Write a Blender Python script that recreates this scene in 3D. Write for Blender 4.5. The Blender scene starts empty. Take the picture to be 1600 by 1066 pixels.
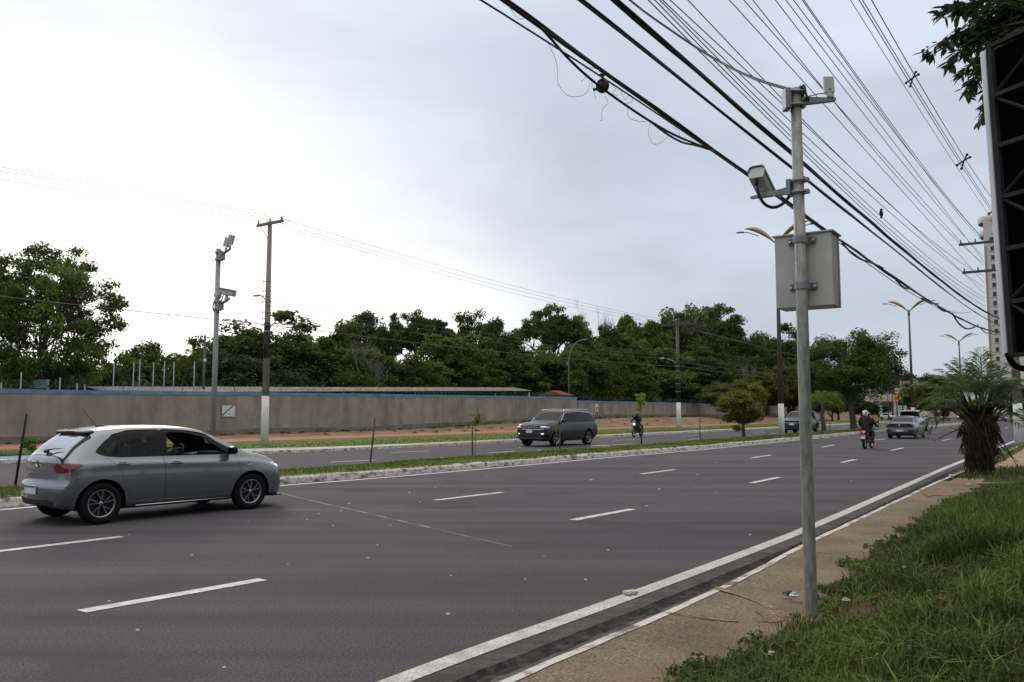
import bpy, bmesh, math, random
import numpy as np
from mathutils import Vector, Matrix, Euler
random.seed(7)
RNG = np.random.default_rng(11)
rad = math.radians
scene = bpy.context.scene
COL = scene.collection

# ---------------------------------------------------------------- camera
F_PX, HORIZON, EYE = 1296.0, 645.0, 1.67
PITCH = math.atan((HORIZON - 533) / F_PX)
cam_data = bpy.data.cameras.new('camera')
cam = bpy.data.objects.new('camera', cam_data)
COL.objects.link(cam)
cam.location = (0, 0, EYE)
cam.rotation_euler = (rad(90) + PITCH, 0, 0)
cam_data.sensor_fit = 'HORIZONTAL'
cam_data.sensor_width = 22.2
cam_data.lens = 22.2 * F_PX / 1600
cam_data.clip_start = 0.05
cam_data.clip_end = 6000
scene.camera = cam

# ---------------------------------------------------------------- light
SUN_AZ, SUN_EL = rad(-24), rad(24)          # azimuth from +Y towards +X
SUN_DIR = Vector((math.sin(SUN_AZ) * math.cos(SUN_EL), math.cos(SUN_AZ) * math.cos(SUN_EL), math.sin(SUN_EL)))
world = bpy.data.worlds.new('World')
scene.world = world
world.use_nodes = True
wn, wl = world.node_tree.nodes, world.node_tree.links
wn.clear()
def wnode(t, **kw):
    n = wn.new(t)
    for k, v in kw.items():
        setattr(n, k, v)
    return n
def wmath(op, a, b=None, c=None, clamp=False):
    n = wnode('ShaderNodeMath', operation=op, use_clamp=clamp)
    for i, x in enumerate((a, b, c)):
        if x is None: continue
        if isinstance(x, (int, float)): n.inputs[i].default_value = x
        else: wl.new(x, n.inputs[i])
    return n.outputs[0]
tc = wnode('ShaderNodeTexCoord')
sky = wnode('ShaderNodeTexSky', sky_type='NISHITA', sun_disc=False, sun_elevation=SUN_EL, sun_rotation=SUN_AZ)
sky.air_density, sky.dust_density, sky.ozone_density = 1.0, 1.5, 2.0
skyc = wnode('ShaderNodeMix', data_type='RGBA', blend_type='MULTIPLY')
skyc.inputs['Factor'].default_value = 1.0
wl.new(sky.outputs[0], skyc.inputs['A'])
skyc.inputs['B'].default_value = (0.10, 0.10, 0.10, 1)
# overcast layer: brighter to the zenith and around the veiled sun, broken by soft cloud noise
sep = wnode('ShaderNodeSeparateXYZ'); wl.new(tc.outputs['Generated'], sep.inputs[0])
dot = wnode('ShaderNodeVectorMath', operation='DOT_PRODUCT')
wl.new(tc.outputs['Generated'], dot.inputs[0])
dot.inputs[1].default_value = Vector((-0.4835, 0.8668, 0.1222)).normalized()
dot2 = wnode('ShaderNodeVectorMath', operation='DOT_PRODUCT')
wl.new(tc.outputs['Generated'], dot2.inputs[0])
dot2.inputs[1].default_value = Vector((-0.158, 0.987, 0.0)).normalized()
mp = wnode('ShaderNodeMapping'); mp.inputs['Scale'].default_value = (1.2, 1.2, 3.4); mp.inputs['Location'].default_value = (4.2, 0.3, 8.8); mp.inputs['Rotation'].default_value = (0.1, 0.28, 0.5)
wl.new(tc.outputs['Generated'], mp.inputs[0])
nz = wnode('ShaderNodeTexNoise'); nz.inputs['Scale'].default_value = 2.3; nz.inputs['Detail'].default_value = 5.0
nz.inputs['Roughness'].default_value = 0.45; nz.inputs['Distortion'].default_value = 0.4
wl.new(mp.outputs[0], nz.inputs['Vector'])
up = wmath('MAXIMUM', sep.outputs[2], 0.0)
zen = wmath('ADD', wmath('MULTIPLY_ADD', wmath('POWER', up, 2.0), 0.76, 0.655), wmath('MULTIPLY', wmath('POWER', up, 7.0), 0.75))        # brighter overhead, as under any overcast
glow = wmath('MULTIPLY', wmath('POWER', wmath('MAXIMUM', dot.outputs['Value'], 0.0), 46.0), 0.88)
glow = wmath('ADD', glow, wmath('MULTIPLY', wmath('POWER', wmath('MAXIMUM', dot2.outputs['Value'], 0.0), 51.0), 0.80))
cl = wmath('MULTIPLY_ADD', wmath('SUBTRACT', 0.5, nz.outputs[0]), 0.72, 1.0)
lum = wmath('MULTIPLY', wmath('ADD', zen, glow), cl)
tint = wnode('ShaderNodeMix', data_type='RGBA')
tint.inputs['A'].default_value = (0.890, 0.990, 1.150, 1)
tint.inputs['B'].default_value = (1.03, 0.995, 0.965, 1)
wl.new(wmath('ADD', wmath('MULTIPLY', glow, 2.2), wmath('MULTIPLY', wmath('SUBTRACT', up, 0.42, clamp=True), 3.2, clamp=True), clamp=True), tint.inputs['Factor'])
cloud = wnode('ShaderNodeVectorMath', operation='SCALE')
wl.new(tint.outputs['Result'], cloud.inputs[0]); wl.new(lum, cloud.inputs['Scale'])
mixs = wnode('ShaderNodeMix', data_type='RGBA'); mixs.inputs['Factor'].default_value = 0.93
wl.new(skyc.outputs['Result'], mixs.inputs['A']); wl.new(cloud.outputs[0], mixs.inputs['B'])
bg = wnode('ShaderNodeBackground'); bg.inputs['Strength'].default_value = 1.0
wl.new(mixs.outputs['Result'], bg.inputs['Color'])
wo = wnode('ShaderNodeOutputWorld'); wl.new(bg.outputs[0], wo.inputs['Surface'])

sun_data = bpy.data.lights.new('sun', 'SUN')
sun_data.energy = 0.8
sun_data.angle = rad(14)
sun_data.color = (1.0, 0.95, 0.88)
sun = bpy.data.objects.new('sun', sun_data)
COL.objects.link(sun)
sun.rotation_euler = SUN_DIR.to_track_quat('Z', 'Y').to_euler()
scene.view_settings.view_transform = 'Standard'
scene.view_settings.look = 'None'
scene.view_settings.exposure = 0.0
scene.view_settings.gamma = 1.0
scene.cycles.use_denoising = True
scene.cycles.max_bounces = 8
scene.cycles.transparent_max_bounces = 12

# ---------------------------------------------------------------- road frame
DA = rad(55.5)
DX, DY = math.cos(DA), math.sin(DA)
def bend(s):
    return -0.006 * max(0.0, s - 205) ** 2
def R(s, t, z=0.0):
    t = t + bend(s)
    return Vector((s * DX - t * DY, s * DY + t * DX, z))
def ray(u, v):
    dx, dy = (u - 800) / F_PX, -(v - 533) / F_PX
    return Vector((dx, math.cos(PITCH) - dy * math.sin(PITCH), math.sin(PITCH) + dy * math.cos(PITCH)))
def at(u, v, Y):
    """world point seen at photograph position u, v at the distance Y ahead"""
    r = ray(u, v)
    return Vector((0, 0, EYE)) + r * (Y / r.y)
def ground_at(u, v, z=0.0):
    r = ray(u, v)
    return Vector((0, 0, EYE)) + r * ((z - EYE) / r.z)
def to_st(p):
    return p.x * DX + p.y * DY, -p.x * DY + p.y * DX
def lerp_tab(tab, x):
    if x <= tab[0][0]: return tab[0][1]
    for (a, b), (c, d) in zip(tab, tab[1:]):
        if x <= c:
            return b + (d - b) * (x - a) / (c - a)
    return tab[-1][1]
def smooth_tab(tab, x):
    xs = [a for a, _ in tab]; ys = [b for _, b in tab]
    n = len(xs)
    if x <= xs[0]: return ys[0]
    if x >= xs[-1]: return ys[-1]
    i = max(k for k in range(n - 1) if xs[k] <= x)
    def m(k):
        if k == 0: return (ys[1] - ys[0]) / (xs[1] - xs[0])
        if k == n - 1: return (ys[-1] - ys[-2]) / (xs[-1] - xs[-2])
        a = (ys[k] - ys[k - 1]) / (xs[k] - xs[k - 1]); b = (ys[k + 1] - ys[k]) / (xs[k + 1] - xs[k])
        return 0.0 if a * b <= 0 else 2 * a * b / (a + b)
    h = xs[i + 1] - xs[i]; q = (x - xs[i]) / h
    return ((2*q**3 - 3*q*q + 1) * ys[i] + (q**3 - 2*q*q + q) * h * m(i) + (-2*q**3 + 3*q*q) * ys[i+1] + (q**3 - q*q) * h * m(i+1))

# ---------------------------------------------------------------- object helpers
def tag(o, label=None, cat=None, group=None, kind=None):
    if label: o['label'] = label
    if cat: o['category'] = cat
    if group: o['group'] = group
    if kind: o['kind'] = kind
    return o
def thing(name, label, cat, loc=(0, 0, 0), rotz=0.0, group=None, scale=1.0):
    o = bpy.data.objects.new(name, None)
    o.empty_display_size = 0.2
    COL.objects.link(o)
    o.location = loc; o.rotation_euler = (0, 0, rotz); o.scale = (scale,) * 3
    return tag(o, label, cat, group)
def copy_tree(o, parent=None):
    c = o.copy(); COL.objects.link(c); c.parent = parent
    if parent: c.matrix_parent_inverse = o.matrix_parent_inverse.copy()
    for ch in list(KIDS.get(o.name, [])):
        copy_tree(ch, c)
    return c
KIDS = {}
class MB:
    """collects faces and links them as one mesh object"""
    def __init__(self):
        self.v, self.f, self.m, self.sm = [], [], [], []
    def add(self, verts, faces, mi=0, smooth=False):
        b = len(self.v)
        self.v += [tuple(p) for p in verts]
        for f in faces:
            self.f.append([i + b for i in f]); self.m.append(mi); self.sm.append(smooth)
        return self
    def box(self, c, size, rot=None, mi=0, bev=0.0):
        hx, hy, hz = size[0] / 2, size[1] / 2, size[2] / 2
        M = rot.to_matrix() if isinstance(rot, Euler) else (rot if rot is not None else Matrix.Identity(3))
        if bev <= 0:
            vs = [(x, y, z) for x in (-hx, hx) for y in (-hy, hy) for z in (-hz, hz)]
            fs = [(0, 1, 3, 2), (4, 6, 7, 5), (0, 4, 5, 1), (2, 3, 7, 6), (0, 2, 6, 4), (1, 5, 7, 3)]
            vs = [M @ Vector(p) + Vector(c) for p in vs]
            return self.add(vs, fs, mi)
        bev = min(bev, hx * .9, hy * .9, hz * .9)
        bm = bmesh.new()
        bmesh.ops.create_cube(bm, size=1.0)
        for q in bm.verts: q.co = Vector((q.co.x * size[0], q.co.y * size[1], q.co.z * size[2]))
        bmesh.ops.bevel(bm, geom=list(bm.edges), offset=bev, segments=2, profile=0.5, affect='EDGES')
        bm.verts.index_update()
        vs = [M @ q.co + Vector(c) for q in bm.verts]
        fs = [[q.index for q in f.verts] for f in bm.faces]
        bm.free()
        return self.add(vs, fs, mi, False)
    def tube(self, pts, r, seg=8, mi=0, cap=True, smooth=True, flat=1.0):
        pts = [Vector(p) for p in pts]
        n = len(pts)
        rs = list(r) if hasattr(r, '__len__') else [r] * n
        base = len(self.v)
        tprev = None; ref = None
        for i, p in enumerate(pts):
            t = (pts[min(i + 1, n - 1)] - pts[max(i - 1, 0)])
            if t.length < 1e-9: t = Vector((0, 0, 1))
            t.normalize()
            if ref is None:
                ref = t.orthogonal().normalized() if abs(t.z) > 0.9 else t.cross(Vector((0, 0, 1))).normalized()
            else:
                ref = (ref - t * ref.dot(t))
                ref = ref.normalized() if ref.length > 1e-6 else t.orthogonal().normalized()
            b = t.cross(ref)
            for k in range(seg):
                a = 2 * math.pi * k / seg
                self.v.append(tuple(p + ref * (math.cos(a) * rs[i]) + b * (math.sin(a) * rs[i] * flat)))
        for i in range(n - 1):
            for k in range(seg):
                a = base + i * seg + k; b2 = base + i * seg + (k + 1) % seg
                self.f.append([a, b2, b2 + seg, a + seg]); self.m.append(mi); self.sm.append(smooth)
        if cap:
            self.f.append([base + k for k in range(seg)][::-1]); self.m.append(mi); self.sm.append(False)
            self.f.append([base + (n - 1) * seg + k for k in range(seg)]); self.m.append(mi); self.sm.append(False)
        return self
    def lathe(self, prof, c=(0, 0, 0), seg=24, mi=0, axis='Z', smooth=True):
        """prof: (radius, height) pairs revolved round the axis"""
        base = len(self.v); n = len(prof)
        for (r, h) in prof:
            for k in range(seg):
                a = 2 * math.pi * k / seg
                x, y, z = r * math.cos(a), r * math.sin(a), h
                if axis == 'Y': x, y, z = x, h, y
                if axis == 'X': x, y, z = h, x, y
                self.v.append((x + c[0], y + c[1], z + c[2]))
        for i in range(n - 1):
            for k in range(seg):
                a = base + i * seg + k; b = base + i * seg + (k + 1) % seg
                self.f.append([a, b, b + seg, a + seg]); self.m.append(mi); self.sm.append(smooth)
        return self
    def prism(self, poly, plane, a, b, mi=0):
        """polygon given in a coordinate plane ('xz','yz','xy') extruded from a to b along the third axis"""
        def P(p, h):
            return {'xz': (p[0], h, p[1]), 'yz': (h, p[0], p[1]), 'xy': (p[0], p[1], h)}[plane]
        n = len(poly)
        vs = [P(p, a) for p in poly] + [P(p, b) for p in poly]
        fs = [list(range(n)), list(range(2 * n - 1, n - 1, -1))] + [[i, i + n, (i + 1) % n + n, (i + 1) % n] for i in range(n)]
        return self.add(vs, fs, mi)
    def ball(self, c, r, seg=12, rings=8, mi=0, M=None):
        r = (r, r, r) if not hasattr(r, '__len__') else r
        vs, fs = [], []
        for i in range(rings + 1):
            th = math.pi * i / rings
            for k in range(seg):
                a = 2 * math.pi * k / seg
                p = Vector((r[0] * math.sin(th) * math.cos(a), r[1] * math.sin(th) * math.sin(a), r[2] * math.cos(th)))
                if M is not None: p = M @ p
                vs.append(p + Vector(c))
        for i in range(rings):
            for k in range(seg):
                a = i * seg + k; b = i * seg + (k + 1) % seg
                fs.append((a, a + seg, b + seg, b))
        return self.add(vs, fs, mi, True)
    def build(self, name, mats, parent=None, loc=None, rot=None):
        me = bpy.data.meshes.new(name)
        me.from_pydata(self.v, [], self.f)
        me.validate(clean_customdata=False)
        for m in (mats if isinstance(mats, (list, tuple)) else [mats]): me.materials.append(m)
        if len(me.polygons) == len(self.m):
            me.polygons.foreach_set('material_index', self.m)
            me.polygons.foreach_set('use_smooth', self.sm)
        me.update()
        return link(name, me, parent, loc, rot)
def link(name, me, parent=None, loc=None, rot=None):
    o = bpy.data.objects.new(name, me)
    COL.objects.link(o)
    if parent:
        o.parent = parent
        KIDS.setdefault(parent.name, []).append(o)
    if loc is not None: o.location = loc
    if rot is not None: o.rotation_euler = rot
    return o
def np_mesh(name, verts, faces4, mats, mat_idx=None, smooth=False):
    """fast mesh of quads from numpy arrays"""
    me = bpy.data.meshes.new(name)
    n, m = len(verts), len(faces4)
    k = faces4.shape[1]
    me.vertices.add(n); me.vertices.foreach_set('co', np.asarray(verts, np.float32).ravel())
    me.loops.add(m * k); me.loops.foreach_set('vertex_index', np.asarray(faces4, np.int32).ravel())
    me.polygons.add(m)
    me.polygons.foreach_set('loop_start', np.arange(0, m * k, k, dtype=np.int32))
    me.polygons.foreach_set('loop_total', np.full(m, k, np.int32))
    if mat_idx is not None: me.polygons.foreach_set('material_index', np.asarray(mat_idx, np.int32))
    me.polygons.foreach_set('use_smooth', np.full(m, smooth, bool))
    for q in (mats if isinstance(mats, (list, tuple)) else [mats]): me.materials.append(q)
    me.update(calc_edges=True)
    return me

# ---------------------------------------------------------------- materials
def mat(name, col, rough=0.7, metal=0.0, var=0.0, scale=4.0, bump=0.0, bscale=None, col2=None, spec=None, coat=0.0,
        stretch=None, detail=4.0, rot=0.0, alpha=None, trans=0.0, emit=None, island=0.0, lo=0.38, hi=0.62, speck=None, objcol=False, streak=None, dirt=None):
    m = bpy.data.materials.new(name); m.use_nodes = True
    nt = m.node_tree; N, L = nt.nodes, nt.links
    b = N['Principled BSDF']
    b.inputs['Roughness'].default_value = rough
    b.inputs['Metallic'].default_value = metal
    if spec is None and rough >= 0.8: spec = 0.12                # dusty, matt surfaces
    if spec is not None: b.inputs['Specular IOR Level'].default_value = spec
    if coat: b.inputs['Coat Weight'].default_value = coat; b.inputs['Coat Roughness'].default_value = 0.04
    if emit: b.inputs['Emission Color'].default_value = (*emit[:3], 1); b.inputs['Emission Strength'].default_value = emit[3]
    c4 = (*col, 1)
    b.inputs['Base Color'].default_value = c4
    out = None
    t = N.new('ShaderNodeTexCoord'); mpn = N.new('ShaderNodeMapping'); L.new(t.outputs['Object'], mpn.inputs[0])
    mpn.inputs['Rotation'].default_value = (0, 0, rot)
    if stretch: mpn.inputs['Scale'].default_value = stretch
    if var or col2:
        nn = N.new('ShaderNodeTexNoise'); nn.inputs['Scale'].default_value = scale; nn.inputs['Detail'].default_value = detail
        nn.inputs['Roughness'].default_value = 0.6
        L.new(mpn.outputs[0], nn.inputs['Vector'])
        rp = N.new('ShaderNodeValToRGB'); L.new(nn.outputs[0], rp.inputs[0])
        rp.color_ramp.elements[0].position = lo; rp.color_ramp.elements[1].position = hi
        if col2: a, d = col, col2
        else: a, d = tuple(x * (1 - var) for x in col), tuple(min(1, x * (1 + var)) for x in col)
        rp.color_ramp.elements[0].color = (*a, 1); rp.color_ramp.elements[1].color = (*d, 1)
        out = rp.outputs[0]
    def mul(o, fac):
        k = N.new('ShaderNodeVectorMath'); k.operation = 'SCALE'
        if o is None: k.inputs[0].default_value = col
        else: L.new(o, k.inputs[0])
        L.new(fac, k.inputs['Scale']); return k.outputs[0]
    if speck:                                   # (scale, amount): fine aggregate
        n3 = N.new('ShaderNodeTexNoise'); n3.inputs['Scale'].default_value = speck[0]; n3.inputs['Detail'].default_value = 2
        L.new(t.outputs['Object'], n3.inputs['Vector'])
        q = N.new('ShaderNodeMapRange'); L.new(n3.outputs[0], q.inputs['Value'])
        q.inputs['From Min'].default_value = 0.3; q.inputs['From Max'].default_value = 0.7
        q.inputs['To Min'].default_value = 1 - speck[1]; q.inputs['To Max'].default_value = 1 + speck[1]
        out = mul(out, q.outputs[0])
    if streak:                                  # (scale, amount, stretch): long drawn-out wear or runs
        ms = N.new('ShaderNodeMapping'); L.new(t.outputs['Object'], ms.inputs[0]); ms.inputs['Rotation'].default_value = (0, 0, rot); ms.inputs['Scale'].default_value = streak[2]
        n4 = N.new('ShaderNodeTexNoise'); n4.inputs['Scale'].default_value = streak[0]; n4.inputs['Detail'].default_value = 5
        L.new(ms.outputs[0], n4.inputs['Vector'])
        q = N.new('ShaderNodeMapRange'); L.new(n4.outputs[0], q.inputs['Value'])
        q.inputs['From Min'].default_value = 0.33; q.inputs['From Max'].default_value = 0.67
        q.inputs['To Min'].default_value = 1 - streak[1]; q.inputs['To Max'].default_value = 1 + streak[1]
        out = mul(out, q.outputs[0])
    if dirt:                                    # (scale, colour, lo, hi): patches of another soil lying on the surface
        n5 = N.new('ShaderNodeTexNoise'); n5.inputs['Scale'].default_value = dirt[0]; n5.inputs['Detail'].default_value = 7
        L.new(t.outputs['Object'], n5.inputs['Vector'])
        q = N.new('ShaderNodeMapRange'); L.new(n5.outputs[0], q.inputs['Value'])
        q.inputs['From Min'].default_value = dirt[2]; q.inputs['From Max'].default_value = dirt[3]
        mc = N.new('ShaderNodeMix'); mc.data_type = 'RGBA'; L.new(q.outputs[0], mc.inputs['Factor'])
        if out is None: mc.inputs['A'].default_value = c4
        else: L.new(out, mc.inputs['A'])
        mc.inputs['B'].default_value = (*dirt[1], 1); out = mc.outputs['Result']
    if island:
        gi = N.new('ShaderNodeNewGeometry'); q = N.new('ShaderNodeMapRange')
        L.new(gi.outputs['Random Per Island'], q.inputs['Value'])
        q.inputs['To Min'].default_value = 1 - island; q.inputs['To Max'].default_value = 1 + island
        out = mul(out, q.outputs[0])
    if objcol:
        oi = N.new('ShaderNodeObjectInfo'); k = N.new('ShaderNodeVectorMath'); k.operation = 'MULTIPLY'
        if out is None: k.inputs[0].default_value = col
        else: L.new(out, k.inputs[0])
        L.new(oi.outputs['Color'], k.inputs[1]); out = k.outputs[0]
    if out is not None: L.new(out, b.inputs['Base Color'])
    if bump:
        n2 = N.new('ShaderNodeTexNoise'); n2.inputs['Scale'].default_value = bscale or scale * 6; n2.inputs['Detail'].default_value = 5
        L.new(mpn.outputs[0], n2.inputs['Vector'])
        bp = N.new('ShaderNodeBump'); bp.inputs['Strength'].default_value = bump; bp.inputs['Distance'].default_value = 0.02
        L.new(n2.outputs[0], bp.inputs['Height']); L.new(bp.outputs[0], b.inputs['Normal'])
    if trans:                                   # thin leaves let some light through
        tr = N.new('ShaderNodeBsdfTranslucent'); mx = N.new('ShaderNodeMixShader'); mx.inputs[0].default_value = trans
        if out is not None: L.new(out, tr.inputs['Color'])
        else: tr.inputs['Color'].default_value = c4
        L.new(b.outputs[0], mx.inputs[1]); L.new(tr.outputs[0], mx.inputs[2])
        L.new(mx.outputs[0], N['Material Output'].inputs['Surface'])
    if alpha is not None:                       # thin window glass: tinted see-through with a clear-coat reflection
        tr = N.new('ShaderNodeBsdfTransparent'); tr.inputs['Color'].default_value = (*alpha, 1)
        gl = N.new('ShaderNodeBsdfGlossy'); gl.inputs['Roughness'].default_value = 0.02
        fr = N.new('ShaderNodeFresnel'); fr.inputs['IOR'].default_value = 1.35
        ad = N.new('ShaderNodeMath'); ad.operation = 'MULTIPLY_ADD'; ad.inputs[1].default_value = 1.0; ad.inputs[2].default_value = 0.0
        L.new(fr.outputs[0], ad.inputs[0])
        mx = N.new('ShaderNodeMixShader'); L.new(ad.outputs[0], mx.inputs[0])
        L.new(tr.outputs[0], mx.inputs[1]); L.new(gl.outputs[0], mx.inputs[2])
        L.new(mx.outputs[0], N['Material Output'].inputs['Surface'])
    return m
# ---------------------------------------------------------------- setting: ground, road, median, verges
RZ = -DA
M_asphalt = mat('asphalt', (0.076, 0.070, 0.0755), 0.9, var=0.20, dirt=(.45, (0.050, 0.046, 0.049), .56, .72), streak=(1.0, .18, (.035, 1.3, 1)), scale=0.35, stretch=(0.25, 1.6, 1), rot=RZ, detail=6, bump=0.35, bscale=160, speck=(55, 0.5), lo=0.3, hi=0.7, spec=0.15)
M_asphalt_far = mat('asphalt_old', (0.076, 0.070, 0.075), 0.9, var=0.14, scale=0.3, stretch=(0.25, 1.4, 1), rot=RZ, detail=6, bump=0.3, bscale=120, speck=(90, 0.15), lo=0.3, hi=0.7, spec=0.15)
M_gutter = mat('gutter', (0.060, 0.055, 0.055), 0.9, col2=(0.11, 0.10, 0.098), scale=3.5, stretch=(0.7, 2, 1), rot=RZ, detail=8, bump=0.7, bscale=40, speck=(90, 0.4))
M_crack = mat('broken_asphalt', (0.026, 0.024, 0.024), 0.95, col2=(0.075, 0.068, 0.065), scale=9, detail=8, bump=1.2, bscale=40, lo=.42, hi=.66)
M_paint = mat('road_paint', (0.46, 0.46, 0.44), 0.7, var=0.25, scale=7, bump=0.2, bscale=90, speck=(60, 0.2))
M_paint_edge = mat('edge_paint', (0.46, 0.425, 0.39), 0.75, var=0.15, scale=5, bump=0.3, bscale=90, speck=(75, 0.4))
M_kerb = mat('kerb_concrete', (0.16, 0.145, 0.13), 0.9, col2=(0.52, 0.475, 0.43), scale=3.5, stretch=(1, 1, 2.5), detail=12, bump=1.0, bscale=9, lo=0.38, hi=0.50, speck=(9, .25))
M_kerbwhite = mat('kerb_whitewash', (0.17, 0.14, 0.11), 0.9, col2=(0.54, 0.51, 0.46), scale=3.5, detail=12, bump=0.8, bscale=18, lo=0.39, hi=0.50)
M_walk = mat('pavement_concrete', (0.125, 0.096, 0.067), 0.95, col2=(0.235, 0.184, 0.128), scale=1.3, detail=12, bump=0.4, bscale=60, speck=(60, 0.5), lo=0.28, hi=0.72, dirt=(1.1, (0.20, 0.140, 0.088), .56, .70))
M_soil = mat('red_soil', (0.10, 0.052, 0.028), 0.95, col2=(0.20, 0.115, 0.065), scale=1.6, detail=7, bump=0.9, bscale=18, speck=(40, 0.25))
M_sand = mat('sandy_soil', (0.22, 0.145, 0.095), 0.95, col2=(0.33, 0.24, 0.17), scale=1.2, detail=7, bump=0.6, bscale=18)
M_bank = mat('bank_soil', (0.13, 0.075, 0.042), 0.95, col2=(0.25, 0.165, 0.095), scale=0.55, detail=8, bump=1.0, bscale=6, lo=0.34, hi=0.66)
M_lawn = mat('lawn', (0.072, 0.108, 0.020), 0.95, col2=(0.120, 0.165, 0.034), scale=0.9, detail=8, bump=1.0, bscale=22, speck=(14, 0.3), lo=0.3, hi=0.7)
M_dirtlawn = mat('verge_turf', (0.040, 0.044, 0.018), 0.95, col2=(0.14, 0.072, 0.038), scale=1.0, detail=8, bump=1.0, bscale=20, lo=0.52, hi=0.66)
M_redpath = mat('red_cycle_path', (0.36, 0.125, 0.105), 0.9, var=0.15, scale=0.6, bump=0.3, bscale=40)
M_farwalk = mat('far_pavement', (0.42, 0.38, 0.335), 0.9, var=0.2, scale=0.8, detail=6, bump=0.3, bscale=30)
M_blue_paint = mat('blue_pavement_paint', (0.16, 0.29, 0.42), 0.85, var=0.25, scale=2)
M_yel_paint = mat('ochre_pavement_paint', (0.42, 0.29, 0.13), 0.85, var=0.25, scale=2)
M_field = mat('field', (0.06, 0.075, 0.03), 0.95, col2=(0.13, 0.11, 0.06), scale=0.03, detail=8, bump=0.5, bscale=2)

T_EDGE = [(-60, 3.75), (4, 3.62), (7, 3.50), (12.3, 3.38), (20, 3.45), (30, 3.55), (59, 3.45), (420, 3.4)]
T_A = [(-60, 7.15), (3.8, 7.02), (5.6, 6.90), (11.3, 6.62), (13.2, 6.55), (19.7, 6.61), (29, 6.78), (40, 7.05), (60, 7.1), (420, 7.1)]
T_B = [(-60, 11.1), (5, 10.92), (6.4, 10.84), (12.3, 10.24), (14.5, 10.2), (21, 10.04), (30, 10.2), (40, 10.5), (60, 10.6), (420, 10.6)]
T_MED = [(-60, 15.9), (7.3, 15.5), (13, 15.3), (15, 15.05), (21, 14.8), (28, 14.7), (36, 14.35), (51, 14.45), (70, 14.7), (420, 14.7)]
T_MFAR = [(-60, 18.0), (8, 17.7), (14, 17.4), (24, 17.3), (40, 17.1), (420, 17.3)]
T_FK = [(-60, 30.0), (13, 29.3), (21.6, 27.6), (27, 26.8), (38, 26.7), (53, 27.1), (420, 27.2)]
T_FW = [(-60, 32.5), (14, 31.6), (22, 29.9), (28, 28.2), (40, 27.8), (53, 28.0), (420, 28.2)]
T_NK = [(-60, 3.0), (4, 2.90), (7.4, 2.80), (11, 2.87), (20, 2.87), (25, 2.80), (39, 2.7), (420, 2.7)]
def srange(a, b):
    out, s = [], a
    while s < b:
        out.append(s)
        s += 0.7 if -5 < s < 30 else (2.0 if s < 80 else 6.0)
    out.append(b)
    return out
def fn(tab, off=0.0):
    return (lambda s: smooth_tab(tab, s) + off) if not callable(tab) else (lambda s: tab(s) + off)
def strip(mb, lines, s0, s1, mi=0, ss=None, smooth=True):
    """sheet between successive (t(s), z) lines; z may be a function of s"""
    ss = ss or srange(s0, s1)
    vs = []
    for s in ss:
        for (t, z) in lines:
            tt = t(s) if callable(t) else t
            zz = z(s) if callable(z) else z
            vs.append(R(s, tt, zz))
    k = len(lines)
    fs = [(i * k + j, (i + 1) * k + j, (i + 1) * k + j + 1, i * k + j + 1) for i in range(len(ss) - 1) for j in range(k - 1)]
    mb.add(vs, [f[::-1] for f in fs], mi, smooth)
S0, S1 = -60.0, 400.0
g = MB()
q = []
for i in range(61):
    for j in range(61):
        x, y = -2400 + 80 * i, -2400 + 80 * j
        dd = math.hypot(x, y)
        q.append((x, y, -0.35))
g.add(q, [(i * 61 + j, (i + 1) * 61 + j, (i + 1) * 61 + j + 1, i * 61 + j + 1) for i in range(60) for j in range(60)])
tag(g.build('ground', M_field), kind='structure')

m = MB(); strip(m, [(fn(T_EDGE, -0.10), 0.0), (6.0, 0.0), (9.0, 0.0), (12, 0.0), (fn(T_MED, 0.35), 0.0)], S0, S1)
tag(m.build('road', M_asphalt), kind='structure')
m = MB(); strip(m, [(fn(T_MFAR, -0.25), 0.0), (20.5, 0.0), (24, 0.0), (fn(T_FK, 0.12), 0.0)], S0, S1)
tag(m.build('road', M_asphalt_far), kind='structure')
# broken drain beside the near kerb: asphalt lip, sunk gutter with an irregular bed
m = MB()
rg = random.Random(4)
ss = [S0] + [x * 0.11 for x in range(-60, 280)] + [33, 37, 41, 45, 60, 90, 140, 200, 240, 280, 320, 360, 400]
jit = {s: rg.uniform(-0.022, 0.022) for s in ss}; jz = {s: rg.uniform(-0.012, 0.012) for s in ss}
strip(m, [(fn(T_EDGE, -0.10), 0.0), (lambda s: smooth_tab(T_EDGE, s) - 0.20 + jit[s] * .3, -0.008), (lambda s: smooth_tab(T_EDGE, s) - 0.26 + jit[s] * .4, -.014)], S0, S1, ss=ss)
strip(m, [(lambda s: smooth_tab(T_EDGE, s) - 0.40 + jit[s] * .8, lambda s: -0.036 + jz[s] * .4), (lambda s: smooth_tab(T_NK, s) + 0.09, lambda s: -0.034 + jz[s] * .4), (fn(T_NK, -0.02), -0.03)], S0, S1, 2, ss=ss)
strip(m, [(lambda s: smooth_tab(T_EDGE, s) - 0.26 + jit[s] * .4, -.014), (lambda s: smooth_tab(T_EDGE, s) - 0.31 + jit[s] * .5, lambda s: -0.040 + jz[s]), (lambda s: smooth_tab(T_EDGE, s) - 0.36 - jit[s] * .5, lambda s: -0.034 - jz[s]), (lambda s: smooth_tab(T_EDGE, s) - 0.40 + jit[s] * .8, lambda s: -0.036 + jz[s] * .4)], S0, S1, 1, ss=ss)
tag(m.build('gutter', [M_gutter, M_crack, mat('gutter_concrete', (0.060, 0.053, 0.051), 0.9, col2=(0.125, 0.112, 0.105), scale=4, detail=10, bump=.6, bscale=30, speck=(60, .35))]), kind='structure')
m = MB()
ss2 = [S0] + [x * 0.25 for x in range(-40, 110)]
j2 = {s: rg.uniform(-0.012, 0.012) for s in ss2}
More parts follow.
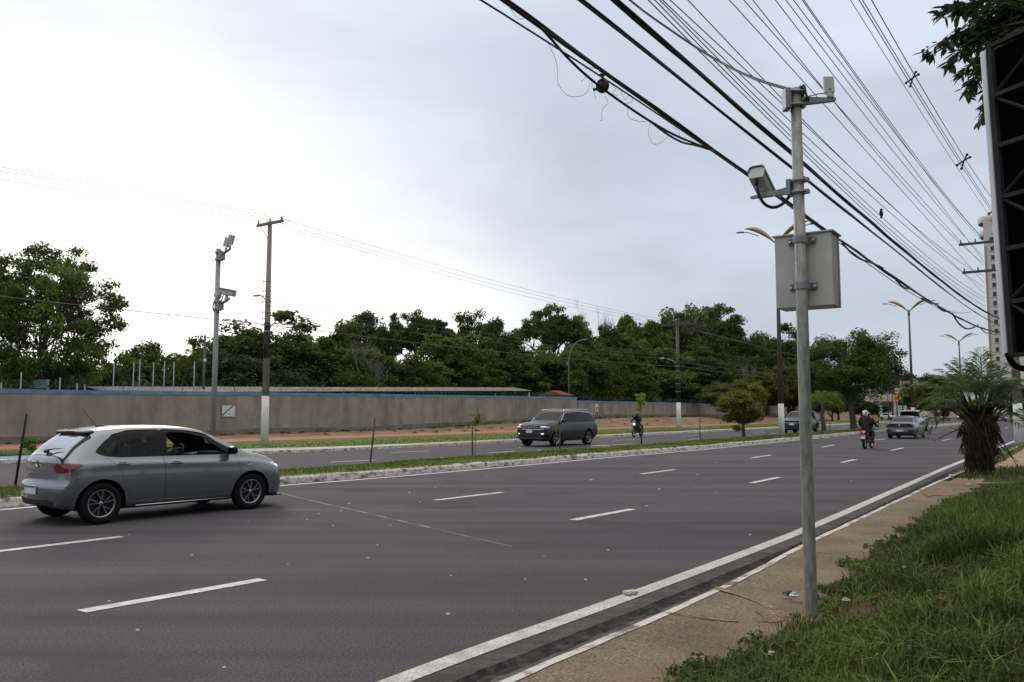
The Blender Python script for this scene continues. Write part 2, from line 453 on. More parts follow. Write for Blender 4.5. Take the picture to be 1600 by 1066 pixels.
strip(m, [(lambda s: smooth_tab(T_NK, s) + 0.01 + j2[s] * .4, -0.06), (lambda s: smooth_tab(T_NK, s) - 0.01 + j2[s] * .7, 0.105), (lambda s: smooth_tab(T_NK, s) - 0.095 + j2[s], 0.112)], S0, 27, ss=ss2, smooth=False)
strip(m, [(fn(T_NK, 0.01), -0.06), (fn(T_NK, -0.01), 0.105), (fn(T_NK, -0.115), 0.112)], 33, 400, smooth=False)
tag(m.build('kerb', M_kerbwhite), kind='structure')
# near pavement
m = MB()
strip(m, [(fn(T_NK, -0.06), 0.106), (2.2, 0.115), (1.3, 0.12)], S0, 21.5)
tag(m.build('pavement', M_walk), kind='structure')
EDGE_T = [(-10, 2.0), (4.2, 2.02), (5.2, 1.95), (6.5, 1.76), (7.2, 1.84), (8, 1.86), (9.3, 1.98), (11.3, 2.0), (14, 2.02), (19.5, 1.9), (22, 2.0)]
def edge_t(s):
    """ragged border between turf and pavement"""
    return smooth_tab(EDGE_T, s) + .07 * math.sin(s * 4.3) + .05 * math.sin(s * 9.1 + 1)
def verge_h(s, t):
    """turf mound on the near side"""
    k = max(0.0, min(1.0, (2.35 - t) / 2.4)); k = k * k * (3 - 2 * k)
    a = math.exp(-((s - 10) / 7.0) ** 2)
    h = 0.10 + k * (0.08 + 0.30 * a)
    h += 0.02 * math.sin(s * 2.1 + t * 1.3) * k + 0.015 * math.sin(s * 4.7 - t * 3.1) * k
    return h
m = MB()
gs = [-60, -40, -25, -15, -10] + [x * 0.4 - 8 for x in range(0, 145)] + [52, 56, 62, 70, 85, 100, 140, 180, 220, 260, 300, 340, 400]
gt = [2.62, 2.45, 2.3, 2.15, 2.0, 1.88, 1.75, 1.62, 1.5, 1.25, 1.0, 0.75, 0.5, 0.2, -0.2, -0.6, -1, -1.6, -2.4, -3.5, -5, -8, -14, -25, -60]
vs = []
for s in gs:
    for t in gt:
        z = verge_h(s, t)
        if s < 21.5: z -= 0.10 * max(0, min(1, (t - edge_t(s) + .02) / 0.15))          # under the pavement slab
        vs.append(R(s, t, z))
k = len(gt)
m.add(vs, [(i * k + j, (i) * k + j + 1, (i + 1) * k + j + 1, (i + 1) * k + j) for i in range(len(gs) - 1) for j in range(k - 1)], 0, True)
o = m.build('verge', [M_dirtlawn, M_sand])
for p in o.data.polygons:
    s, t = to_st(p.center)
    if (s > 21 and t > 2.0 and s < 23) or (27 < s < 48 and 0.0 < t < 2.3) or (s > 18.5 and s < 21.5 and 0.5 < t < 1.9): p.material_index = 1
tag(o, kind='structure')
# median with kerbs
m = MB()
rg = random.Random(9)
sm = srange(S0, S1); jm = {s: rg.uniform(-0.03, 0.03) for s in sm}
strip(m, [(lambda s: smooth_tab(T_MED, s) + 0.27, -0.05), (lambda s: smooth_tab(T_MED, s) + 0.31 + jm[s] * .6, lambda s: 0.125 + jm[s] * .4), (lambda s: smooth_tab(T_MED, s) + 0.34 + jm[s] * .6, lambda s: 0.16 + jm[s] * .5), (lambda s: smooth_tab(T_MED, s) + 0.52 + jm[s], 0.18)], S0, S1, ss=sm, smooth=False)
strip(m, [(fn(T_MFAR, -0.28), 0.16), (fn(T_MFAR, -0.12), 0.16), (fn(T_MFAR, -0.10), -0.05)], S0, S1, smooth=False)
tag(m.build('kerb', M_kerb), kind='structure')
m = MB(); strip(m, [(fn(T_MED, 0.40), 0.17), (fn(T_MED, 0.9), 0.21), (fn(T_MED, 1.5), 0.23), (fn(T_MFAR, -0.6), 0.20), (fn(T_MFAR, -0.26), 0.155)], S0, S1)
tag(m.build('median', M_lawn), kind='structure')
# far side: kerb, pavement, lawn, cycle path, bank up to the wall
ZB = [(-60, -0.15), (23, -0.1), (39, 0.12), (54, 0.2), (72, 0.62), (86, 0.85), (96, 1.1), (130, 1.08), (160, 1.2), (400, 1.2)]
WALL_T = 50.0
m = MB(); strip(m, [(fn(T_FK, 0.05), -0.05), (fn(T_FK, 0.07), 0.12), (fn(T_FK, 0.22), 0.125)], S0, S1, smooth=False)
tag(m.build('kerb', M_kerb), kind='structure')
m = MB(); strip(m, [(fn(T_FK, 0.22), 0.122), (fn(T_FW), 0.13)], S0, S1)
tag(m.build('pavement', M_farwalk), kind='structure')
m = MB()
for (a, b, mi) in ((13.5, 17.5, 0), (31, 38.5, 1), (38.6, 45, 0), (45, 54, 1), (57, 61, 0), (61, 66, 1), (8, 12.5, 1)):
    strip(m, [(fn(T_FK, 0.24), 0.127), (fn(T_FW, -0.05), 0.135)], a, b, mi)
tag(m.build('pavement_paint', [M_blue_paint, M_yel_paint]), kind='structure')
m = MB(); strip(m, [(fn(T_FW), 0.131), (31.5, 0.15), (36.0, 0.18)], S0, S1)
tag(m.build('lawn', M_lawn), kind='structure')
m = MB(); strip(m, [(36.0, 0.185), (39.2, 0.20)], S0, S1)
tag(m.build('cycle_path', M_redpath), kind='structure')
m = MB()
gs = srange(S0, S1); vs = []; rows = [(39.2, 0.0), (40.0, 0.06), (42, .3), (44.5, .62), (47, .9), (50.3, 1.0), (60, 0.9), (90, 0.9), (150, 1.2)]
for s in gs:
    zb = smooth_tab(ZB, s)
    for (t, w) in rows:
        z = 0.19 + (zb - 0.19) * w + 0.05 * math.sin(s * .8 + t) * min(1, w * 2) * (t < 50)
        vs.append(R(s, t, z if t < 50 else zb * .9))
k = len(rows)
m.add(vs, [(i * k + j, i * k + j + 1, (i + 1) * k + j + 1, (i + 1) * k + j)[::-1] for i in range(len(gs) - 1) for j in range(k - 1)], 0, True)
o = m.build('bank', [M_bank, M_lawn]); tag(o, kind='structure')
for p in o.data.polygons:
    if to_st(p.center)[1] > 52: p.material_index = 1
# painted markings, each a thin sheet 4 mm above the road
def dash(u0, v0, u1, v1, w, name='lane_line', tabs=None):
    a, b = to_st(ground_at(u0, v0)), to_st(ground_at(u1, v1))
    m = MB()
    n = 6
    ss = [a[0] + (b[0] - a[0]) * i / n for i in range(n + 1)]
    tt = lambda s: a[1] + (b[1] - a[1]) * (s - a[0]) / (b[0] - a[0])
    strip(m, [(lambda s: tt(s) - w / 2, 0.005), (lambda s: tt(s) + w / 2, 0.005)], 0, 0, ss=ss)
    tag(m.build(name, M_paint), kind='structure')
for d in ((127, 956, 410, 906), (895, 813, 988, 796), (1174, 755, 1217, 746), (1315, 723, 1337, 718), (1393, 704, 1411, 700)):
    dash(*d, 0.155)
for d in ((-120, 876, 190, 839), (680, 782, 785, 769.5), (1002, 741, 1054, 734), (1174, 716, 1205, 711), (1284, 699, 1304, 695.5)):
    dash(*d, 0.155)
def dash_st(s0, s1, t, w=0.12):
    m = MB(); strip(m, [(t - w / 2, 0.005), (t + w / 2, 0.005)], s0, s1, ss=[s0, (s0 + s1) / 2, s1])
    tag(m.build('lane_line', M_paint), kind='structure')
for i in range(9):
    dash_st(56 + 12 * i, 60 + 12 * i, 7.1); dash_st(54 + 12 * i, 58 + 12 * i, 10.6)
for d in ((516, 722.3, 588, 719), (611, 707.3, 672, 704.8), (762, 707.8, 804, 705.5), (952, 696, 988, 693.5), (958, 688.6, 992, 687), (1076, 687, 1094, 685.4), (1064, 681.8, 1092, 680), (1178, 677.5, 1196, 676.2)):
    dash(*d, 0.15)
for i in range(9):
    dash_st(66 + 11 * i, 69.6 + 11 * i, 20.6, .15); dash_st(71 + 11 * i, 74.6 + 11 * i, 23.8, .15)
m = MB(); strip(m, [(fn(T_EDGE, -0.085), 0.005), (fn(T_EDGE, 0.085), 0.005)], S0, S1); tag(m.build('edge_line', M_paint_edge), kind='structure')
m = MB(); strip(m, [(fn(T_MED, -0.12), 0.005), (fn(T_MED, 0.08), 0.005)], S0, 54)
for i in range(30): strip(m, [(fn(T_MED, -0.12), 0.005), (fn(T_MED, 0.08), 0.005)], 55 + 3.0 * i, 57 + 3.0 * i, ss=[55 + 3.0 * i, 57 + 3.0 * i])
tag(m.build('edge_line', M_paint), kind='structure')
m = MB(); strip(m, [(fn(T_FK, -0.35), 0.005), (fn(T_FK, -0.23), 0.005)], 46, 300); tag(m.build('edge_line', M_paint), kind='structure')
# sealed cut across the carriageway
M_seal = mat('joint_sealant', (0.30, 0.30, 0.30), 0.8, col2=(0.09, 0.09, 0.09), scale=6, lo=0.5, hi=0.75)
pp = [ground_at(*p) for p in ((430, 769), (505, 787), (560, 799), (620, 813), (690, 829), (745, 842), (800, 854))]
m = MB()
for i in range(len(pp) - 1):
    for k in range(4):
        a = pp[i].lerp(pp[i + 1], k / 4); b = pp[i].lerp(pp[i + 1], (k + 1) / 4)
        w = Vector((DX, DY, 0)) * (0.022 if i < 4 else 0.012) * (0.6 + 0.4 * math.sin(i * 7 + k * 3))
        m.add([a - w + Vector((0, 0, .004)), b - w + Vector((0, 0, .004)), b + w + Vector((0, 0, .004)), a + w + Vector((0, 0, .004))], [(0, 1, 2, 3)])
tag(m.build('road_joint', M_seal), kind='structure')
# sandy joint and cracks across the near pavement
m = MB()
def pave_line(px, w, mi):
    P = [ground_at(u, v, .114) for (u, v) in px]
    for a, c in zip(P, P[1:]):
        for k in range(5):
            p0, p1 = a.lerp(c, k / 5), a.lerp(c, (k + 1) / 5)
            d = Vector((DX, DY, 0)) * w * (.75 + .25 * math.sin(p0.x * 31)) * .5; d2 = Vector((DX, DY, 0)) * w * (.75 + .25 * math.sin(p1.x * 31)) * .5
            z = Vector((0, 0, .004))
            m.add([p0 - d + z, p1 - d2 + z, p1 + d2 + z, p0 + d + z], [(0, 1, 2, 3)], mi)
pave_line([(1118, 918), (1150, 928), (1185, 941), (1215, 952)], .11, 0)
pave_line([(1040, 957), (1075, 963), (1110, 969), (1155, 973)], .02, 1)
pave_line([(1150, 972), (1108, 967)], .05, 0)
pave_line([(1256, 862), (1290, 864), (1330, 864)], .03, 0)
# drifts of reddish dirt on the slab
rgd = random.Random(8)
def drift(u, v, a, b_):
    c = ground_at(u, v, .119); n = 22; ring = []
    ph = [rgd.uniform(0, 6) for _ in range(3)]
    for k in range(n):
        th = 2 * math.pi * k / n; k2 = 1 + .25 * math.sin(3 * th + ph[0]) + .18 * math.sin(5 * th + ph[1]) + .12 * math.sin(9 * th + ph[2])
        x, y = a * k2 * math.cos(th), b_ * k2 * math.sin(th)
        ring.append((c.x + x * DX - y * DY, c.y + x * DY + y * DX, .1215))
    m.add([(c.x, c.y, .1255)] + ring, [(0, 1 + k, 1 + (k + 1) % n) for k in range(n)], 2, True)
for d in ((1470, 768, 1.2, .22), (1212, 962, .22, .12)):
    drift(*d)
tag(m.build('pavement_joint', [mat('sandy_joint', (0.225, 0.175, 0.12), .95, var=.25, scale=14, speck=(60, .5)), M_crack, mat('dirt_drift', (0.16, 0.105, 0.068), .95, col2=(0.235, 0.165, 0.11), scale=9, detail=8, speck=(50, .5))]), kind='structure')
# ---------------------------------------------------------------- vehicles
def paint(name, col, metal=0.35, rough=0.32, coat=0.8):
    return mat(name, col, rough, metal=metal, coat=coat, var=0.04, scale=300)
M_black = mat('black_plastic', (0.014, 0.014, 0.015), 0.6, var=0.1, scale=60)
M_gloss = mat('gloss_black', (0.005, 0.005, 0.006), 0.2, var=0.1, scale=60, spec=0.2)
M_dark = mat('dark_cavity', (0.006, 0.006, 0.006), 0.95, var=0.1, scale=20)
M_tyre = mat('tyre_rubber', (0.010, 0.010, 0.0105), 0.85, var=0.25, scale=25, bump=0.3, bscale=80)
M_alloy = mat('alloy', (0.32, 0.32, 0.335), 0.28, metal=0.9, var=0.08, scale=40)
M_alloydark = mat('alloy_dark', (0.025, 0.025, 0.027), 0.35, metal=0.5, var=0.1, scale=40)
M_chrome = mat('chrome', (0.75, 0.75, 0.77), 0.15, metal=1.0, var=0.05, scale=40)
M_glass_clear = mat('car_glass', (0.02, 0.02, 0.02), alpha=(0.55, 0.60, 0.58))
M_glass_tint = mat('tinted_glass', (0.02, 0.02, 0.02), alpha=(0.20, 0.215, 0.21))
M_glass_dark = mat('dark_glass', (0.006, 0.007, 0.008), 0.05, spec=0.22, var=0.1, scale=20)
M_glass_rear = mat('rear_glass', (0.34, 0.36, 0.375), 0.07, metal=.75, coat=1.0, var=0.05, scale=20)  # bright sky reflection partly put into the pale colour, the rest mirrored
M_redlamp = mat('red_lamp', (0.13, 0.004, 0.006), 0.12, coat=0.6, var=0.4, scale=16)
M_redlit = mat('lit_red_lamp', (0.5, 0.02, 0.02), 0.2, emit=(1.0, 0.06, 0.05, 1.6), var=0.1, scale=20)
M_headlamp = mat('headlamp', (0.42, 0.44, 0.46), 0.12, coat=1.0, var=0.5, scale=22)
M_headlit = mat('lit_headlamp', (0.8, 0.8, 0.8), 0.2, emit=(1.0, 0.97, 0.92, 0.9), var=0.1, scale=20)
M_plate = mat('plate', (0.62, 0.63, 0.64), 0.5, var=0.06, scale=30)
M_plateband = mat('plate_band', (0.03, 0.07, 0.30), 0.5, var=0.06, scale=30)
M_seat = mat('seat_fabric', (0.035, 0.035, 0.038), 0.9, var=0.2, scale=40)

def poly_sd(poly, X, Z):
    """signed distance to a polygon (negative inside), vectorised"""
    P = np.array(poly, float); n = len(P)
    d = np.full(X.shape, 1e9); ins = np.zeros(X.shape, bool)
    for i in range(n):
        ax, az = P[i]; bx, bz = P[(i + 1) % n]
        ex, ez = bx - ax, bz - az
        wx, wz = X - ax, Z - az
        tt = np.clip((wx * ex + wz * ez) / (ex * ex + ez * ez + 1e-12), 0, 1)
        d = np.minimum(d, np.hypot(wx - tt * ex, wz - tt * ez))
        cond = ((az <= Z) & (bz > Z)) | ((bz <= Z) & (az > Z))
        with np.errstate(divide='ignore', invalid='ignore'):
            xi = ax + (Z - az) / (bz - az if abs(bz - az) > 1e-12 else 1e-12) * ex
        ins ^= cond & (X < xi)
    return np.where(ins, -d, d)
def round_poly(poly, r=0.05, n=3):
    out = []
    N = len(poly)
    for i in range(N):
        a, b, c = Vector(poly[i - 1]), Vector(poly[i]), Vector(poly[(i + 1) % N])
        ra = min(r, (a - b).length * .45); rc = min(r, (c - b).length * .45)
        p, q = b + (a - b).normalized() * ra, b + (c - b).normalized() * rc
        for k in range(n + 1):
            u = k / n
            out.append(tuple(p * (1 - u) ** 2 + b * 2 * u * (1 - u) + q * u * u))
    return out

def catmull(P, n):
    """centripetal-ish curve through control points, n samples per segment"""
    P = [np.array(p, float) for p in P]
    out = []
    for i in range(len(P) - 1):
        p0 = P[i - 1] if i > 0 else 2 * P[0] - P[1]
        p1, p2 = P[i], P[i + 1]
        p3 = P[i + 2] if i + 2 < len(P) else 2 * P[-1] - P[-2]
        a, b, c = np.linalg.norm(p1 - p0) ** .5 + 1e-6, np.linalg.norm(p2 - p1) ** .5 + 1e-6, np.linalg.norm(p3 - p2) ** .5 + 1e-6
        m1 = ((p1 - p0) / a - (p2 - p0) / (a + b) + (p2 - p1) / b) * b
        m2 = ((p2 - p1) / b - (p3 - p1) / (b + c) + (p3 - p2) / c) * b
        for k in range(n[i] if hasattr(n, '__len__') else n):
            t = k / (n[i] if hasattr(n, '__len__') else n)
            out.append((2*t**3-3*t*t+1)*p1 + (t**3-2*t*t+t)*m1 + (-2*t**3+3*t*t)*p2 + (t**3-t*t)*m2)
    out.append(P[-1])
    return out

class Shell:
    """car body: a lofted surface whose faces are cut along panel outlines into parts"""
    def __init__(self, T, xs, nseg=(2, 2, 7, 7, 6, 9, 4, 5)):
        self.V = []; self.PV = []; self.F = []; self.T = []
        tb = lambda k, x: smooth_tab(T[k], x)
        x0, x1 = xs[0], xs[-1]
        self.rings = []
        for x in xs:
            zb, zr, zs, wm, ws, wr, rail = tb('zb', x), tb('roof', x), tb('belt', x), tb('wm', x), tb('ws', x), tb('wr', x), tb('rail', x)
            wb = wm - T.get('tuck', 0.06)
            zm = T.get('zm', 0.58)
            zm = min(zm, zs - 0.12) if zs - zb > .3 else (zb + zs) / 2
            crown = tb('crown', x) if 'crown' in T else 0.75
            P = [(0, zb), (wb - .06, zb), (wb, zb + .06), (wm, zm), (wm - .006 - (wm - ws) * .18, zs - .11 * min(1, (zs - zb))), (ws, zs), (wr, rail), (wr * .80, rail + crown * (zr - rail)), (0, zr)]
            self.rings.append(np.array(catmull(P, list(nseg))))
        self.idx = np.cumsum([0] + list(nseg))
        H = self.rings[0].shape[0]
        self.H = H
        n = len(xs)
        def addv(x, y, z, pv):
            dx = 0
            if 'front' in T:
                w = max(0.0, min(1.0, (x - T['frontx']) / (x1 - T['frontx'])))
                dx += w * (lerp_tab(T['front'], z)) - w * w * T['fcurve'] * min(1, abs(y) / .85) ** 2.2
                w = max(0.0, min(1.0, (T['rearx'] - x) / (T['rearx'] - x0)))
                dx += -w * (lerp_tab(T['rear'], z)) + w * w * T['rcurve'] * min(1, abs(y) / .85) ** 2.4
            self.V.append((x + dx, y, z)); self.PV.append(pv); return len(self.V) - 1
        ring_idx = []
        for i, x in enumerate(xs):
            r = self.rings[i]
            a = [addv(x, r[j, 0], r[j, 1], j) for j in range(H)]
            b = [a[0]] + [addv(x, -r[j, 0], r[j, 1], j) for j in range(1, H - 1)] + [a[-1]]
            ring_idx.append((a, b))
        for i in range(n - 1):
            (a, b), (c, d) = ring_idx[i], ring_idx[i + 1]
            for j in range(H - 1):
                self.F.append([a[j], a[j + 1], c[j + 1], c[j]]); self.T.append(None)
                self.F.append([b[j], d[j], d[j + 1], b[j + 1]]); self.T.append(None)
        # end caps: horizontal rows joining the two sides of the end ring
        for i, sgn in ((0, 1), (n - 1, -1)):
            a, b = ring_idx[i]
            nc = 14
            rows = []
            x = xs[i]
            for j in range(H):
                ya, za = self.rings[i][j]
                if j == 0 or j == H - 1: rows.append([a[j]] * (nc + 1)); continue
                row = [a[j]]
                for k in range(1, nc):
                    f = 1 - 2 * k / nc
                    row.append(addv(x, ya * f, za, 100 + j))
                row.append(b[j]); rows.append(row)
            for j in range(H - 1):
                for k in range(nc):
                    f = [rows[j][k], rows[j][k + 1], rows[j + 1][k + 1], rows[j + 1][k]]
                    g2 = []
                    for q in f:
                        if q not in g2: g2.append(q)
                    if len(g2) >= 3:
                        self.F.append(g2 if sgn > 0 else g2[::-1]); self.T.append(None)
    def cut(self, func, name, only=(None,), snap=0.004):
        A = np.array(self.V); PV = np.array(self.PV, float)
        S = func(A[:, 0], A[:, 1], A[:, 2], PV)
        S = np.where(np.abs(S) < 1e-5, 1e-5, S)
        cache = {}
        nF, nT = [], []
        for f, t in zip(self.F, self.T):
            if t not in only: nF.append(f); nT.append(t); continue
            s = [S[i] for i in f]
            if all(q < 0 for q in s): nF.append(f); nT.append(name); continue
            if all(q > 0 for q in s): nF.append(f); nT.append(t); continue
            inn, out = [], []
            L = len(f)
            for k in range(L):
                i, j = f[k], f[(k + 1) % L]
                (inn if S[i] < 0 else out).append(i)
                if (S[i] < 0) != (S[j] < 0):
                    key = (min(i, j), max(i, j))
                    if key not in cache:
                        u = S[i] / (S[i] - S[j])
                        self.V.append(tuple(np.array(self.V[i]) * (1 - u) + np.array(self.V[j]) * u))
                        self.PV.append(self.PV[i] * (1 - u) + self.PV[j] * u)
                        cache[key] = len(self.V) - 1
                    inn.append(cache[key]); out.append(cache[key])
            if len(inn) >= 3: nF.append(inn); nT.append(name)
            if len(out) >= 3: nF.append(out); nT.append(t)
        self.F, self.T = nF, nT
        ext = len(self.V) - len(S)
    def part(self, tagname, name, material, parent, side=0, off=0.0, flip=False, smooth=True, label=None, end=None):
        ids, fs = {}, []
        vs = []
        for f, t in zip(self.F, self.T):
            if t != tagname: continue
            if side:
                if sum(self.V[i][1] for i in f) * side < 0: continue
            if end and (sum(self.V[i][0] for i in f) / len(f) > 1.2) != (end == 'front'): continue
            g2 = []
            for i in f:
                if i not in ids: ids[i] = len(vs); vs.append(self.V[i])
                g2.append(ids[i])
            fs.append(g2[::-1] if flip else g2)
        if not fs: return None
        if name == 'door' and len(fs) > 4:             # a door is one panel: leave out stray slivers
            par = list(range(len(vs)))
            def root_(a):
                while par[a] != a: par[a] = par[par[a]]; a = par[a]
                return a
            for f in fs:
                for a in f[1:]: par[root_(f[0])] = root_(a)
            cnt = {}
            for f in fs: cnt[root_(f[0])] = cnt.get(root_(f[0]), 0) + 1
            keep = max(cnt, key=cnt.get); fs = [f for f in fs if root_(f[0]) == keep]
            used = sorted({i for f in fs for i in f}); mp_ = {a: k for k, a in enumerate(used)}
            vs = [vs[a] for a in used]; fs = [[mp_[i] for i in f] for f in fs]
        me = bpy.data.meshes.new(name)
        me.from_pydata(vs, [], fs)
        me.materials.append(material)
        me.polygons.foreach_set('use_smooth', [smooth] * len(me.polygons))
        me.update()
        bm = bmesh.new(); bm.from_mesh(me)
        bmesh.ops.recalc_face_normals(bm, faces=bm.faces) if False else None
        bm.normal_update()
        if off:
            for v in bm.verts: v.co += v.normal * off
        bm.to_mesh(me); bm.free(); me.update()
        o = link(name, me, parent)
        if label: o['label'] = label
        return o

def wheel(parent, x, y, r, wdt, side, style='turbine', rim=0.66, spin=0.0):
    """tyre with rim and spokes; side +1 faces the car's left"""
    w = thing('wheel', None, None)
    w.parent = parent; KIDS.setdefault(parent.name, []).append(w)
    w.location = (x, y, r)
    o = side
    b = MB()
    hw = wdt / 2
    rr = r * rim
    b.lathe([(rr, -hw * .8), (rr * 1.06, -hw), (r * .93, -hw), (r * .985, -hw * .75), (r, -hw * .3), (r, hw * .3), (r * .985, hw * .75), (r * .93, hw), (rr * 1.06, hw), (rr, hw * .8)], seg=40, axis='Y')
    b.build('tyre', M_tyre, w)
    b = MB()
    fy = o * hw * .82
    b.lathe([(rr * 1.02, o * hw * .86), (rr * .94, o * hw * .9), (rr * .91, o * hw * .55), (rr * .9, -o * hw * .7)], seg=40, axis='Y', mi=0)
    b.lathe([(rr * .9, o * hw * .05), (0.001, o * hw * .05)], seg=32, axis='Y', mi=1)
    b.lathe([(rr * .17, o * hw * .55), (rr * .16, o * hw * .72), (0.001, o * hw * .74)], seg=16, axis='Y', mi=0)
    n = 5
    for k in range(n):
        a0 = 2 * math.pi * k / n + spin
        for d, (wa, wb2, mi) in (((-.17), (.050, .085, 0)), ((.17), (.05, .06, 0)), ((.0), (.05, .05, 1))) if style == 'turbine' else (((-.08), (.06, .09, 0)), ((.08), (.06, .09, 0))):
            a1 = a0 + d * .6; a2 = a0 + d * 1.5 + (.16 if style == 'turbine' else 0)
            pts = []
            for q in range(4):
                u = q / 3
                ang = a1 + (a2 - a1) * u; rad_ = rr * (.15 + .79 * u)
                pts.append((rad_, ang, wa + (wb2 - wa) * u))
            vs = []
            for (rad_, ang, ww) in pts:
                for s2 in (-1, 1):
                    aa = ang + s2 * ww * rr * .5 / max(rad_, .05)
                    for h in (o * hw * .72, o * hw * .2):
                        vs.append((rad_ * math.cos(aa), h, rad_ * math.sin(aa)))
            fs = []
            for q in range(3):
                a = q * 4; c = a + 4
                fs += [(a, a + 2, c + 2, c), (a + 1, c + 1, c + 3, a + 3), (a, c, c + 1, a + 1), (a + 2, a + 3, c + 3, c + 2)]
            b.add(vs, fs, mi)
    b.build('rim', [M_alloy, M_alloydark], w)
    return w

def make_vehicle(name, label, cat, loc, heading, T, body_mat, group=None, res=1.0, hero=False, scale=1.0):
    """heading: rotation of the vehicle's +x (forward) axis; the origin is the rear axle on the ground"""
    root = thing(name, label, cat, loc, heading, group, scale)
    x0, x1 = T['x0'], T['x1']
    xs = sorted(set([x0, x0 + .012, x0 + .03, x0 + .06, x0 + .1, x1 - .012, x1 - .03, x1 - .06, x1 - .1] + list(np.linspace(x0 + .14, x1 - .14, int((x1 - x0) / (.045 / res))))))
    sh = Shell(T, xs)
    ix = sh.idx                          # parameter positions of the control points
    vP5, vP6 = ix[5], ix[6]
    R_ = T['arch']; zw = T['wr_']
    wb = T['wheelbase']
    big = 9.0
    def sidef(poly, rmin=0.45, vmax=None):
        rp = round_poly(poly, T.get('rp', 0.05))
        def f(X, Y, Z, PV):
            d = poly_sd(rp, X, Z)
            d = np.where(np.abs(Y) < rmin, np.maximum(d, rmin - np.abs(Y)), d)
            if vmax is not None: d = np.maximum(d, np.where(PV >= 100, 1.0, (PV - vmax) * .03))
            return d
        return f
    for xw in (0.0, wb):
        sh.cut(lambda X, Y, Z, PV, xw=xw: np.maximum(np.hypot(X - xw, (Z - zw)) - R_, .42 - np.abs(Y)), 'hole')
        if T.get('cladding'):
            sh.cut(lambda X, Y, Z, PV, xw=xw: np.maximum(np.hypot(X - xw, (Z - zw)) - R_ - T['cladding'], .42 - np.abs(Y)), 'clad')
    sh.cut(lambda X, Y, Z, PV: Z - T['sill'] - (0.0 if 'sillf' not in T else np.interp(X, [p[0] for p in T['sillf']], [p[1] for p in T['sillf']])), 'clad')
    # glass house
    for i, w in enumerate(T['windows']): sh.cut(sidef(w, vmax=vP6 - .15), 'win%d' % i)
    sh.cut(sidef(T['dlo'], vmax=vP6 + .2), 'trim')
    wx = T['wind']
    sh.cut(lambda X, Y, Z, PV: np.maximum.reduce([wx[0] - X, X - wx[1], np.where(PV >= 100, 1.0, (vP6 + T.get('wv', .9) - PV) * .03)]), 'windscreen')
    if 'rearglass' in T:
        rx = T['rearglass']
        sh.cut(lambda X, Y, Z, PV: np.maximum.reduce([rx[0] - X, X - rx[1], np.where(PV >= 100, 1.0, (vP6 + T.get('rv', .6) - PV) * .03)]), 'backlight')
        sh.cut(lambda X, Y, Z, PV: np.maximum.reduce([rx[0] - .02 - X, X - rx[1] - .03, np.where(PV >= 100, 1.0, (vP6 - 1.3 - PV) * .03)]), 'trim')
    # lamps, grille, bumper openings given as polygons in side view or end view
    def endf(poly, rear):
        rp = round_poly([(-.3 if q[0] == 0 else q[0], q[1]) for q in poly], T.get('rp', .05) * .5)
        xm = T['x0'] + .12 if rear else T['x1'] - .16
        def f(X, Y, Z, PV):
            d = poly_sd(rp, np.abs(Y), Z)
            return np.maximum(d, (X - xm) if rear else (xm - X))
        return f
    for (tg, kind, poly) in T['zones']:
        if kind == 'side': sh.cut(sidef(poly, rmin=T.get('lmin', .5)), tg)
        elif kind == 'front': sh.cut(endf(poly, False), tg)
        elif kind == 'rear': sh.cut(endf(poly, True), tg)
    # doors with shut lines
    for i, dpoly in enumerate(T['doors']):
        f0 = sidef(dpoly, vmax=vP6 + .3)
        sh.cut(lambda X, Y, Z, PV, f0=f0: f0(X, Y, Z, PV) + .004, 'door%d' % i)
        sh.cut(f0, 'gap')
    if 'bonnet' in T:
        bx = T['bonnet']
        f1 = lambda X, Y, Z, PV: np.maximum.reduce([bx[0] - X, X - bx[1], np.where(PV >= 100, 1.0, (vP6 - .4 - PV) * .03)])
        sh.cut(lambda X, Y, Z, PV: f1(X, Y, Z, PV) + .004, 'bonnet'); sh.cut(f1, 'gap')
    sh.part(None, 'body', body_mat, root)
    sh.part('gap', 'shut_lines', M_dark, root)
    sh.part('clad', 'cladding', T.get('cladmat', M_black), root)
    sh.part('trim', 'window_trim', M_gloss, root)
    gt = T.get('glass', [M_glass_tint] * 9)
    opened = T.get('open_window')
    for i in range(len(T['windows'])):
        for s in (-1, 1):
            if opened == (i, s): continue
            sh.part('win%d' % i, 'window', gt[i], root, side=s)
    sh.part('windscreen', 'windscreen', T.get('wglass', M_glass_dark), root)
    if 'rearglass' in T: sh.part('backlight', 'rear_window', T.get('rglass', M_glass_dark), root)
    if 'bonnet' in T: sh.part('bonnet', 'bonnet', body_mat, root)
    doors = {}
    for i in range(len(T['doors'])):
        for s in (-1, 1): doors[(i, s)] = sh.part('door%d' % i, 'door', body_mat, root, side=s)
    mt = {'headlight': T.get('headmat', M_headlamp), 'tail_light': M_redlamp, 'grille': M_black, 'lower_grille': M_black, 'number_plate': M_plate, 'bumper_insert': M_black,
          'chrome_strip': M_chrome, 'fog_lamp': M_headlit, 'reflector': M_redlamp, 'tailgate_trim': M_gloss, 'silver_trim': M_alloy}
    for tg in dict.fromkeys(z[0] for z in T['zones']):
        if tg in ('headlight', 'tail_light', 'fog_lamp', 'reflector'):
            for s in (-1, 1): sh.part(tg, tg, mt[tg], root, side=s)
        else:
            ends = {z[1] for z in T['zones'] if z[0] == tg}
            polys = [z for z in T['zones'] if z[0] == tg]
            off_c = all(min(abs(q[0]) for q in z[2]) > .01 for z in polys if z[1] == 'front')
            for e in (('front', 'rear') if len(ends) > 1 else (None,)):
                for s in ((-1, 1) if (tg == 'bumper_insert' and e != 'rear' and 'front' in ends and off_c) else (0,)): sh.part(tg, tg, mt[tg], root, side=s, end=e)
    # inside of the wheel arches and the floor
    b = MB()
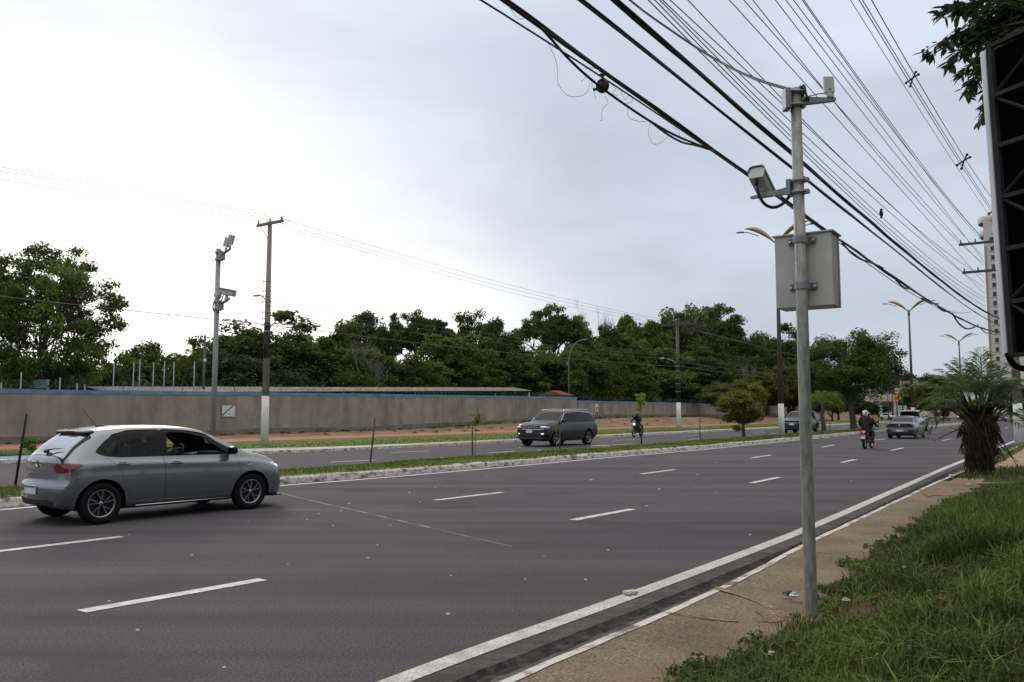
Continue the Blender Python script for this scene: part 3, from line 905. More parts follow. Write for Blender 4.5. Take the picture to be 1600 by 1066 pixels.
    for xw in (0, wb):
        for s in (-1, 1):
            n = 16; vs = []
            for k in range(n + 1):
                a = math.pi * (k / n) * 1.15 - math.pi * .075
                for y in (.36, T['wmax'] - .035):
                    vs.append((xw + (R_ + .004) * math.cos(a), s * y, zw + (R_ + .004) * math.sin(a)))
            b.add(vs, [(2 * k, 2 * k + 1, 2 * k + 3, 2 * k + 2) for k in range(n)])
            b.add([(xw + (R_ + .02) * math.cos(math.pi * k / 12), s * .37, zw - .12 + (R_ + .1) * math.sin(math.pi * k / 12)) for k in range(13)], [list(range(13))])
    b.box(((x0 + x1) / 2, 0, T['floor']), (x1 - x0 - .5, T['wmax'] * 2 - .3, .05))
    b.box((wb * .5, 0, T['floor'] - .04), (wb * .9, .5, .06))
    b.build('underbody', M_dark, root)
    for xw in (0, wb):
        for s in (-1, 1):
            wheel(root, xw, s * (T['wmax'] - T.get('winset', .115)), T['wr_'], T.get('tyrew', .2), s, T.get('wstyle', 'turbine'), spin=T.get('spin', .3) + xw)
    # door mirrors
    mx, my, mz = T['mirror']
    for s in (-1, 1):
        b = MB()
        b.box((mx, s * (my + .105), mz), (.11, .20, .135), rot=Euler((0, 0, s * .12)), bev=.045)
        b.box((mx - .01, s * (my + .01), mz - .055), (.07, .07, .04), mi=1, bev=.01)
        b.box((mx - .052, s * (my + .105), mz), (.012, .17, .105), rot=Euler((0, 0, s * .12)), mi=2)
        b.build('mirror', [T.get('mirmat', body_mat), M_black, M_gloss], root)
    for (hx, hz, i) in T['handles']:
        for s in (-1, 1):
            hy = T['handle_y']
            b = MB()
            b.box((hx, s * (hy + .022), hz), (.19, .018, .026), bev=.008)
            b.box((hx, s * (hy + .004), hz - .002), (.12, .006, .055), mi=1)
            b.build('handle', [body_mat, M_dark], doors.get((i, s)) or root)
    return root, sh

HATCH = dict(x0=-.70, x1=3.38, wheelbase=2.55, wmax=.865, wr_=.31, arch=.365, sill=.245, floor=.27,
    frontx=2.95, rearx=-.35, fcurve=.26, rcurve=.17,
    front=[(.15, -.06), (.25, .02), (.45, .035), (.62, .015), (.72, -.01), (.9, -.05)],
    rear=[(.2, -.15), (.3, -.055), (.50, -.015), (.60, -.02), (.635, -.075), (.75, -.085), (.95, -.09)],
    zb=[(-.7, .30), (-.45, .24), (0, .2), (2.6, .2), (3.1, .2), (3.38, .22)],
    roof=[(-.70, .93), (-.62, 1.00), (-.52, 1.05), (-.08, 1.37), (0.0, 1.408), (.18, 1.438), (.5, 1.462), (.95, 1.47), (1.35, 1.45), (1.72, 1.395), (2.15, 1.205), (2.55, 1.015), (2.75, .975), (3.0, .90), (3.2, .815), (3.33, .73), (3.38, .68)],
    belt=[(-.70, .87), (-.5, .93), (0, .962), (.6, .955), (1.4, .93), (2.2, .905), (2.6, .89), (3.0, .81), (3.25, .70), (3.38, .60)],
    rail=[(-.70, .905), (-.62, .965), (-.52, 1.01), (-.08, 1.318), (.04, 1.352), (.2, 1.375), (.5, 1.393), (.95, 1.40), (1.35, 1.38), (1.72, 1.325), (2.15, 1.15), (2.55, .965), (2.75, .935), (3.0, .865), (3.2, .785), (3.33, .705), (3.38, .655)],
    wm=[(-.70, .80), (-.6, .815), (-.3, .85), (0, .862), (1.2, .865), (2.55, .865), (2.9, .85), (3.15, .81), (3.38, .73)],
    ws=[(-.70, .74), (-.4, .775), (0, .798), (1.2, .80), (2.4, .79), (2.8, .76), (3.1, .72), (3.38, .66)],
    wr=[(-.70, .66), (-.52, .64), (-.08, .56), (.25, .585), (1.0, .60), (1.7, .595), (2.15, .66), (2.55, .73), (2.8, .70), (3.1, .655), (3.38, .60)],
    dlo=[(-.10, 1.075), (.02, 1.015), (.25, .985), (2.30, .965), (2.26, 1.02), (1.75, 1.30), (1.35, 1.375), (.85, 1.395), (.35, 1.37), (.10, 1.26)],
    windows=[[(1.04, .985), (2.12, .972), (1.72, 1.275), (1.38, 1.345), (1.06, 1.36)], [(.30, 1.0), (.89, .988), (.89, 1.365), (.55, 1.36), (.32, 1.29)], [(.02, 1.06), (.25, 1.005), (.27, 1.265), (.18, 1.21)]],
    wind=(1.76, 2.52), rearglass=(-.50, -.115), wv=.9, rv=1.4,
    doors=[[(1.0, .27), (2.30, .27), (2.33, .60), (2.28, .96), (1.75, 1.335), (1.35, 1.40), (.97, 1.415), (.97, .9)], [(.99, .27), (.96, .9), (.96, 1.415), (.5, 1.41), (.18, 1.33), (.02, 1.05), (.24, .82), (.40, .45), (.52, .27)]],
    bonnet=(2.60, 3.18),
    zones=[('tail_light', 'side', [(-.90, .775), (-.90, .915), (-.42, .925), (-.25, .90), (-.36, .845), (-.52, .775), (-.60, .76)]), ('tail_light', 'rear', [(.42, .80), (.40, .90), (.9, .93), (.9, .75), (.55, .76)]),
           ('headlight', 'side', [(2.90, .80), (3.02, .735), (3.5, .66), (3.5, .76), (3.12, .80)]), ('headlight', 'front', [(.42, .665), (.40, .72), (.9, .80), (.9, .66)]),
           ('grille', 'front', [(0, .38), (.42, .38), (.36, .64), (0, .66)]), ('lower_grille', 'front', [(0, .22), (.6, .22), (.6, .34), (0, .34)]),
           ('bumper_insert', 'front', [(.52, .36), (.66, .34), (.66, .55), (.56, .5)]),
           ('number_plate', 'rear', [(0, .455), (.20, .455), (.20, .585), (0, .585)]), ('bumper_insert', 'rear', [(0, .20), (.72, .2), (.66, .345), (.42, .40), (.42, .385), (0, .36)]),
           ('reflector', 'rear', [(.64, .44), (.665, .43), (.69, .62), (.665, .62)])],
    mirror=(2.14, .80, 1.035), handles=[(1.16, .865, 0), (.30, .885, 1)], handle_y=.832, open_window=(0, -1),
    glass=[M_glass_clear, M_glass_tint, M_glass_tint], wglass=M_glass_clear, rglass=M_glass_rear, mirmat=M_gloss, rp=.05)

SUV = dict(x0=-1.03, x1=3.72, wheelbase=2.79, wmax=.925, wr_=.36, arch=.425, sill=.40, floor=.36, cladding=.05,
    frontx=3.1, rearx=-.6, fcurve=.22, rcurve=.16,
    front=[(.2, -.12), (.35, .02), (.55, .04), (.8, .03), (.98, .0), (1.1, -.04)],
    rear=[(.3, -.06), (.45, .03), (.7, .05), (1.0, .02), (1.2, -.02)],
    zb=[(-1.03, .40), (-.6, .30), (0, .25), (2.8, .25), (3.4, .27), (3.72, .33)],
    roof=[(-1.03, 1.10), (-1.0, 1.16), (-.94, 1.25), (-.68, 1.60), (-.6, 1.64), (0, 1.69), (.8, 1.71), (1.5, 1.70), (1.85, 1.66), (2.25, 1.42), (2.62, 1.19), (2.8, 1.150), (3.2, 1.12), (3.52, 1.075), (3.66, 1.02), (3.72, .95)],
    belt=[(-1.03, 1.02), (-.8, 1.10), (0, 1.10), (1.2, 1.085), (2.4, 1.06), (2.8, 1.05), (3.3, 1.02), (3.6, .965), (3.72, .88)],
    rail=[(-1.03, 1.075), (-.94, 1.21), (-.68, 1.545), (-.5, 1.585), (0, 1.61), (.8, 1.625), (1.5, 1.615), (1.85, 1.575), (2.25, 1.36), (2.62, 1.135), (2.8, 1.12), (3.2, 1.095), (3.52, 1.05), (3.66, .995), (3.72, .93)],
    wm=[(-1.03, .85), (-.9, .875), (-.4, .915), (.5, .925), (2.8, .925), (3.2, .915), (3.5, .89), (3.72, .84)],
    ws=[(-1.03, .80), (-.6, .85), (0, .875), (1.5, .88), (2.6, .87), (3.1, .85), (3.5, .82), (3.72, .78)],
    wr=[(-1.03, .72), (-.94, .70), (-.68, .64), (0, .665), (1.5, .67), (1.85, .665), (2.25, .73), (2.62, .80), (2.9, .79), (3.3, .76), (3.72, .71)],
    dlo=[(-.80, 1.20), (-.70, 1.15), (2.42, 1.11), (2.36, 1.17), (1.84, 1.535), (1.4, 1.595), (.5, 1.605), (-.35, 1.565), (-.56, 1.50)],
    windows=[[(1.28, 1.14), (2.28, 1.125), (1.82, 1.505), (1.45, 1.565), (1.28, 1.57)], [(.24, 1.15), (1.18, 1.14), (1.18, 1.575), (.24, 1.575)], [(-.70, 1.19), (.14, 1.155), (.14, 1.57), (-.32, 1.54), (-.52, 1.47)]],
    wind=(1.90, 2.60), rearglass=(-.92, -.70), wv=.9, rv=.6,
    doors=[[(1.23, .42), (2.48, .42), (2.52, .8), (2.45, 1.10), (1.86, 1.585), (1.2, 1.635), (1.2, 1.0)], [(1.21, .42), (1.19, 1.0), (1.19, 1.635), (.2, 1.63), (.05, 1.1), (.28, .85), (.48, .6), (.55, .42)]],
    bonnet=(2.68, 3.5),
    zones=[('tail_light', 'side', [(-1.2, 1.02), (-1.2, 1.11), (-.82, 1.13), (-.84, 1.03)]), ('tail_light', 'rear', [(.45, 1.0), (.45, 1.09), (1, 1.12), (1, .98)]), 
           ('headlight', 'side', [(3.32, .94), (3.3, .87), (3.9, .86), (3.9, .95)]), ('headlight', 'front', [(.56, .855), (.54, .94), (1, .96), (1, .855)]),
           ('grille', 'front', [(0, .83), (.56, .83), (.53, .95), (0, .955)]), ('chrome_strip', 'front', [(0, .795), (.9, .80), (.9, .825), (0, .825)]),
           ('number_plate', 'front', [(0, .64), (.2, .64), (.2, .77), (0, .77)]), ('lower_grille', 'front', [(0, .42), (.62, .42), (.7, .56), (.5, .62), (0, .62)]),
           ('fog_lamp', 'front', [(.60, .575), (.78, .575), (.78, .625), (.60, .625)]), ('chrome_strip', 'front', [(0, .40), (.75, .40), (.75, .415), (0, .415)]),
           ('number_plate', 'rear', [(0, .8), (.2, .8), (.2, .93), (0, .93)]), ('bumper_insert', 'rear', [(0, .38), (.8, .38), (.74, .62), (0, .6)])],
    mirror=(2.30, .86, 1.20), handles=[(1.42, 1.0, 0), (.40, 1.02, 1)], handle_y=.895, glass=[M_glass_dark] * 3, tyrew=.23, winset=.125, wstyle='twin', rp=.06, lmin=.6)

SEDAN = dict(x0=-1.0, x1=3.45, wheelbase=2.65, wmax=.875, wr_=.315, arch=.37, sill=.25, floor=.27,
    frontx=2.95, rearx=-.55, fcurve=.24, rcurve=.16,
    front=[(.15, -.10), (.25, .02), (.5, .03), (.72, -.01), (.9, -.05)],
    rear=[(.2, -.07), (.3, .01), (.5, .045), (.64, .04), (.67, -.01), (.8, -.005), (.98, .03), (1.02, .02)],
    zb=[(-1.0, .30), (-.6, .24), (0, .2), (2.7, .2), (3.45, .22)],
    roof=[(-1.0, .985), (-.9, 1.02), (-.62, 1.045), (-.5, 1.07), (.05, 1.33), (.4, 1.43), (.95, 1.465), (1.4, 1.45), (1.78, 1.395), (2.2, 1.20), (2.6, 1.01), (2.8, .97), (3.05, .91), (3.25, .83), (3.4, .74), (3.45, .69)],
    belt=[(-1.0, .90), (-.7, .945), (0, .955), (1.0, .935), (2.4, .90), (2.7, .885), (3.1, .80), (3.35, .69), (3.45, .61)],
    rail=[(-1.0, .955), (-.9, .99), (-.62, 1.015), (-.5, 1.03), (.05, 1.27), (.4, 1.36), (.95, 1.395), (1.4, 1.38), (1.78, 1.325), (2.2, 1.145), (2.6, .965), (2.8, .93), (3.05, .87), (3.25, .80), (3.4, .715), (3.45, .665)],
    wm=[(-1.0, .80), (-.85, .825), (-.4, .86), (0, .87), (2.65, .87), (3.0, .85), (3.25, .80), (3.45, .72)],
    ws=[(-1.0, .76), (-.6, .80), (0, .825), (1.5, .83), (2.5, .815), (2.9, .77), (3.2, .71), (3.45, .65)],
    wr=[(-1.0, .68), (-.7, .70), (-.5, .69), (.05, .60), (.5, .585), (1.2, .60), (1.78, .595), (2.2, .66), (2.6, .73), (2.9, .70), (3.2, .65), (3.45, .59)],
    dlo=[(-.22, 1.03), (-.1, .995), (2.36, .96), (2.3, 1.02), (1.80, 1.30), (1.4, 1.37), (.9, 1.385), (.45, 1.35), (.1, 1.22)],
    windows=[[(1.1, .985), (2.18, .97), (1.76, 1.275), (1.42, 1.34), (1.1, 1.355)], [(.2, 1.0), (1.0, .988), (1.0, 1.355), (.6, 1.345), (.3, 1.27)]],
    wind=(1.82, 2.57), rearglass=(-.46, .32), wv=.9, rv=.5,
    doors=[[(1.05, .27), (2.38, .27), (2.4, .6), (2.34, .96), (1.8, 1.335), (1.4, 1.40), (1.03, 1.41), (1.03, .9)], [(1.04, .27), (1.02, .9), (1.02, 1.41), (.55, 1.39), (.2, 1.28), (.02, 1.02), (.25, .82), (.42, .45), (.54, .27)]],
    bonnet=(2.65, 3.22),
    zones=[('tail_light', 'side', [(-1.2, .82), (-1.2, .93), (-.62, .945), (-.6, .90), (-.8, .83)]), ('tail_light', 'rear', [(.42, .83), (.42, .915), (.55, .935), (1, .95), (1, .81)]),
           ('headlight', 'side', [(3.05, .77), (3.1, .71), (3.6, .66), (3.6, .77)]), ('headlight', 'front', [(.42, .66), (.4, .71), (.9, .8), (.9, .66)]),
           ('grille', 'front', [(0, .4), (.5, .4), (.45, .65), (0, .67)]), ('lower_grille', 'front', [(0, .22), (.6, .22), (.6, .34), (0, .34)]),
           ('silver_trim', 'rear', [(0, .47), (.56, .47), (.42, .585), (0, .585)]), ('bumper_insert', 'rear', [(0, .2), (.9, .2), (.88, .39), (.5, .36), (0, .36)])],
    mirror=(2.2, .81, 1.02), handles=[(1.22, .865, 0), (.36, .88, 1)], handle_y=.848, glass=[M_glass_dark] * 3, rp=.05)

PICKUP = dict(x0=-1.32, x1=4.0, wheelbase=3.09, wmax=.93, wr_=.385, arch=.45, sill=.46, floor=.45, cladding=.04,
    frontx=3.45, rearx=-1.0, fcurve=.2, rcurve=.06,
    front=[(.3, -.1), (.45, .02), (.8, .03), (1.05, .0), (1.15, -.04)],
    rear=[(.4, -.02), (.55, .05), (.68, .05), (.72, 0), (1.2, 0)],
    zb=[(-1.32, .5), (-.8, .42), (0, .36), (3.1, .36), (4.0, .38)],
    roof=[(-1.32, 1.18), (-1.0, 1.185), (.28, 1.185), (.36, 1.24), (.52, 1.68), (.6, 1.74), (1.1, 1.78), (1.7, 1.775), (2.1, 1.73), (2.5, 1.47), (2.86, 1.24), (3.05, 1.2), (3.5, 1.15), (3.8, 1.08), (4.0, .95)],
    belt=[(-1.32, 1.13), (.3, 1.135), (1.2, 1.12), (2.7, 1.10), (3.1, 1.08), (3.6, 1.0), (4.0, .85)],
    rail=[(-1.32, 1.165), (.28, 1.17), (.36, 1.2), (.52, 1.61), (.6, 1.655), (1.1, 1.69), (1.7, 1.685), (2.1, 1.64), (2.5, 1.41), (2.86, 1.19), (3.05, 1.16), (3.5, 1.11), (3.8, 1.05), (4.0, .92)],
    wm=[(-1.32, .90), (-.8, .92), (0, .93), (3.0, .93), (3.5, .91), (4.0, .80)],
    ws=[(-1.32, .87), (.3, .88), (2.8, .88), (3.4, .82), (4.0, .72)],
    wr=[(-1.32, .84), (.28, .84), (.38, .79), (.55, .70), (1.5, .68), (2.1, .675), (2.5, .74), (2.86, .81), (3.3, .75), (4.0, .64)],
    dlo=[(.48, 1.18), (2.7, 1.14), (2.62, 1.2), (2.1, 1.58), (1.7, 1.655), (.66, 1.64), (.6, 1.6)],
    windows=[[(1.5, 1.17), (2.5, 1.16), (2.06, 1.55), (1.68, 1.62), (1.5, 1.63)], [(.6, 1.2), (1.4, 1.175), (1.4, 1.63), (.72, 1.61)]],
    wind=(2.15, 2.83), rearglass=(.365, .515), wv=.9, rv=.3,
    doors=[[(1.46, .5), (2.7, .5), (2.75, .9), (2.68, 1.13), (2.1, 1.64), (1.44, 1.71), (1.44, 1.1)], [(1.45, .5), (1.43, 1.1), (1.43, 1.71), (.6, 1.69), (.5, 1.15), (.55, .7), (.66, .5)]],
    bonnet=(2.92, 3.75),
    zones=[('tail_light', 'rear', [(.74, .86), (.74, 1.14), (1, 1.14), (1, .86)]), ('tail_light', 'side', [(-1.5, .86), (-1.5, 1.14), (-1.24, 1.14), (-1.24, .86)]),
           ('headlight', 'side', [(3.6, 1.0), (3.62, .9), (4.2, .88), (4.2, .99)]), ('headlight', 'front', [(.5, .9), (.5, 1.0), (1, 1.02), (1, .88)]),
           ('grille', 'front', [(0, .7), (.48, .7), (.48, 1.02), (0, 1.02)]), ('bumper_insert', 'rear', [(0, .46), (.95, .46), (.95, .56), (0, .56)]),
           ('number_plate', 'rear', [(0, .58), (.2, .58), (.2, .7), (0, .7)])],
    mirror=(2.55, .87, 1.27), handles=[(1.62, 1.03, 0), (.8, 1.05, 1)], handle_y=.90, glass=[M_glass_dark] * 3, tyrew=.25, winset=.13, wstyle='twin', rp=.06, lmin=.6)

# --- the hatchback in the foreground
M_silver = paint('silver_grey_paint', (0.188, 0.203, 0.217), metal=0.75, rough=0.27)
HEAD_H = DA - rad(5.0)
pos = R(6.98, 13.05, 0)
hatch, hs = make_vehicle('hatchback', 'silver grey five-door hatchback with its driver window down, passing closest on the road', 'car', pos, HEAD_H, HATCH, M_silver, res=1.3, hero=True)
def hadd(name, mb, mats, parent=None): return mb.build(name, mats, parent or hatch)
b = MB()                                               # cabin: lining, seats, dashboard
for s in (-1, 1):
    b.box((.42, s * .36, .56), (.50, .50, .14), bev=.05); b.box((.16, s * .36, .83), (.16, .48, .56), rot=Euler((0, -.25, 0)), bev=.06); b.box((.06, s * .36, 1.19), (.10, .26, .17), bev=.04)
hadd('rear_seat', b, M_seat)
for s in (-1, 1):
    b = MB()
    b.box((1.38, s * .36, .54), (.50, .48, .14), bev=.05); b.box((1.10, s * .36, .82), (.15, .46, .62), rot=Euler((0, -.28, 0)), bev=.06); b.box((.99, s * .36, 1.22), (.10, .26, .18), bev=.04)
    hadd('front_seat', b, M_seat)
b = MB()
b.box((2.22, 0, .84), (.52, 1.42, .24), bev=.08); b.box((2.02, -.36, .97), (.26, .42, .09), bev=.04); b.box((1.95, 0, .70), (.30, .26, .42), bev=.04)
b.box((1.2, 0, .40), (2.9, 1.5, .06)); b.box((-.12, 0, .62), (.5, 1.1, .4), bev=.04)
hadd('dashboard', b, M_black)
b = MB()
WC = Vector((1.80, .36, .945)); WN = Vector((-.88, 0, .47)).normalized(); wu = Vector((0, 1, 0)); wv = WN.cross(wu)
b.tube([WC + wu * (.185 * math.cos(a * math.pi / 12)) + wv * (.185 * math.sin(a * math.pi / 12)) for a in range(25)], .016, seg=8)
b.box(WC - WN * .02, (.05, .16, .13), rot=Matrix((WN, wu, wv)).transposed(), bev=.02); b.tube([WC + wu * -.18, WC + wu * .18], .014, seg=6); b.tube([WC - WN * .02, WC - WN * .3], .03, seg=8)
hadd('steering_wheel', b, M_black)
# cabin lining a finger's width inside the shell
for tg_ in (None, 'trim', 'door0', 'door1'):
    for s in ((0,) if tg_ is None else (-1, 1)): hs.part(tg_, 'lining', M_seat, hatch, off=-.016, side=s)
b = MB(); b.tube([(.30, .10, 1.455), (.16, .10, 1.60), (.06, .10, 1.74)], .004, seg=6); b.box((.34, .10, 1.458), (.14, .07, .035), bev=.016)
hadd('antenna', b, M_black)
b = MB(); b.box((-.085, 0, 1.378), (.15, 1.04, .045), rot=Euler((0, -.10, 0)), bev=.018); b.box((-.145, 0, 1.352), (.03, .98, .03), mi=2); b.box((-.163, 0, 1.378), (.012, .30, .016), mi=1)
hadd('spoiler', b, [M_silver, M_redlamp, M_gloss])
b = MB(); b.box((-.485, .0, 1.085), (.06, .12, .05), rot=Euler((0, -.7, 0)), bev=.02); b.tube([(-.485, .0, 1.10), (-.455, -.18, 1.122), (-.44, -.40, 1.13)], [.012, .010, .006], seg=6)
hadd('rear_wiper', b, M_black)
b = MB(); b.prism([(-.075, -.012), (-.03, -.018), (-.03, -.030), (.03, -.030), (.03, -.018), (.075, .012), (.03, .018), (.03, .030), (-.03, .030), (-.03, .018)], 'yz', -.714, -.728)
o = hadd('badge', b, M_chrome); o.location = (.085, 0, .875)
b = MB(); b.box((0, 0, 0), (.014, .395, .125), bev=.004); b.box((-.009, 0, .047), (.004, .37, .026), mi=1)
o = hadd('number_plate', b, [M_plate, M_plateband]); o.location = (-.692, 0, .52)
b = MB(); b.box((2.50, -.852, .775), (.085, .012, .022), rot=Euler((0, -.12, 0)), bev=.004)
hadd('side_repeater', b, M_headlamp)
b = MB(); b.tube([(.50, -.868, .245), (2.1, -.868, .245)], .007, seg=6); hadd('sill_strip', b, M_chrome)
b = MB(); b.box((3.26, 0, .185), (.22, 1.10, .03), bev=.01); b.box((3.24, -.62, .205), (.08, .24, .014), rot=Euler((0, 0, -.62)), mi=1); b.box((3.24, .62, .205), (.08, .24, .014), rot=Euler((0, 0, .62)), mi=1)
hadd('front_lip', b, [M_black, M_silver])
b = MB(); b.box((3.36, 0, .66), (.02, .11, .05), bev=.01); hadd('badge', b, M_chrome)
for s in (-1, 1):
  for (lx, ly, lz, lr) in ((3.19, .61, .712, .034), (3.12, .68, .735, .026)):
    b = MB(); b.ball((lx, s * ly, lz), lr, seg=10, rings=6); b.build('lamp_lens', M_headlit, hatch)
for s in ():
    b = MB(); b.ball((3.19, s * .61, .712), .034, seg=10, rings=6); b.ball((3.12, s * .68, .735), .026, seg=10, rings=6)
    hadd('headlight_unit', b, M_headlit)

# --- dark seven-seat SUV coming the other way
M_graphite = paint('graphite_paint', (0.007, 0.007, 0.008), metal=0.0, rough=0.3, coat=.3)
suv, ss_ = make_vehicle('suv', 'black seven-seat SUV with roof rails and daytime lamps lit, heading left past the grey wall', 'car', (3.25, 44.25, 0), DA + math.pi - rad(3), SUV, M_graphite, scale=1.06)
def suv_extras(root, rails=True):
    if rails:
        for s in (-1, 1):
            b = MB(); b.tube([(-.55, s * .62, 1.64), (-.45, s * .62, 1.715), (.4, s * .635, 1.745), (1.3, s * .635, 1.74), (1.72, s * .63, 1.70), (1.8, s * .62, 1.66)], .018, seg=6); b.build('roof_rail', M_chrome, root)
        for s in (-1, 1):
            b = MB(); b.tube([(2.40, s * .855, 1.125), (2.08, s * .765, 1.37), (1.84, s * .70, 1.56), (1.4, s * .698, 1.61), (.5, s * .70, 1.622), (-.36, s * .69, 1.585), (-.58, s * .69, 1.50), (-.82, s * .77, 1.2)], .011, seg=6); b.build('window_chrome', M_chrome, root)
    for k in range(7):
        b = MB(); b.box((3.748, -.42 + .14 * k, .90), (.012, .085, .055), bev=.01); b.build('grille_slot', M_chrome if rails else M_gloss, root)
    for s in (-1, 1):
        b = MB(); b.box((3.605, s * .70, .930), (.03, .26, .02), rot=Euler((0, 0, s * .45)), bev=.005); b.build('daytime_lamp', M_headlit, root)
suv_extras(suv)
M_navy = paint('dark_blue_paint', (0.010, 0.013, 0.020), metal=0.0, coat=.6)
suv2, _ = make_vehicle('suv', 'dark blue SUV coming along behind the white-based street lamp and the grey camera pole', 'car', R(71.6, 19.35, 0), DA + math.pi, SUV, M_navy, scale=1.06)
suv_extras(suv2, False)
# --- sedan and pickup ahead, black car and oncoming cars far off
M_slate = paint('slate_paint', (0.040, 0.046, 0.057), metal=0.3)
sedan, _ = make_vehicle('sedan', 'slate grey four-door sedan driving away behind the motorcycle, its high brake lamp lit', 'car', R(58.9, 9.75, 0), DA - rad(1), SEDAN, M_slate)
b = MB(); b.box((-.30, 0, 1.04), (.20, 1.12, .02), rot=Euler((0, -.05, 0)), bev=.008); 
o = b.build('rear_shelf', M_black, sedan); o.location = (-.1, 0, -.0)
b = MB(); b.box((.42, 0, 1.385), (.05, .22, .025), rot=Euler((0, -.5, 0))); b.build('brake_lamp', M_redlit, sedan)
b = MB(); b.prism([(.0, .0), (.16, .0), (.02, .09)], 'xz', -.012, .012); o = b.build('fin_antenna', M_black, sedan); o.location = (.42, 0, 1.43)
b = MB(); b.ball((-1.045, 0, .86), (.01, .055, .05), seg=12, rings=6); b.build('badge', M_chrome, sedan)
b = MB(); b.box((-1.075, 0, .53), (.012, .40, .125), bev=.004); b.build('number_plate', M_plate, sedan)
M_silver2 = paint('light_silver_paint', (0.36, 0.365, 0.37), metal=0.6, rough=0.3)
pick, _ = make_vehicle('pickup_truck', 'light silver double-cab pickup truck just ahead of the grey sedan', 'pickup', R(81.8, 13.0, 0), DA - rad(1), PICKUP, M_silver2, scale=1.07)
b = MB(); b.box((-.48, 0, 1.188), (1.5, 1.56, .02)); b.build('bed', M_dark, pick)
b = MB()
for s in (-1, 1): b.box((-.5, s * .83, 1.195), (1.55, .07, .03), bev=.01)
b.box((-1.31, 0, 1.185), (.05, 1.7, .03), bev=.01); b.build('bed_rail', M_black, pick)
b = MB(); b.box((.60, 0, 1.735), (.05, .4, .03)); b.build('brake_lamp', M_redlit, pick)
M_blackpaint = paint('black_paint', (0.012, 0.012, 0.014))
M_white = paint('white_paint', (0.62, 0.62, 0.61), metal=0.0, rough=0.35)
HL = dict(HATCH); HL.update(open_window=None, glass=[M_glass_dark] * 3, wglass=M_glass_dark, rglass=M_glass_dark, headmat=M_headlit)
make_vehicle('hatchback', 'black hatchback far away, between the shaggy palm and the white-based pole', 'car', R(178.7, 12.9, 0), DA - rad(1), HL, M_blackpaint, res=.6)
make_vehicle('sedan', 'dark grey car with headlamps lit, coming from far off just beside the pickup', 'car', R(201, 24.6, 0.0), DA + math.pi, dict(SEDAN, headmat=M_headlit), M_slate, res=.6)
make_vehicle('hatchback', 'small white car far off, between the pickup and the oncoming dark grey car', 'car', R(228, 27.5, 0), DA + math.pi, HL, M_white, res=.6)
p = at(1382.5, 652, 178); p.z = 0.15
make_vehicle('hatchback', 'white car with lit headlamps standing left of the pale panel van far away', 'car', p, DA + math.pi + .9, HL, M_white, res=.6)
# ---------------------------------------------------------------- poles, cameras, lamps, signs, wall, billboard
M_galv = mat('galvanised_steel', (0.20, 0.205, 0.18), 0.55, metal=0.35, col2=(0.34, 0.345, 0.30), scale=9, stretch=(3, 3, 0.8), detail=7, bump=0.15, bscale=60)
M_galv2 = mat('galvanised_steel_grey', (0.26, 0.27, 0.28), 0.55, metal=0.3, var=0.15, scale=4, stretch=(4, 4, 0.6))
M_box = mat('grey_enamel', (0.47, 0.455, 0.43), 0.5, var=0.09, streak=(5, .09, (1, 1, .25)), scale=2.2, detail=7, bump=0.05, bscale=30)
M_boxlight = mat('light_grey_enamel', (0.50, 0.50, 0.49), 0.5, var=0.06, scale=6)
M_rubber = mat('black_cable', (0.010, 0.010, 0.011), 0.6, var=0.2, scale=30)
M_concrete = mat('pole_concrete', (0.20, 0.17, 0.135), 0.9, col2=(0.29, 0.25, 0.20), scale=1.5, stretch=(3, 3, .5), detail=8, bump=0.4, bscale=25)
M_blackband = mat('black_pole_paint', (0.02, 0.02, 0.02), 0.8, col2=(0.10, 0.09, 0.08), scale=1.2, stretch=(3, 3, 1), lo=0.5, hi=0.7)
M_white_p = mat('whitewash', (0.46, 0.45, 0.43), 0.85, col2=(0.66, 0.65, 0.63), scale=5, detail=8, bump=0.3, bscale=25, lo=0.28, hi=0.45)
M_wood = mat('weathered_timber', (0.17, 0.13, 0.10), 0.9, col2=(0.30, 0.25, 0.20), scale=3, stretch=(1, 6, 6), detail=6)
M_lamp_pole = mat('brown_lamp_pole', (0.050, 0.036, 0.030), 0.6, col2=(0.095, 0.07, 0.055), scale=2, stretch=(4, 4, .5))
M_wing = mat('ochre_wing', (0.32, 0.20, 0.075), 0.5, var=0.15, scale=3)
M_green_col = mat('green_collar', (0.05, 0.13, 0.06), 0.5, var=0.2, scale=8)
M_porcelain = mat('insulator', (0.09, 0.06, 0.05), 0.3, var=0.2, scale=20)

# near camera pole
pb = ground_at(1268, 970, 0.15)
ps_, pt_ = to_st(pb)
H_TOP = at(1243, 139, pb.y).z
pole = thing('camera_pole', 'galvanised steel pole with a grey cabinet and traffic camera standing in the near grass', 'camera pole', pb, DA)   # local x along the road, local y across it
h = H_TOP - pb.z
b = MB(); b.tube([(0, 0, -.3), (0, 0, 0.0), (0, 0, h * .45), (0, 0, h)], [.046, .046, .0445, .040], seg=28)
b.tube([(0, 0, 1.45), (0, 0, 1.462)], .0475, seg=28, smooth=False)
b.build('pole', M_galv, pole)
b = MB(); b.lathe([(.13, -.06), (.125, .012), (.10, .028), (.055, .036), (.045, .036)], seg=22); b.build('footing', M_walk, pole)
zc0, zc1 = at(1262, 478, pb.y).z - pb.z, at(1258, 364, pb.y).z - pb.z
b = MB(); b.box((.19, .0, (zc0 + zc1) / 2), (.24, .43, zc1 - zc0), bev=.006)
b.box((.19, 0, zc1 + .006), (.27, .46, .014), bev=.004)
b.box((.245, 0, (zc0 + zc1) / 2), (.004, .436, zc1 - zc0 - .02), mi=1)
cab = b.build('cabinet', [M_box, M_gloss], pole)
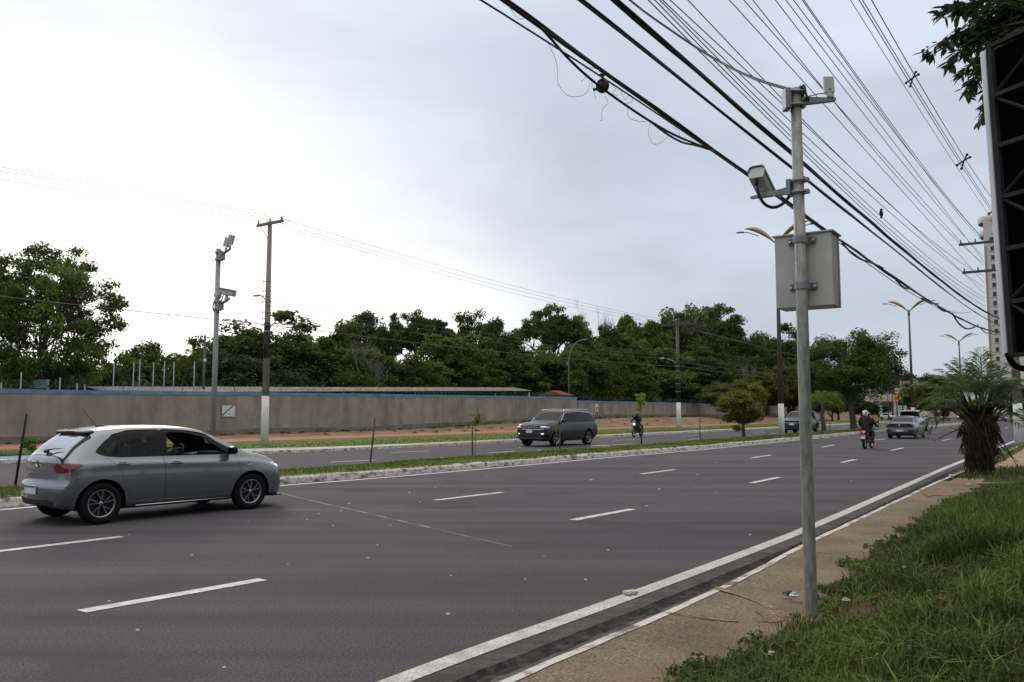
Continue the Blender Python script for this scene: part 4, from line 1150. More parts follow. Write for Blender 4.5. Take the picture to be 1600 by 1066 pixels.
def strap(z, w=.20, ht=.05):
    b = MB()
    n = 12
    pts = [(-.052 * math.sin(math.pi * k / n), .052 * math.cos(math.pi * k / n)) for k in range(n + 1)]
    pts = [(.066, w / 2), (.050, w / 2), (.050, .052)] + pts + [(.050, -.052), (.050, -w / 2), (.066, -w / 2)]
    vs = []
    for (x, y) in pts: vs += [(x, y, z - ht / 2), (x, y, z + ht / 2)]
    b.add(vs, [(2 * i, 2 * i + 2, 2 * i + 3, 2 * i + 1) for i in range(len(pts) - 1)])
    vs2 = []
    for (x, y) in pts:
        l = math.hypot(x - .06, y) or 1
        vs2 += [(x - .006, y, z - ht / 2 - .0), (x - .006, y, z + ht / 2)]
    for s in (-1, 1):
        b.box((.056, s * .078, z), (.012, w / 2 - .055, ht))
        b.tube([(.035, s * .088, z), (.075, s * .088, z)], .011, seg=6, mi=1)
    return b
for zz in (at(1258, 375, pb.y).z - pb.z, at(1258, 447, pb.y).z - pb.z):
    strap(zz).build('strap', [M_galv2, M_boxlight], pole)
# camera on its arm towards the road
za = at(1248, 292, pb.y).z - pb.z
b = MB(); b.box((.0, .065, za), (.10, .035, .125), bev=.006)
for dz in (-.045, .045):
    b.lathe([(.0455, za + dz - .012), (.056, za + dz - .012), (.056, za + dz + .012), (.0455, za + dz + .012)], seg=20)
    b.tube([(-.05, -.055, za + dz), (.05, -.055, za + dz)], .008, seg=6); b.box((0, -.062, za + dz), (.05, .035, .03))
b.prism([(.08, -.028), (.08, .028), (.34, .005), (.34, -.025)], 'yz', -.018, .018) if False else None
b.add([(-.02, .08, za - .045), (-.02, .08, za + .005), (-.02, .37, za - .025), (-.02, .37, za - .04), (.02, .08, za - .045), (.02, .08, za + .005), (.02, .37, za - .025), (.02, .37, za - .04)], [(0, 1, 2, 3), (7, 6, 5, 4), (0, 4, 5, 1), (1, 5, 6, 2), (2, 6, 7, 3), (3, 7, 4, 0)])
b.build('bracket', M_galv2, pole)
b = MB()
RC = Euler((0, .42, 0)).to_matrix()
cc = Vector((.06, .30, za + .085))
prof = [(-.055, -.045), (-.065, .0), (-.055, .042), (-.035, .055), (.035, .055), (.055, .042), (.065, .0), (.055, -.045)]
vs = []
for xx, k in ((-.14, 1.0), (.13, .98)):
    vs += [cc + RC @ Vector((xx, y * k, z * k)) for (y, z) in prof]
n = len(prof)
b.add(vs, [list(range(n)), list(range(2 * n - 1, n - 1, -1))] + [(i, i + n, (i + 1) % n + n, (i + 1) % n) for i in range(n)])
vs = []
for xx in (-.155, .16):
    vs += [cc + RC @ Vector((xx, y * 1.10, z * 1.10 + .004)) for (y, z) in prof[1:-1]]
    vs += [cc + RC @ Vector((xx, y * 1.02, z * 1.02 + .004)) for (y, z) in prof[1:-1]]
k = n - 2
fs = []
for i in range(k - 1):
    fs += [(i, 2 * k + i, 2 * k + i + 1, i + 1), (k + i, k + i + 1, 3 * k + i + 1, 3 * k + i), (i, i + 1, k + i + 1, k + i)]
b.add(vs, fs, 1)
b.box(cc + RC @ Vector((.03, 0, -.06)), (.09, .05, .03), rot=RC); b.tube([cc + RC @ Vector((.02, 0, -.05)), (.04, .30, za - .03)], .018, seg=8)
b.build('traffic_camera', [M_boxlight, M_galv2], pole)
b = MB()
q0 = cc + RC @ Vector((-.12, 0, -.045))
b.tube([q0, q0 + Vector((0, 0, -.05))], .014, seg=8)
def bez(P, n=14):
    P = [Vector(p) for p in P]
    out = []
    for i in range(n + 1):
        t = i / n; Q = P[:]
        while len(Q) > 1: Q = [Q[j].lerp(Q[j + 1], t) for j in range(len(Q) - 1)]
        out.append(Q[0])
    return out
b.tube(bez([q0 + Vector((0, 0, -.04)), q0 + Vector((0, -.01, -.22)), q0 + Vector((.04, -.10, -.27)), (0, .14, za - .15), (0, .07, za - .065)]), .0125, seg=8)
b.build('camera_cable', M_rubber, pole)
# radar panel on the top arm
zt = at(1246, 155, pb.y).z - pb.z
AX = Vector((DX, -DY, 0))                     # across the view, away from the road
AN = Vector((DY, DX, 0))
MA = Matrix((AX, AN, Vector((0, 0, 1)))).transposed()
def arm_pt(a, n_, z): return AX * a + AN * n_ + Vector((0, 0, z))
b = MB(); b.box(arm_pt(-.07, 0, zt - .005), (.045, .10, .165), rot=MA, bev=.006)
for dz in (-.055, .05):
    b.lathe([(.041, zt + dz - .012), (.052, zt + dz - .012), (.052, zt + dz + .012), (.041, zt + dz + .012)], seg=20); b.box(arm_pt(.055, 0, zt + dz), (.03, .05, .03), rot=MA)
    b.tube([arm_pt(-.06, -.05, zt + dz), arm_pt(.06, -.05, zt + dz)], .008, seg=6)
vs = [arm_pt(a_, n_, z) for n_ in (-.02, .02) for (a_, z) in ((.04, zt - .05), (.04, zt + .012), (.305, zt + .005), (.305, zt - .016))]
b.add(vs, [(0, 3, 2, 1), (4, 5, 6, 7), (0, 1, 5, 4), (1, 2, 6, 5), (2, 3, 7, 6), (3, 0, 4, 7)])
b.build('bracket', M_galv2, pole)
b = MB(); b.box(arm_pt(.262, .01, zt + .115), (.080, .035, .135), rot=MA @ Euler((-.1, 0, 0)).to_matrix(), bev=.006); b.tube([arm_pt(.262, 0, zt), arm_pt(.262, 0, zt + .05)], .016, seg=8); b.box(arm_pt(.262, 0, zt + .02), (.055, .06, .03), rot=MA, bev=.005)
b.ball(arm_pt(.262, -.012, zt + .075), .008, seg=8, rings=5, mi=1); b.tube([arm_pt(.08, -.022, zt + .01), arm_pt(.18, -.025, zt + .035), arm_pt(.26, -.02, zt + .03)], .005, seg=6)
b.build('radar_panel', [M_boxlight, M_black], pole)
b = MB()
rg = random.Random(2)
for i in range(7):
    a = Vector((.02, -.02 + rg.uniform(-.02, .02), h - .02))
    b.tube(bez([a, a + Vector((rg.uniform(-.06, .06), rg.uniform(-.08, .0), .10)), a + Vector((rg.uniform(-.05, .05), rg.uniform(-.1, .05), -.10))], 8), .008, seg=6)
b.build('cable_knot', mat('reddish_cable', (0.035, 0.014, 0.014), 0.6, var=0.4, scale=30), pole)

# left camera pole in the median
p = R(11.9, 16.3, 0.2)
r_ = ray(332, 700); Yc = 18.9
p = Vector((r_.x * Yc / r_.y, Yc, 0.2)); 
pole2 = thing('camera_pole', 'slim grey camera pole behind the silver hatchback, with two small boxes on top', 'camera pole', p, DA)
h2 = at(337, 389, Yc).z - .2
b = MB(); b.tube([(0, 0, -.2), (0, 0, h2)], [.062, .054], seg=20); b.build('pole', M_galv2, pole2)
def head_arm(z):
    """mounting plate and an arm reaching across the verge side; returns points along it"""
    b = MB(); b.box((.0, -.085, z), (.10, .07, .24), bev=.01)
    for dz in (-.08, .08): b.lathe([(.058, z + dz - .02), (.078, z + dz - .02), (.078, z + dz + .02), (.058, z + dz + .02)], seg=16)
    a0, a1 = Vector((0, -.10, z + .02)), Vector((-.05, -.50, z + .10))
    d = (a1 - a0).normalized(); 
    b.tube([a0, a1], [.045, .028], seg=4, smooth=False)
    b.box((-.02, -.17, z - .04), (.09, .12, .14), bev=.01)
    b.build('bracket', M_galv2, pole2)
    return a0, a1
z1 = h2 - .17
a0, a1 = head_arm(z1)
for k, f in ((0, .52), (1, .95)):
    q = a0.lerp(a1, f)
    b = MB(); b.tube([q, q + Vector((0, 0, .10))], .03, seg=8); b.box(q + Vector((0, -.03, .22)), (.07, .135, .22), rot=Euler((.28, 0, .3)), bev=.012); b.build('radar_panel', M_box, pole2)
z1 = at(334, 478, Yc).z - .2
a0, a1 = head_arm(z1)
b = MB()
RM = Matrix.Rotation(.35, 3, 'Z') @ Matrix.Rotation(.20, 3, 'X')
c_ = a0.lerp(a1, .75) + Vector((0, 0, .19))
b.box(c_, (.15, .42, .13), rot=RM, bev=.025); b.box(c_ + Vector((0, -.01, .075)), (.19, .48, .018), rot=RM, mi=1); b.tube([c_ + Vector((0, 0, -.06)), a0.lerp(a1, .75)], .035, seg=8); b.box(a0.lerp(a1, .8) + Vector((0, 0, .04)), (.08, .12, .06), bev=.01)
b.box((.0, -.02, z1 + .24), (.12, .15, .12), rot=Euler((.5, 0, 0)), bev=.02)
b.build('traffic_camera', [M_box, M_boxlight], pole2)
b = MB(); b.tube(bez([(-.03, -.03, z1 + .2), (-.10, .10, z1), (-.05, .08, z1 - .22), (.0, -.1, z1 - .16)]), .014, seg=6); b.tube(bez([c_ + Vector((0, .12, -.05)), (-.08, -.18, z1 - .05), (-.03, -.12, z1 - .12)]), .014, seg=6); b.build('camera_cable', M_rubber, pole2)

# utility poles
def insulator(b, c, r=.06, h=.16, mi=0):
    b.lathe([(r * .5, 0), (r, h * .2), (r * .55, h * .35), (r * .9, h * .55), (r * .5, h * .7), (r * .6, h * .9), (.001, h)], c=c, seg=10, mi=mi)
def utility_pole(name, label, p, H, r0, r1, zwhite, bands, arms, lamp=None, group=None, racks=(), shaft=None):
    """arms: (z, y0, y1, tilt) crossarms spanning local y (towards the far verge is +y)"""
    root = thing(name, label, 'utility pole', p, DA, group)
    rr = lambda z: r0 + (r1 - r0) * z / H
    b = MB(); b.tube([(0, 0, zwhite - .003), (0, 0, H)], [rr(zwhite), r1], seg=16); b.build('shaft', shaft or M_concrete, root)
    b = MB(); b.tube([(0, 0, -.2), (0, 0, zwhite * .6), (0, 0, zwhite)], [r0 * 1.03, rr(zwhite * .6) * 1.02, rr(zwhite) * 1.03], seg=16); b.build('white_base', M_white_p, root)
    for (za, zb) in bands:
        b = MB(); b.tube([(0, 0, za), (0, 0, zb)], [rr(za) + .012, rr(zb) + .012], seg=16); b.build('black_band', M_blackband, root)
    for (z, y0, y1, m_) in arms:
        b = MB(); b.box((-rr(z) - .06, (y0 + y1) / 2, z), (.10, y1 - y0, .13), bev=.01)
        b.tube([(-rr(z) - .05, min(y1, .6) * .8, z - .05), (-rr(z) + .02, 0.05, z - .7)], .014, seg=6)
        arm = b.build('crossarm', m_, root)
        n = max(2, int((y1 - y0) / .65))
        for k in range(n + 1):
            b = MB(); insulator(b, (-rr(z) - .06, y0 + .1 + (y1 - y0 - .2) * k / n, z + .06), .05, .2); b.build('insulator', M_porcelain, arm)
    for z in racks:
        b = MB(); b.lathe([(rr(z) + .012, z - .03), (rr(z) + .02, z), (rr(z) + .012, z + .03)], seg=14); b.box((-rr(z) - .03, .12, z), (.04, .16, .025)); insulator(b, (-rr(z) - .04, .18, z - .05), .035, .1); b.build('wire_rack', M_galv2, root)
    if lamp:
        z, dy, up = lamp
        b = MB(); b.tube(bez([(0, rr(z), z), (0, rr(z) + dy * .4, z + up * .9), (0, dy, z + up)]), .03, seg=8)
        b.build('lamp_arm', M_galv2, root)
        b = MB(); b.ball((0, dy + (.22 if dy > 0 else -.22), z + up + .02), (.10, .30, .06), seg=12, rings=6); b.build('lamp_head', M_boxlight, root)
    return root
P1 = ground_at(413, 695, .16)
H1 = at(420.5, 347, P1.y).z - .16
zz = lambda v, P: at(413, v, P.y).z - P.z
utility_pole('utility_pole', 'tan concrete utility pole with white base and one timber crossarm, on the far lawn', P1, H1, .185, .10, zz(619, P1), [(zz(560, P1), zz(505, P1))],
             [(H1 - .12, -1.15, .75, M_wood)], lamp=(zz(470, P1), .62, .30), racks=[zz(v, P1) for v in (440, 455, 463, 472, 488, 498, 508, 518)])
P2 = ground_at(1061, 671, .16)
z2 = lambda v: at(1061, v, P2.y).z - P2.z
utility_pole('utility_pole', 'black banded utility pole with white base and wide crossarm, right of the oncoming motorcycle', P2, z2(505), .21, .12, z2(629), [(z2(628), z2(560))],
             [(z2(508), -1.9, 1.5, M_lamp_pole)], lamp=(z2(568), 1.35, .5), racks=[z2(v) for v in (572, 580, 590, 600, 612)], shaft=M_lamp_pole)
P3 = R(49.9, 2.8, .1)
z3 = lambda v: at(1588, v, P3.y).z - P3.z
near_pole = utility_pole('utility_pole', 'concrete utility pole with white base behind the billboard, carrying two dark crossarms', P3, 11.3, .22, .14, z3(630), [], 
             [(z3(376), -.6, 2.3, M_lamp_pole), (z3(421), -.6, 2.2, M_lamp_pole)], racks=[z3(v) for v in (478, 500, 512, 524)])
for i, (u, v, Y, H, r) in enumerate(((1402, 600, 128, 10.5, .13), (1411, 604, 133, 8.2, .12), (1395, 610, 160, 8.4, .12), (1388, 612, 165, 7.8, .12))):
    p = at(u, 645, Y); p.z = .1
    root = thing('utility_pole', 'thin dark utility pole far off, rising behind the round speed sign', 'utility pole', p, DA, 'far poles by the speed sign')
    b = MB(); b.tube([(0, 0, 0), (0, 0, H)], [r, r * .7], seg=8); b.build('shaft', M_lamp_pole, root)
    b = MB(); b.box((-.12, 0, H - .4), (.1, 2.2, .12)); b.build('crossarm', M_lamp_pole, root)
p = at(318, 600, 62); p.z = .1
root = thing('utility_pole', 'thin black post with a small white box, behind the wall beside the coconut palm', 'utility pole', p, DA)
b = MB(); b.tube([(0, 0, 0), (0, 0, at(318, 526, 62).z)], [.11, .08], seg=8); b.build('shaft', M_lamp_pole, root)
b = MB(); b.box((-.05, -.15, at(318, 565, 62).z), (.12, .2, .22)); b.build('meter_box', M_white_p, root)

# winged street lamps in the median
def make_street_lamp(label, p, H):
    root = thing('street_lamp', label, 'street lamp', p, DA, 'winged street lamps along the median')
    b = MB(); b.tube([(0, 0, 2.05), (0, 0, H)], [.165, .085], seg=14); b.lathe([(.12, H * .45), (.165, H * .45), (.12, H * .45 + .1)], seg=12) ; b.build('pole', M_lamp_pole, root)
    b = MB(); b.tube([(0, 0, -.15), (0, 0, 2.05)], [.19, .178], seg=14); b.build('white_base', M_white_p, root)
    b = MB(); b.tube([(0, 0, H - .55), (0, 0, H + .05)], [.11, .13], seg=12); b.build('collar', M_green_col, root)
    for s in (-1, 1):
        b = MB()
        n = 16; vs = []
        for k in range(n + 1):
            u = k / n
            y = s * (.05 + 2.05 * u)
            zc = H - .1 + 1.22 * (1 - (1 - u) ** 2.0)
            w = .06 + .24 * math.sin(math.pi * min(1, u * .92 + .1)) * (1 - .55 * u)
            th = .19 * math.sin(math.pi * min(1, u * .95 + .05)) + .02
            vs += [(-w, y, zc), (0, y, zc + th), (w, y, zc), (0, y, zc - th * .8)]
        fs = []
        for k in range(n):
            a = 4 * k; c = a + 4
            fs += [(a + j, a + (j + 1) % 4, c + (j + 1) % 4, c + j) for j in range(4)]
        b.add(vs, [f[::-1] for f in fs], 0, True)
        b.build('wing', M_wing, root)
        b = MB(); b.tube([(0, s * 1.2, H + .55), (0, s * 1.9, H + .86), (0, s * 2.25, H + .93)], .035, seg=6)
        b.box((0, s * 2.40, H + .93), (.24, .5, .09), rot=Euler((s * .06, 0, 0)), bev=.03); b.build('lamp_head', M_galv2, root)
    return root
HL_ = 12.6
for lab, s, t in (('winged street lamp with white base beside the grey camera pole, nearest of the winged lamps', 53.9, 16.05), ('winged street lamp rising behind the speed sign, next after the lamp by the camera pole', 99, 15.3),
                  ('small winged street lamp just above the top of the shaggy palm', 146, 15.6), ('farthest winged street lamp, its wings among the fronds of the shaggy palm', 190, 16.6)):
    make_street_lamp(lab, R(s, t, .2), HL_)
# single curved lamp behind the wall
p = at(889, 640, 103.5); p.z = .8
root = thing('street_lamp', 'thin pale lamp post with a curved arm, in front of the wood behind the wall', 'street lamp', p, 0)
hh = at(889, 562, 103.5).z - .8
b = MB(); b.tube([(0, 0, 0), (0, 0, hh)] + [tuple(q) for q in bez([(0, 0, hh), (.1, 0, hh + 1.4), (.8, 0, hh + 2.3), (1.8, 0, hh + 2.5)], 8)[1:]], .06, seg=8); b.build('pole', M_concrete, root)
b = MB(); b.ball((2.05, 0, hh + 2.5), (.35, .12, .07), seg=10, rings=6); b.build('lamp_head', M_galv2, root)
b = MB(); b.box((-.2, 0, hh - .5), (.14, .2, .5)); b.build('control_box', M_galv2, root)
# lamp of the far verge seen past the camera pole
p = at(1262, 650, 95); p.z = .6

# boundary wall
M_wall = mat('wall_render', (0.212, 0.184, 0.148), 0.95, col2=(0.300, 0.264, 0.214), streak=(1.1, .09, (1.2, 1.2, .07)), scale=0.6, stretch=(1, 1, 0.35), detail=9, bump=0.25, bscale=14, speck=(1.2, 0.10))
M_wallbase = mat('wall_render_damp', (0.135, 0.125, 0.10), 0.95, col2=(0.195, 0.18, 0.145), scale=0.8, detail=9, bump=0.3, bscale=14)
M_coping = mat('blue_coping', (0.085, 0.17, 0.27), 0.85, col2=(0.14, 0.25, 0.37), scale=1.2, stretch=(1, 1, 3), detail=7, lo=.3, hi=.6)
M_wire = mat('razor_wire', (0.13, 0.13, 0.13), 0.5, metal=0.6, var=0.2, scale=10)
ZT = [(-60, 2.9), (23, 3.02), (39, 3.17), (54, 3.3), (72, 3.44), (86, 3.52), (87, 3.52)]
def wall_section(s0, s1, ztop, label, step):
    root = thing('boundary_wall', label, 'wall', R((s0 + s1) / 2, WALL_T, 0))
    inv = Vector(root.location)
    ss = []
    s = s0
    while s < s1: ss.append(s); s += step
    ss.append(s1)
    def sheet(name, lines, m_):
        b = MB(); vs = []
        for s in ss:
            for (dt, z) in lines(s): vs.append(R(s, WALL_T + dt, z) - inv)
        k = len(lines(s0))
        fs = [(i * k + j, i * k + (j + 1) % k, (i + 1) * k + (j + 1) % k, (i + 1) * k + j) for i in range(len(ss) - 1) for j in range(k)]
        fs += [list(range(k))[::-1], [(len(ss) - 1) * k + j for j in range(k)]]
        b.add(vs, fs); return b.build(name, m_, root)
    zb = lambda s: smooth_tab(ZB, s)
    sheet('wall_face', lambda s: [(0, zb(s) - .6), (.22, zb(s) - .6), (.22, ztop(s) - .26), (0, ztop(s) - .26)], M_wall)
    sheet('plinth', lambda s: [(-.035, zb(s) - .6), (-.003, zb(s) - .6), (-.003, zb(s) + .38 + .06 * math.sin(s * .35)), (-.035, zb(s) + .36 + .06 * math.sin(s * .35))], M_wallbase)
    sheet('coping', lambda s: [(-.025, ztop(s) - .26), (.245, ztop(s) - .26), (.245, ztop(s)), (-.025, ztop(s))], M_coping)
    return root, inv
wall1, inv1 = wall_section(-40, 86.5, lambda s: smooth_tab(ZT, s), 'long grey rendered wall with a blue band along its top and razor wire, left of the step', 4)
wall2, inv2 = wall_section(86.8, 172, lambda s: 3.14, 'lower stretch of grey rendered wall with blue top, right of the step', 5)
def razor(root, inv, s0, s1, ztop, r=.22, pitch=.55):
    pts = []
    n = int((s1 - s0) / pitch * 8)
    rr_ = random.Random(3)
    for i in range(n):
        s = s0 + (s1 - s0) * i / n; a = i * 2 * math.pi / 8
        rad2 = r * (1 + .15 * math.sin(s * 1.7))
        pts.append(R(s + .1 * math.cos(a), WALL_T + .1 + rad2 * math.cos(a), ztop(s) + r + .03 + rad2 * math.sin(a)) - inv)
    b = MB(); b.tube(pts, .0055, seg=3, smooth=False)
    b.tube([R(s0 + (s1 - s0) * i / 40, WALL_T + .1, ztop(s0 + (s1 - s0) * i / 40) + r) - inv for i in range(41)], .008, seg=3)
    b.build('razor_wire', M_wire, root)
    s = s0 + 1
    while s < s1:
        b = MB(); b.tube([R(s, WALL_T + .1, ztop(s) - .05) - inv, R(s, WALL_T + .1, ztop(s) + .62) - inv], .022, seg=6); b.build('wire_post', M_lamp_pole, root)
        s += 4.2
razor(wall1, inv1, 20, 86, lambda s: smooth_tab(ZT, s))
razor(wall2, inv2, 87.2, 165, lambda s: 3.14, r=.24)
# plates on the wall
def wall_plate(name, label, u0, v0, u1, v1, draw):
    def hit(u, v):
        r = ray(u, v); d = -r.x * DY + r.y * DX
        return Vector((0, 0, EYE)) + r * ((WALL_T - .06) / d)
    c = hit((u0 + u1) / 2, (v0 + v1) / 2)
    w = (hit(u1, v0) - hit(u0, v0)).length; hgt = hit(u0, v0).z - hit(u0, v1).z
    root = thing(name, label, 'sign', c, DA)
    draw(root, w, hgt)
M_sign_white = mat('sign_white', (0.62, 0.60, 0.60), 0.5, var=0.05, scale=6)
M_teal = mat('teal_stripe', (0.03, 0.16, 0.135), 0.5, var=0.1, scale=6)
M_blue_sign = mat('sign_blue', (0.04, 0.14, 0.36), 0.5, var=0.1, scale=6)
M_pinkink = mat('faded_ink', (0.50, 0.42, 0.44), 0.6, var=0.1, scale=20)
def draw1(root, w, h):
    b = MB(); b.box((0, 0, 0), (w, .03, h), bev=.006); b.build('board', M_sign_white, root)
    b = MB(); b.add([(-w / 2, -.019, -h / 2), (-w / 2 + .0, -.019, -h / 2 + .14), (w / 2 - .24, -.019, h / 2), (w / 2 - .07, -.019, h / 2)], [(0, 3, 2, 1)]); b.build('stripe', M_teal, root)
    b = MB()
    for (x, z, ww) in ((-.22, .28, .5), (-.28, .14, .34), (-.3, .0, .26), (.22, -.1, .36), (.1, -.28, .6), (.15, -.36, .5)): b.add([(x * w - ww * w * .35, -.0185, z * h), (x * w + ww * w * .35, -.0185, z * h), (x * w + ww * w * .35, -.0185, z * h + .035), (x * w - ww * w * .35, -.0185, z * h + .035)], [(0, 1, 2, 3)])
    b.build('faded_print', M_pinkink, root)
wall_plate('wall_sign', 'white rectangular plate with a teal diagonal stripe, fixed to the grey wall', 347, 634, 367, 651, draw1)
def draw2(root, w, h):
    b = MB(); b.box((0, 0, 0), (w, .03, h), bev=.006); b.build('board', M_sign_white, root)
    b = MB(); b.add([(-w * .3, -.019, -h * .38), (w * .2, -.019, -h * .38), (w * .36, -.019, -h * .05), (w * .1, -.019, h * .18), (-w * .22, -.019, h * .05)], [(0, 1, 2, 3, 4)]); b.build('blue_print', M_blue_sign, root)
wall_plate('wall_sign', 'small upright white plate with a blue mark, on the wall just right of the step', 930, 631.5, 934.5, 643, draw2)

# long low shed whose roof shows above the wall
M_roof = mat('fibre_roof', (0.15, 0.13, 0.118), 0.9, col2=(0.235, 0.21, 0.19), scale=0.7, stretch=(4, 1, 1), rot=RZ, detail=6)
root = thing('shed', 'long low shed with a grey corrugated roof showing just above the wall', 'shed', R(55, 55.3, 0))
inv = Vector(root.location)
def shed_edge(u, t):
    k = u / 1000
    r = ray(u, 615); d = -r.x * DY + r.y * DX
    return (Vector((0, 0, EYE)) + r * (t / d))
a0, a1 = to_st(shed_edge(150, 54))[0], to_st(shed_edge(806, 55))[0]
b = MB(); vs = []
n = 260
for i in range(n + 1):
    s = a0 + (a1 - a0) * i / n
    w = .03 * (i % 2)
    for (t, z) in ((52.6, 3.0), (55.3, 3.42), (58.0, 3.0)): vs.append(R(s, t, z + w + (s - a0) / (a1 - a0) * 1.2) - inv)
b.add(vs, [(i * 3 + j, i * 3 + j + 1, i * 3 + j + 4, i * 3 + j + 3) for i in range(n) for j in range(2)])
b.build('roof', M_roof, root)
b = MB(); vs = [R(s, t, z) - inv for (s, t) in ((a0 + 1, 53), (a1 - 3, 53), (a1 - 3, 57.6), (a0 + 1, 57.6)) for z in (0, 2.95)]
b.add(vs, [(0, 2, 3, 1), (2, 4, 5, 3), (4, 6, 7, 5), (6, 0, 1, 7)]); b.build('wall', mat('shed_wall', (0.05, 0.045, 0.04), 0.9, var=.3, scale=1), root)
b = MB()
for s, t in ((a1 - .4, 52.9), (a1 - .4, 57.7)): b.tube([R(s, t, 0) - inv, R(s, t, 4.1) - inv], .08, seg=8)
b.build('post', M_white_p, root)
# small red tiled roof beyond the shed
p = at(868, 612, 108)
root = thing('hut', 'small hut with a reddish roof peeping over the wall right of the long shed', 'hut', (p.x, p.y, 0), DA)
zt = p.z
b = MB(); b.add([(-1.2, -2, zt - .5), (1.2, -2, zt - .5), (1.2, 2, zt - .5), (-1.2, 2, zt - .5), (-1.2, 0, zt + .12), (1.2, 0, zt + .12)], [(0, 1, 5, 4), (2, 3, 4, 5), (0, 4, 3), (1, 2, 5)]); b.build('roof', mat('red_tiles', (0.20, 0.085, 0.05), 0.9, var=.3, scale=6), root)
b = MB(); b.box((0, 0, zt / 2 - .28), (2.2, 3.5, zt - .56)); b.build('wall', M_wallbase, root)

# blue court posts behind the wall
M_bluepost = mat('blue_post', (0.18, 0.29, 0.37), 0.6, var=0.15, scale=3)
posts = ((1.5, 598), (32, 582), (93, 590), (120, 599), (132, 601), (176.5, 565), (207.5, 567), (217, 562), (238.5, 567), (255.5, 564.5), (270.5, 566), (302.5, 565))
for i, (u, v) in enumerate(posts):
    Y = (52.0 + .3 * (i % 3)) / (DX - DY * (u - 800) / F_PX)
    p = at(u, 612, Y); top = at(u, v, Y).z
    o = MB().tube([(0, 0, 0), (0, 0, top)], .038, seg=8).build('court_post', M_bluepost, None, (p.x, p.y, 0))
    tag(o, ('tall pale blue steel post of the row left of the grey camera pole' if v < 580 else 'short pale blue post behind the wall under the big leafy tree'), 'post', 'blue posts behind the wall')
root = thing('bench_shelter', 'pale blue and white box frame behind the wall under the big leafy tree', 'shelter', (at(58, 610, 56).x, 56, 0), DA * .0)
zt0, zt1 = at(58, 607, 56).z, at(58, 593, 56).z
M_paleblue = mat('pale_blue_board', (0.30, 0.42, 0.48), 0.7, var=.1, scale=2)
b = MB(); b.box((.0, 0, (zt0 + zt1) / 2), (1.62, .06, zt1 - zt0), bev=.01); b.build('panel', M_paleblue, root)
b = MB(); b.tube([(-.72, 0, 0), (-.72, 0, zt1 + .55), (-.35, 0, zt1 + .62)], .07, seg=8); b.tube([(.72, 0, 0), (.72, 0, zt1)], .05, seg=8); b.build('frame', M_white_p, root)

# traffic sign
p = at(1402.5, 650, 104); p.z = .15
root = thing('traffic_sign', 'round 60 speed limit sign above a yellow diamond children-crossing sign on one post', 'traffic sign', p, 0)
zs = lambda v: at(1402, v, 104).z - p.z
b = MB(); b.tube([(0, 0, 0), (0, 0, zs(603))], .05, seg=8); b.build('post', M_galv2, root)
M_signred = mat('sign_red', (0.30, 0.02, 0.02), 0.5, var=.1, scale=4); M_yel = mat('sign_yellow', (0.55, 0.27, 0.015), 0.5, var=.08, scale=4); M_ink = mat('sign_black', (0.01, 0.01, 0.01), 0.6, var=.1, scale=4)
b = MB(); rS = (zs(605.5) - zs(615.5)) / 2; zc = zs(610.5)
b.lathe([(.001, -.075), (rS, -.075), (rS, -.06), (.001, -.06)], c=(0, 0, zc), seg=28, axis='Y', mi=0, smooth=False)
b.lathe([(.001, -.082), (rS * .80, -.082), (rS * .8, -.076)], c=(0, 0, zc), seg=28, axis='Y', mi=1, smooth=False)
b.build('speed_disc', [M_signred, M_sign_white], root)
def stroke(b, pts, w, y, mi=0):
    for (a, c) in zip(pts, pts[1:]):
        a, c = Vector(a), Vector(c); d = (c - a).normalized(); n_ = Vector((-d.y, d.x)) * w / 2; a2, c2 = a - d * w * .3, c + d * w * .3
        b.add([(q.x, y, q.y) for q in (a2 - n_, c2 - n_, c2 + n_, a2 + n_)], [(0, 1, 2, 3)], mi)
b = MB(); q = rS * .42
six = [(-.25 * q, q), (-.8 * q, .75 * q), (-1.0 * q, 0), (-.9 * q, -.8 * q), (-.4 * q, -q), (-.05 * q, -.6 * q), (-.1 * q, -.05 * q), (-.5 * q, .1 * q), (-.9 * q, -.15 * q)]
zero = [(.6 * q + .42 * q * math.cos(a * math.pi / 6), q * math.sin(a * math.pi / 6)) for a in range(13)]
for pts in (six, zero): stroke(b, [(x, zc + z) for (x, z) in pts], rS * .17, -.085)
b.build('numerals', M_ink, root)
b = MB(); zd = zs(621.8); hd = (zs(615) - zs(628.5)) / 2
b.prism([(0, zd - hd), (hd, zd), (0, zd + hd), (-hd, zd)], 'xz', -.075, -.06, 0)
b.build('diamond_plate', M_yel, root)
b = MB()
for (x, k) in ((-.16, .72), (.14, 1.0)):
    c0 = zd - hd * .48
    hh = hd * .95 * k
    for (pts, w) in (([(x, c0 + hh * .45), (x, c0 + hh * .8)], .17 * k), ([(x - .1 * k, c0), (x, c0 + hh * .45), (x + .14 * k, c0)], .09 * k), ([(x - .18 * k, c0 + hh * .45), (x, c0 + hh * .75), (x + .2 * k, c0 + hh * .5)], .06 * k)): stroke(b, pts, w, -.079)
    b.add([(x + .085 * k * math.cos(a * math.pi / 5), -.079, c0 + hh * .95 + .085 * k * math.sin(a * math.pi / 5)) for a in range(10)], [list(range(10))])
b.build('children_symbol', M_ink, root)

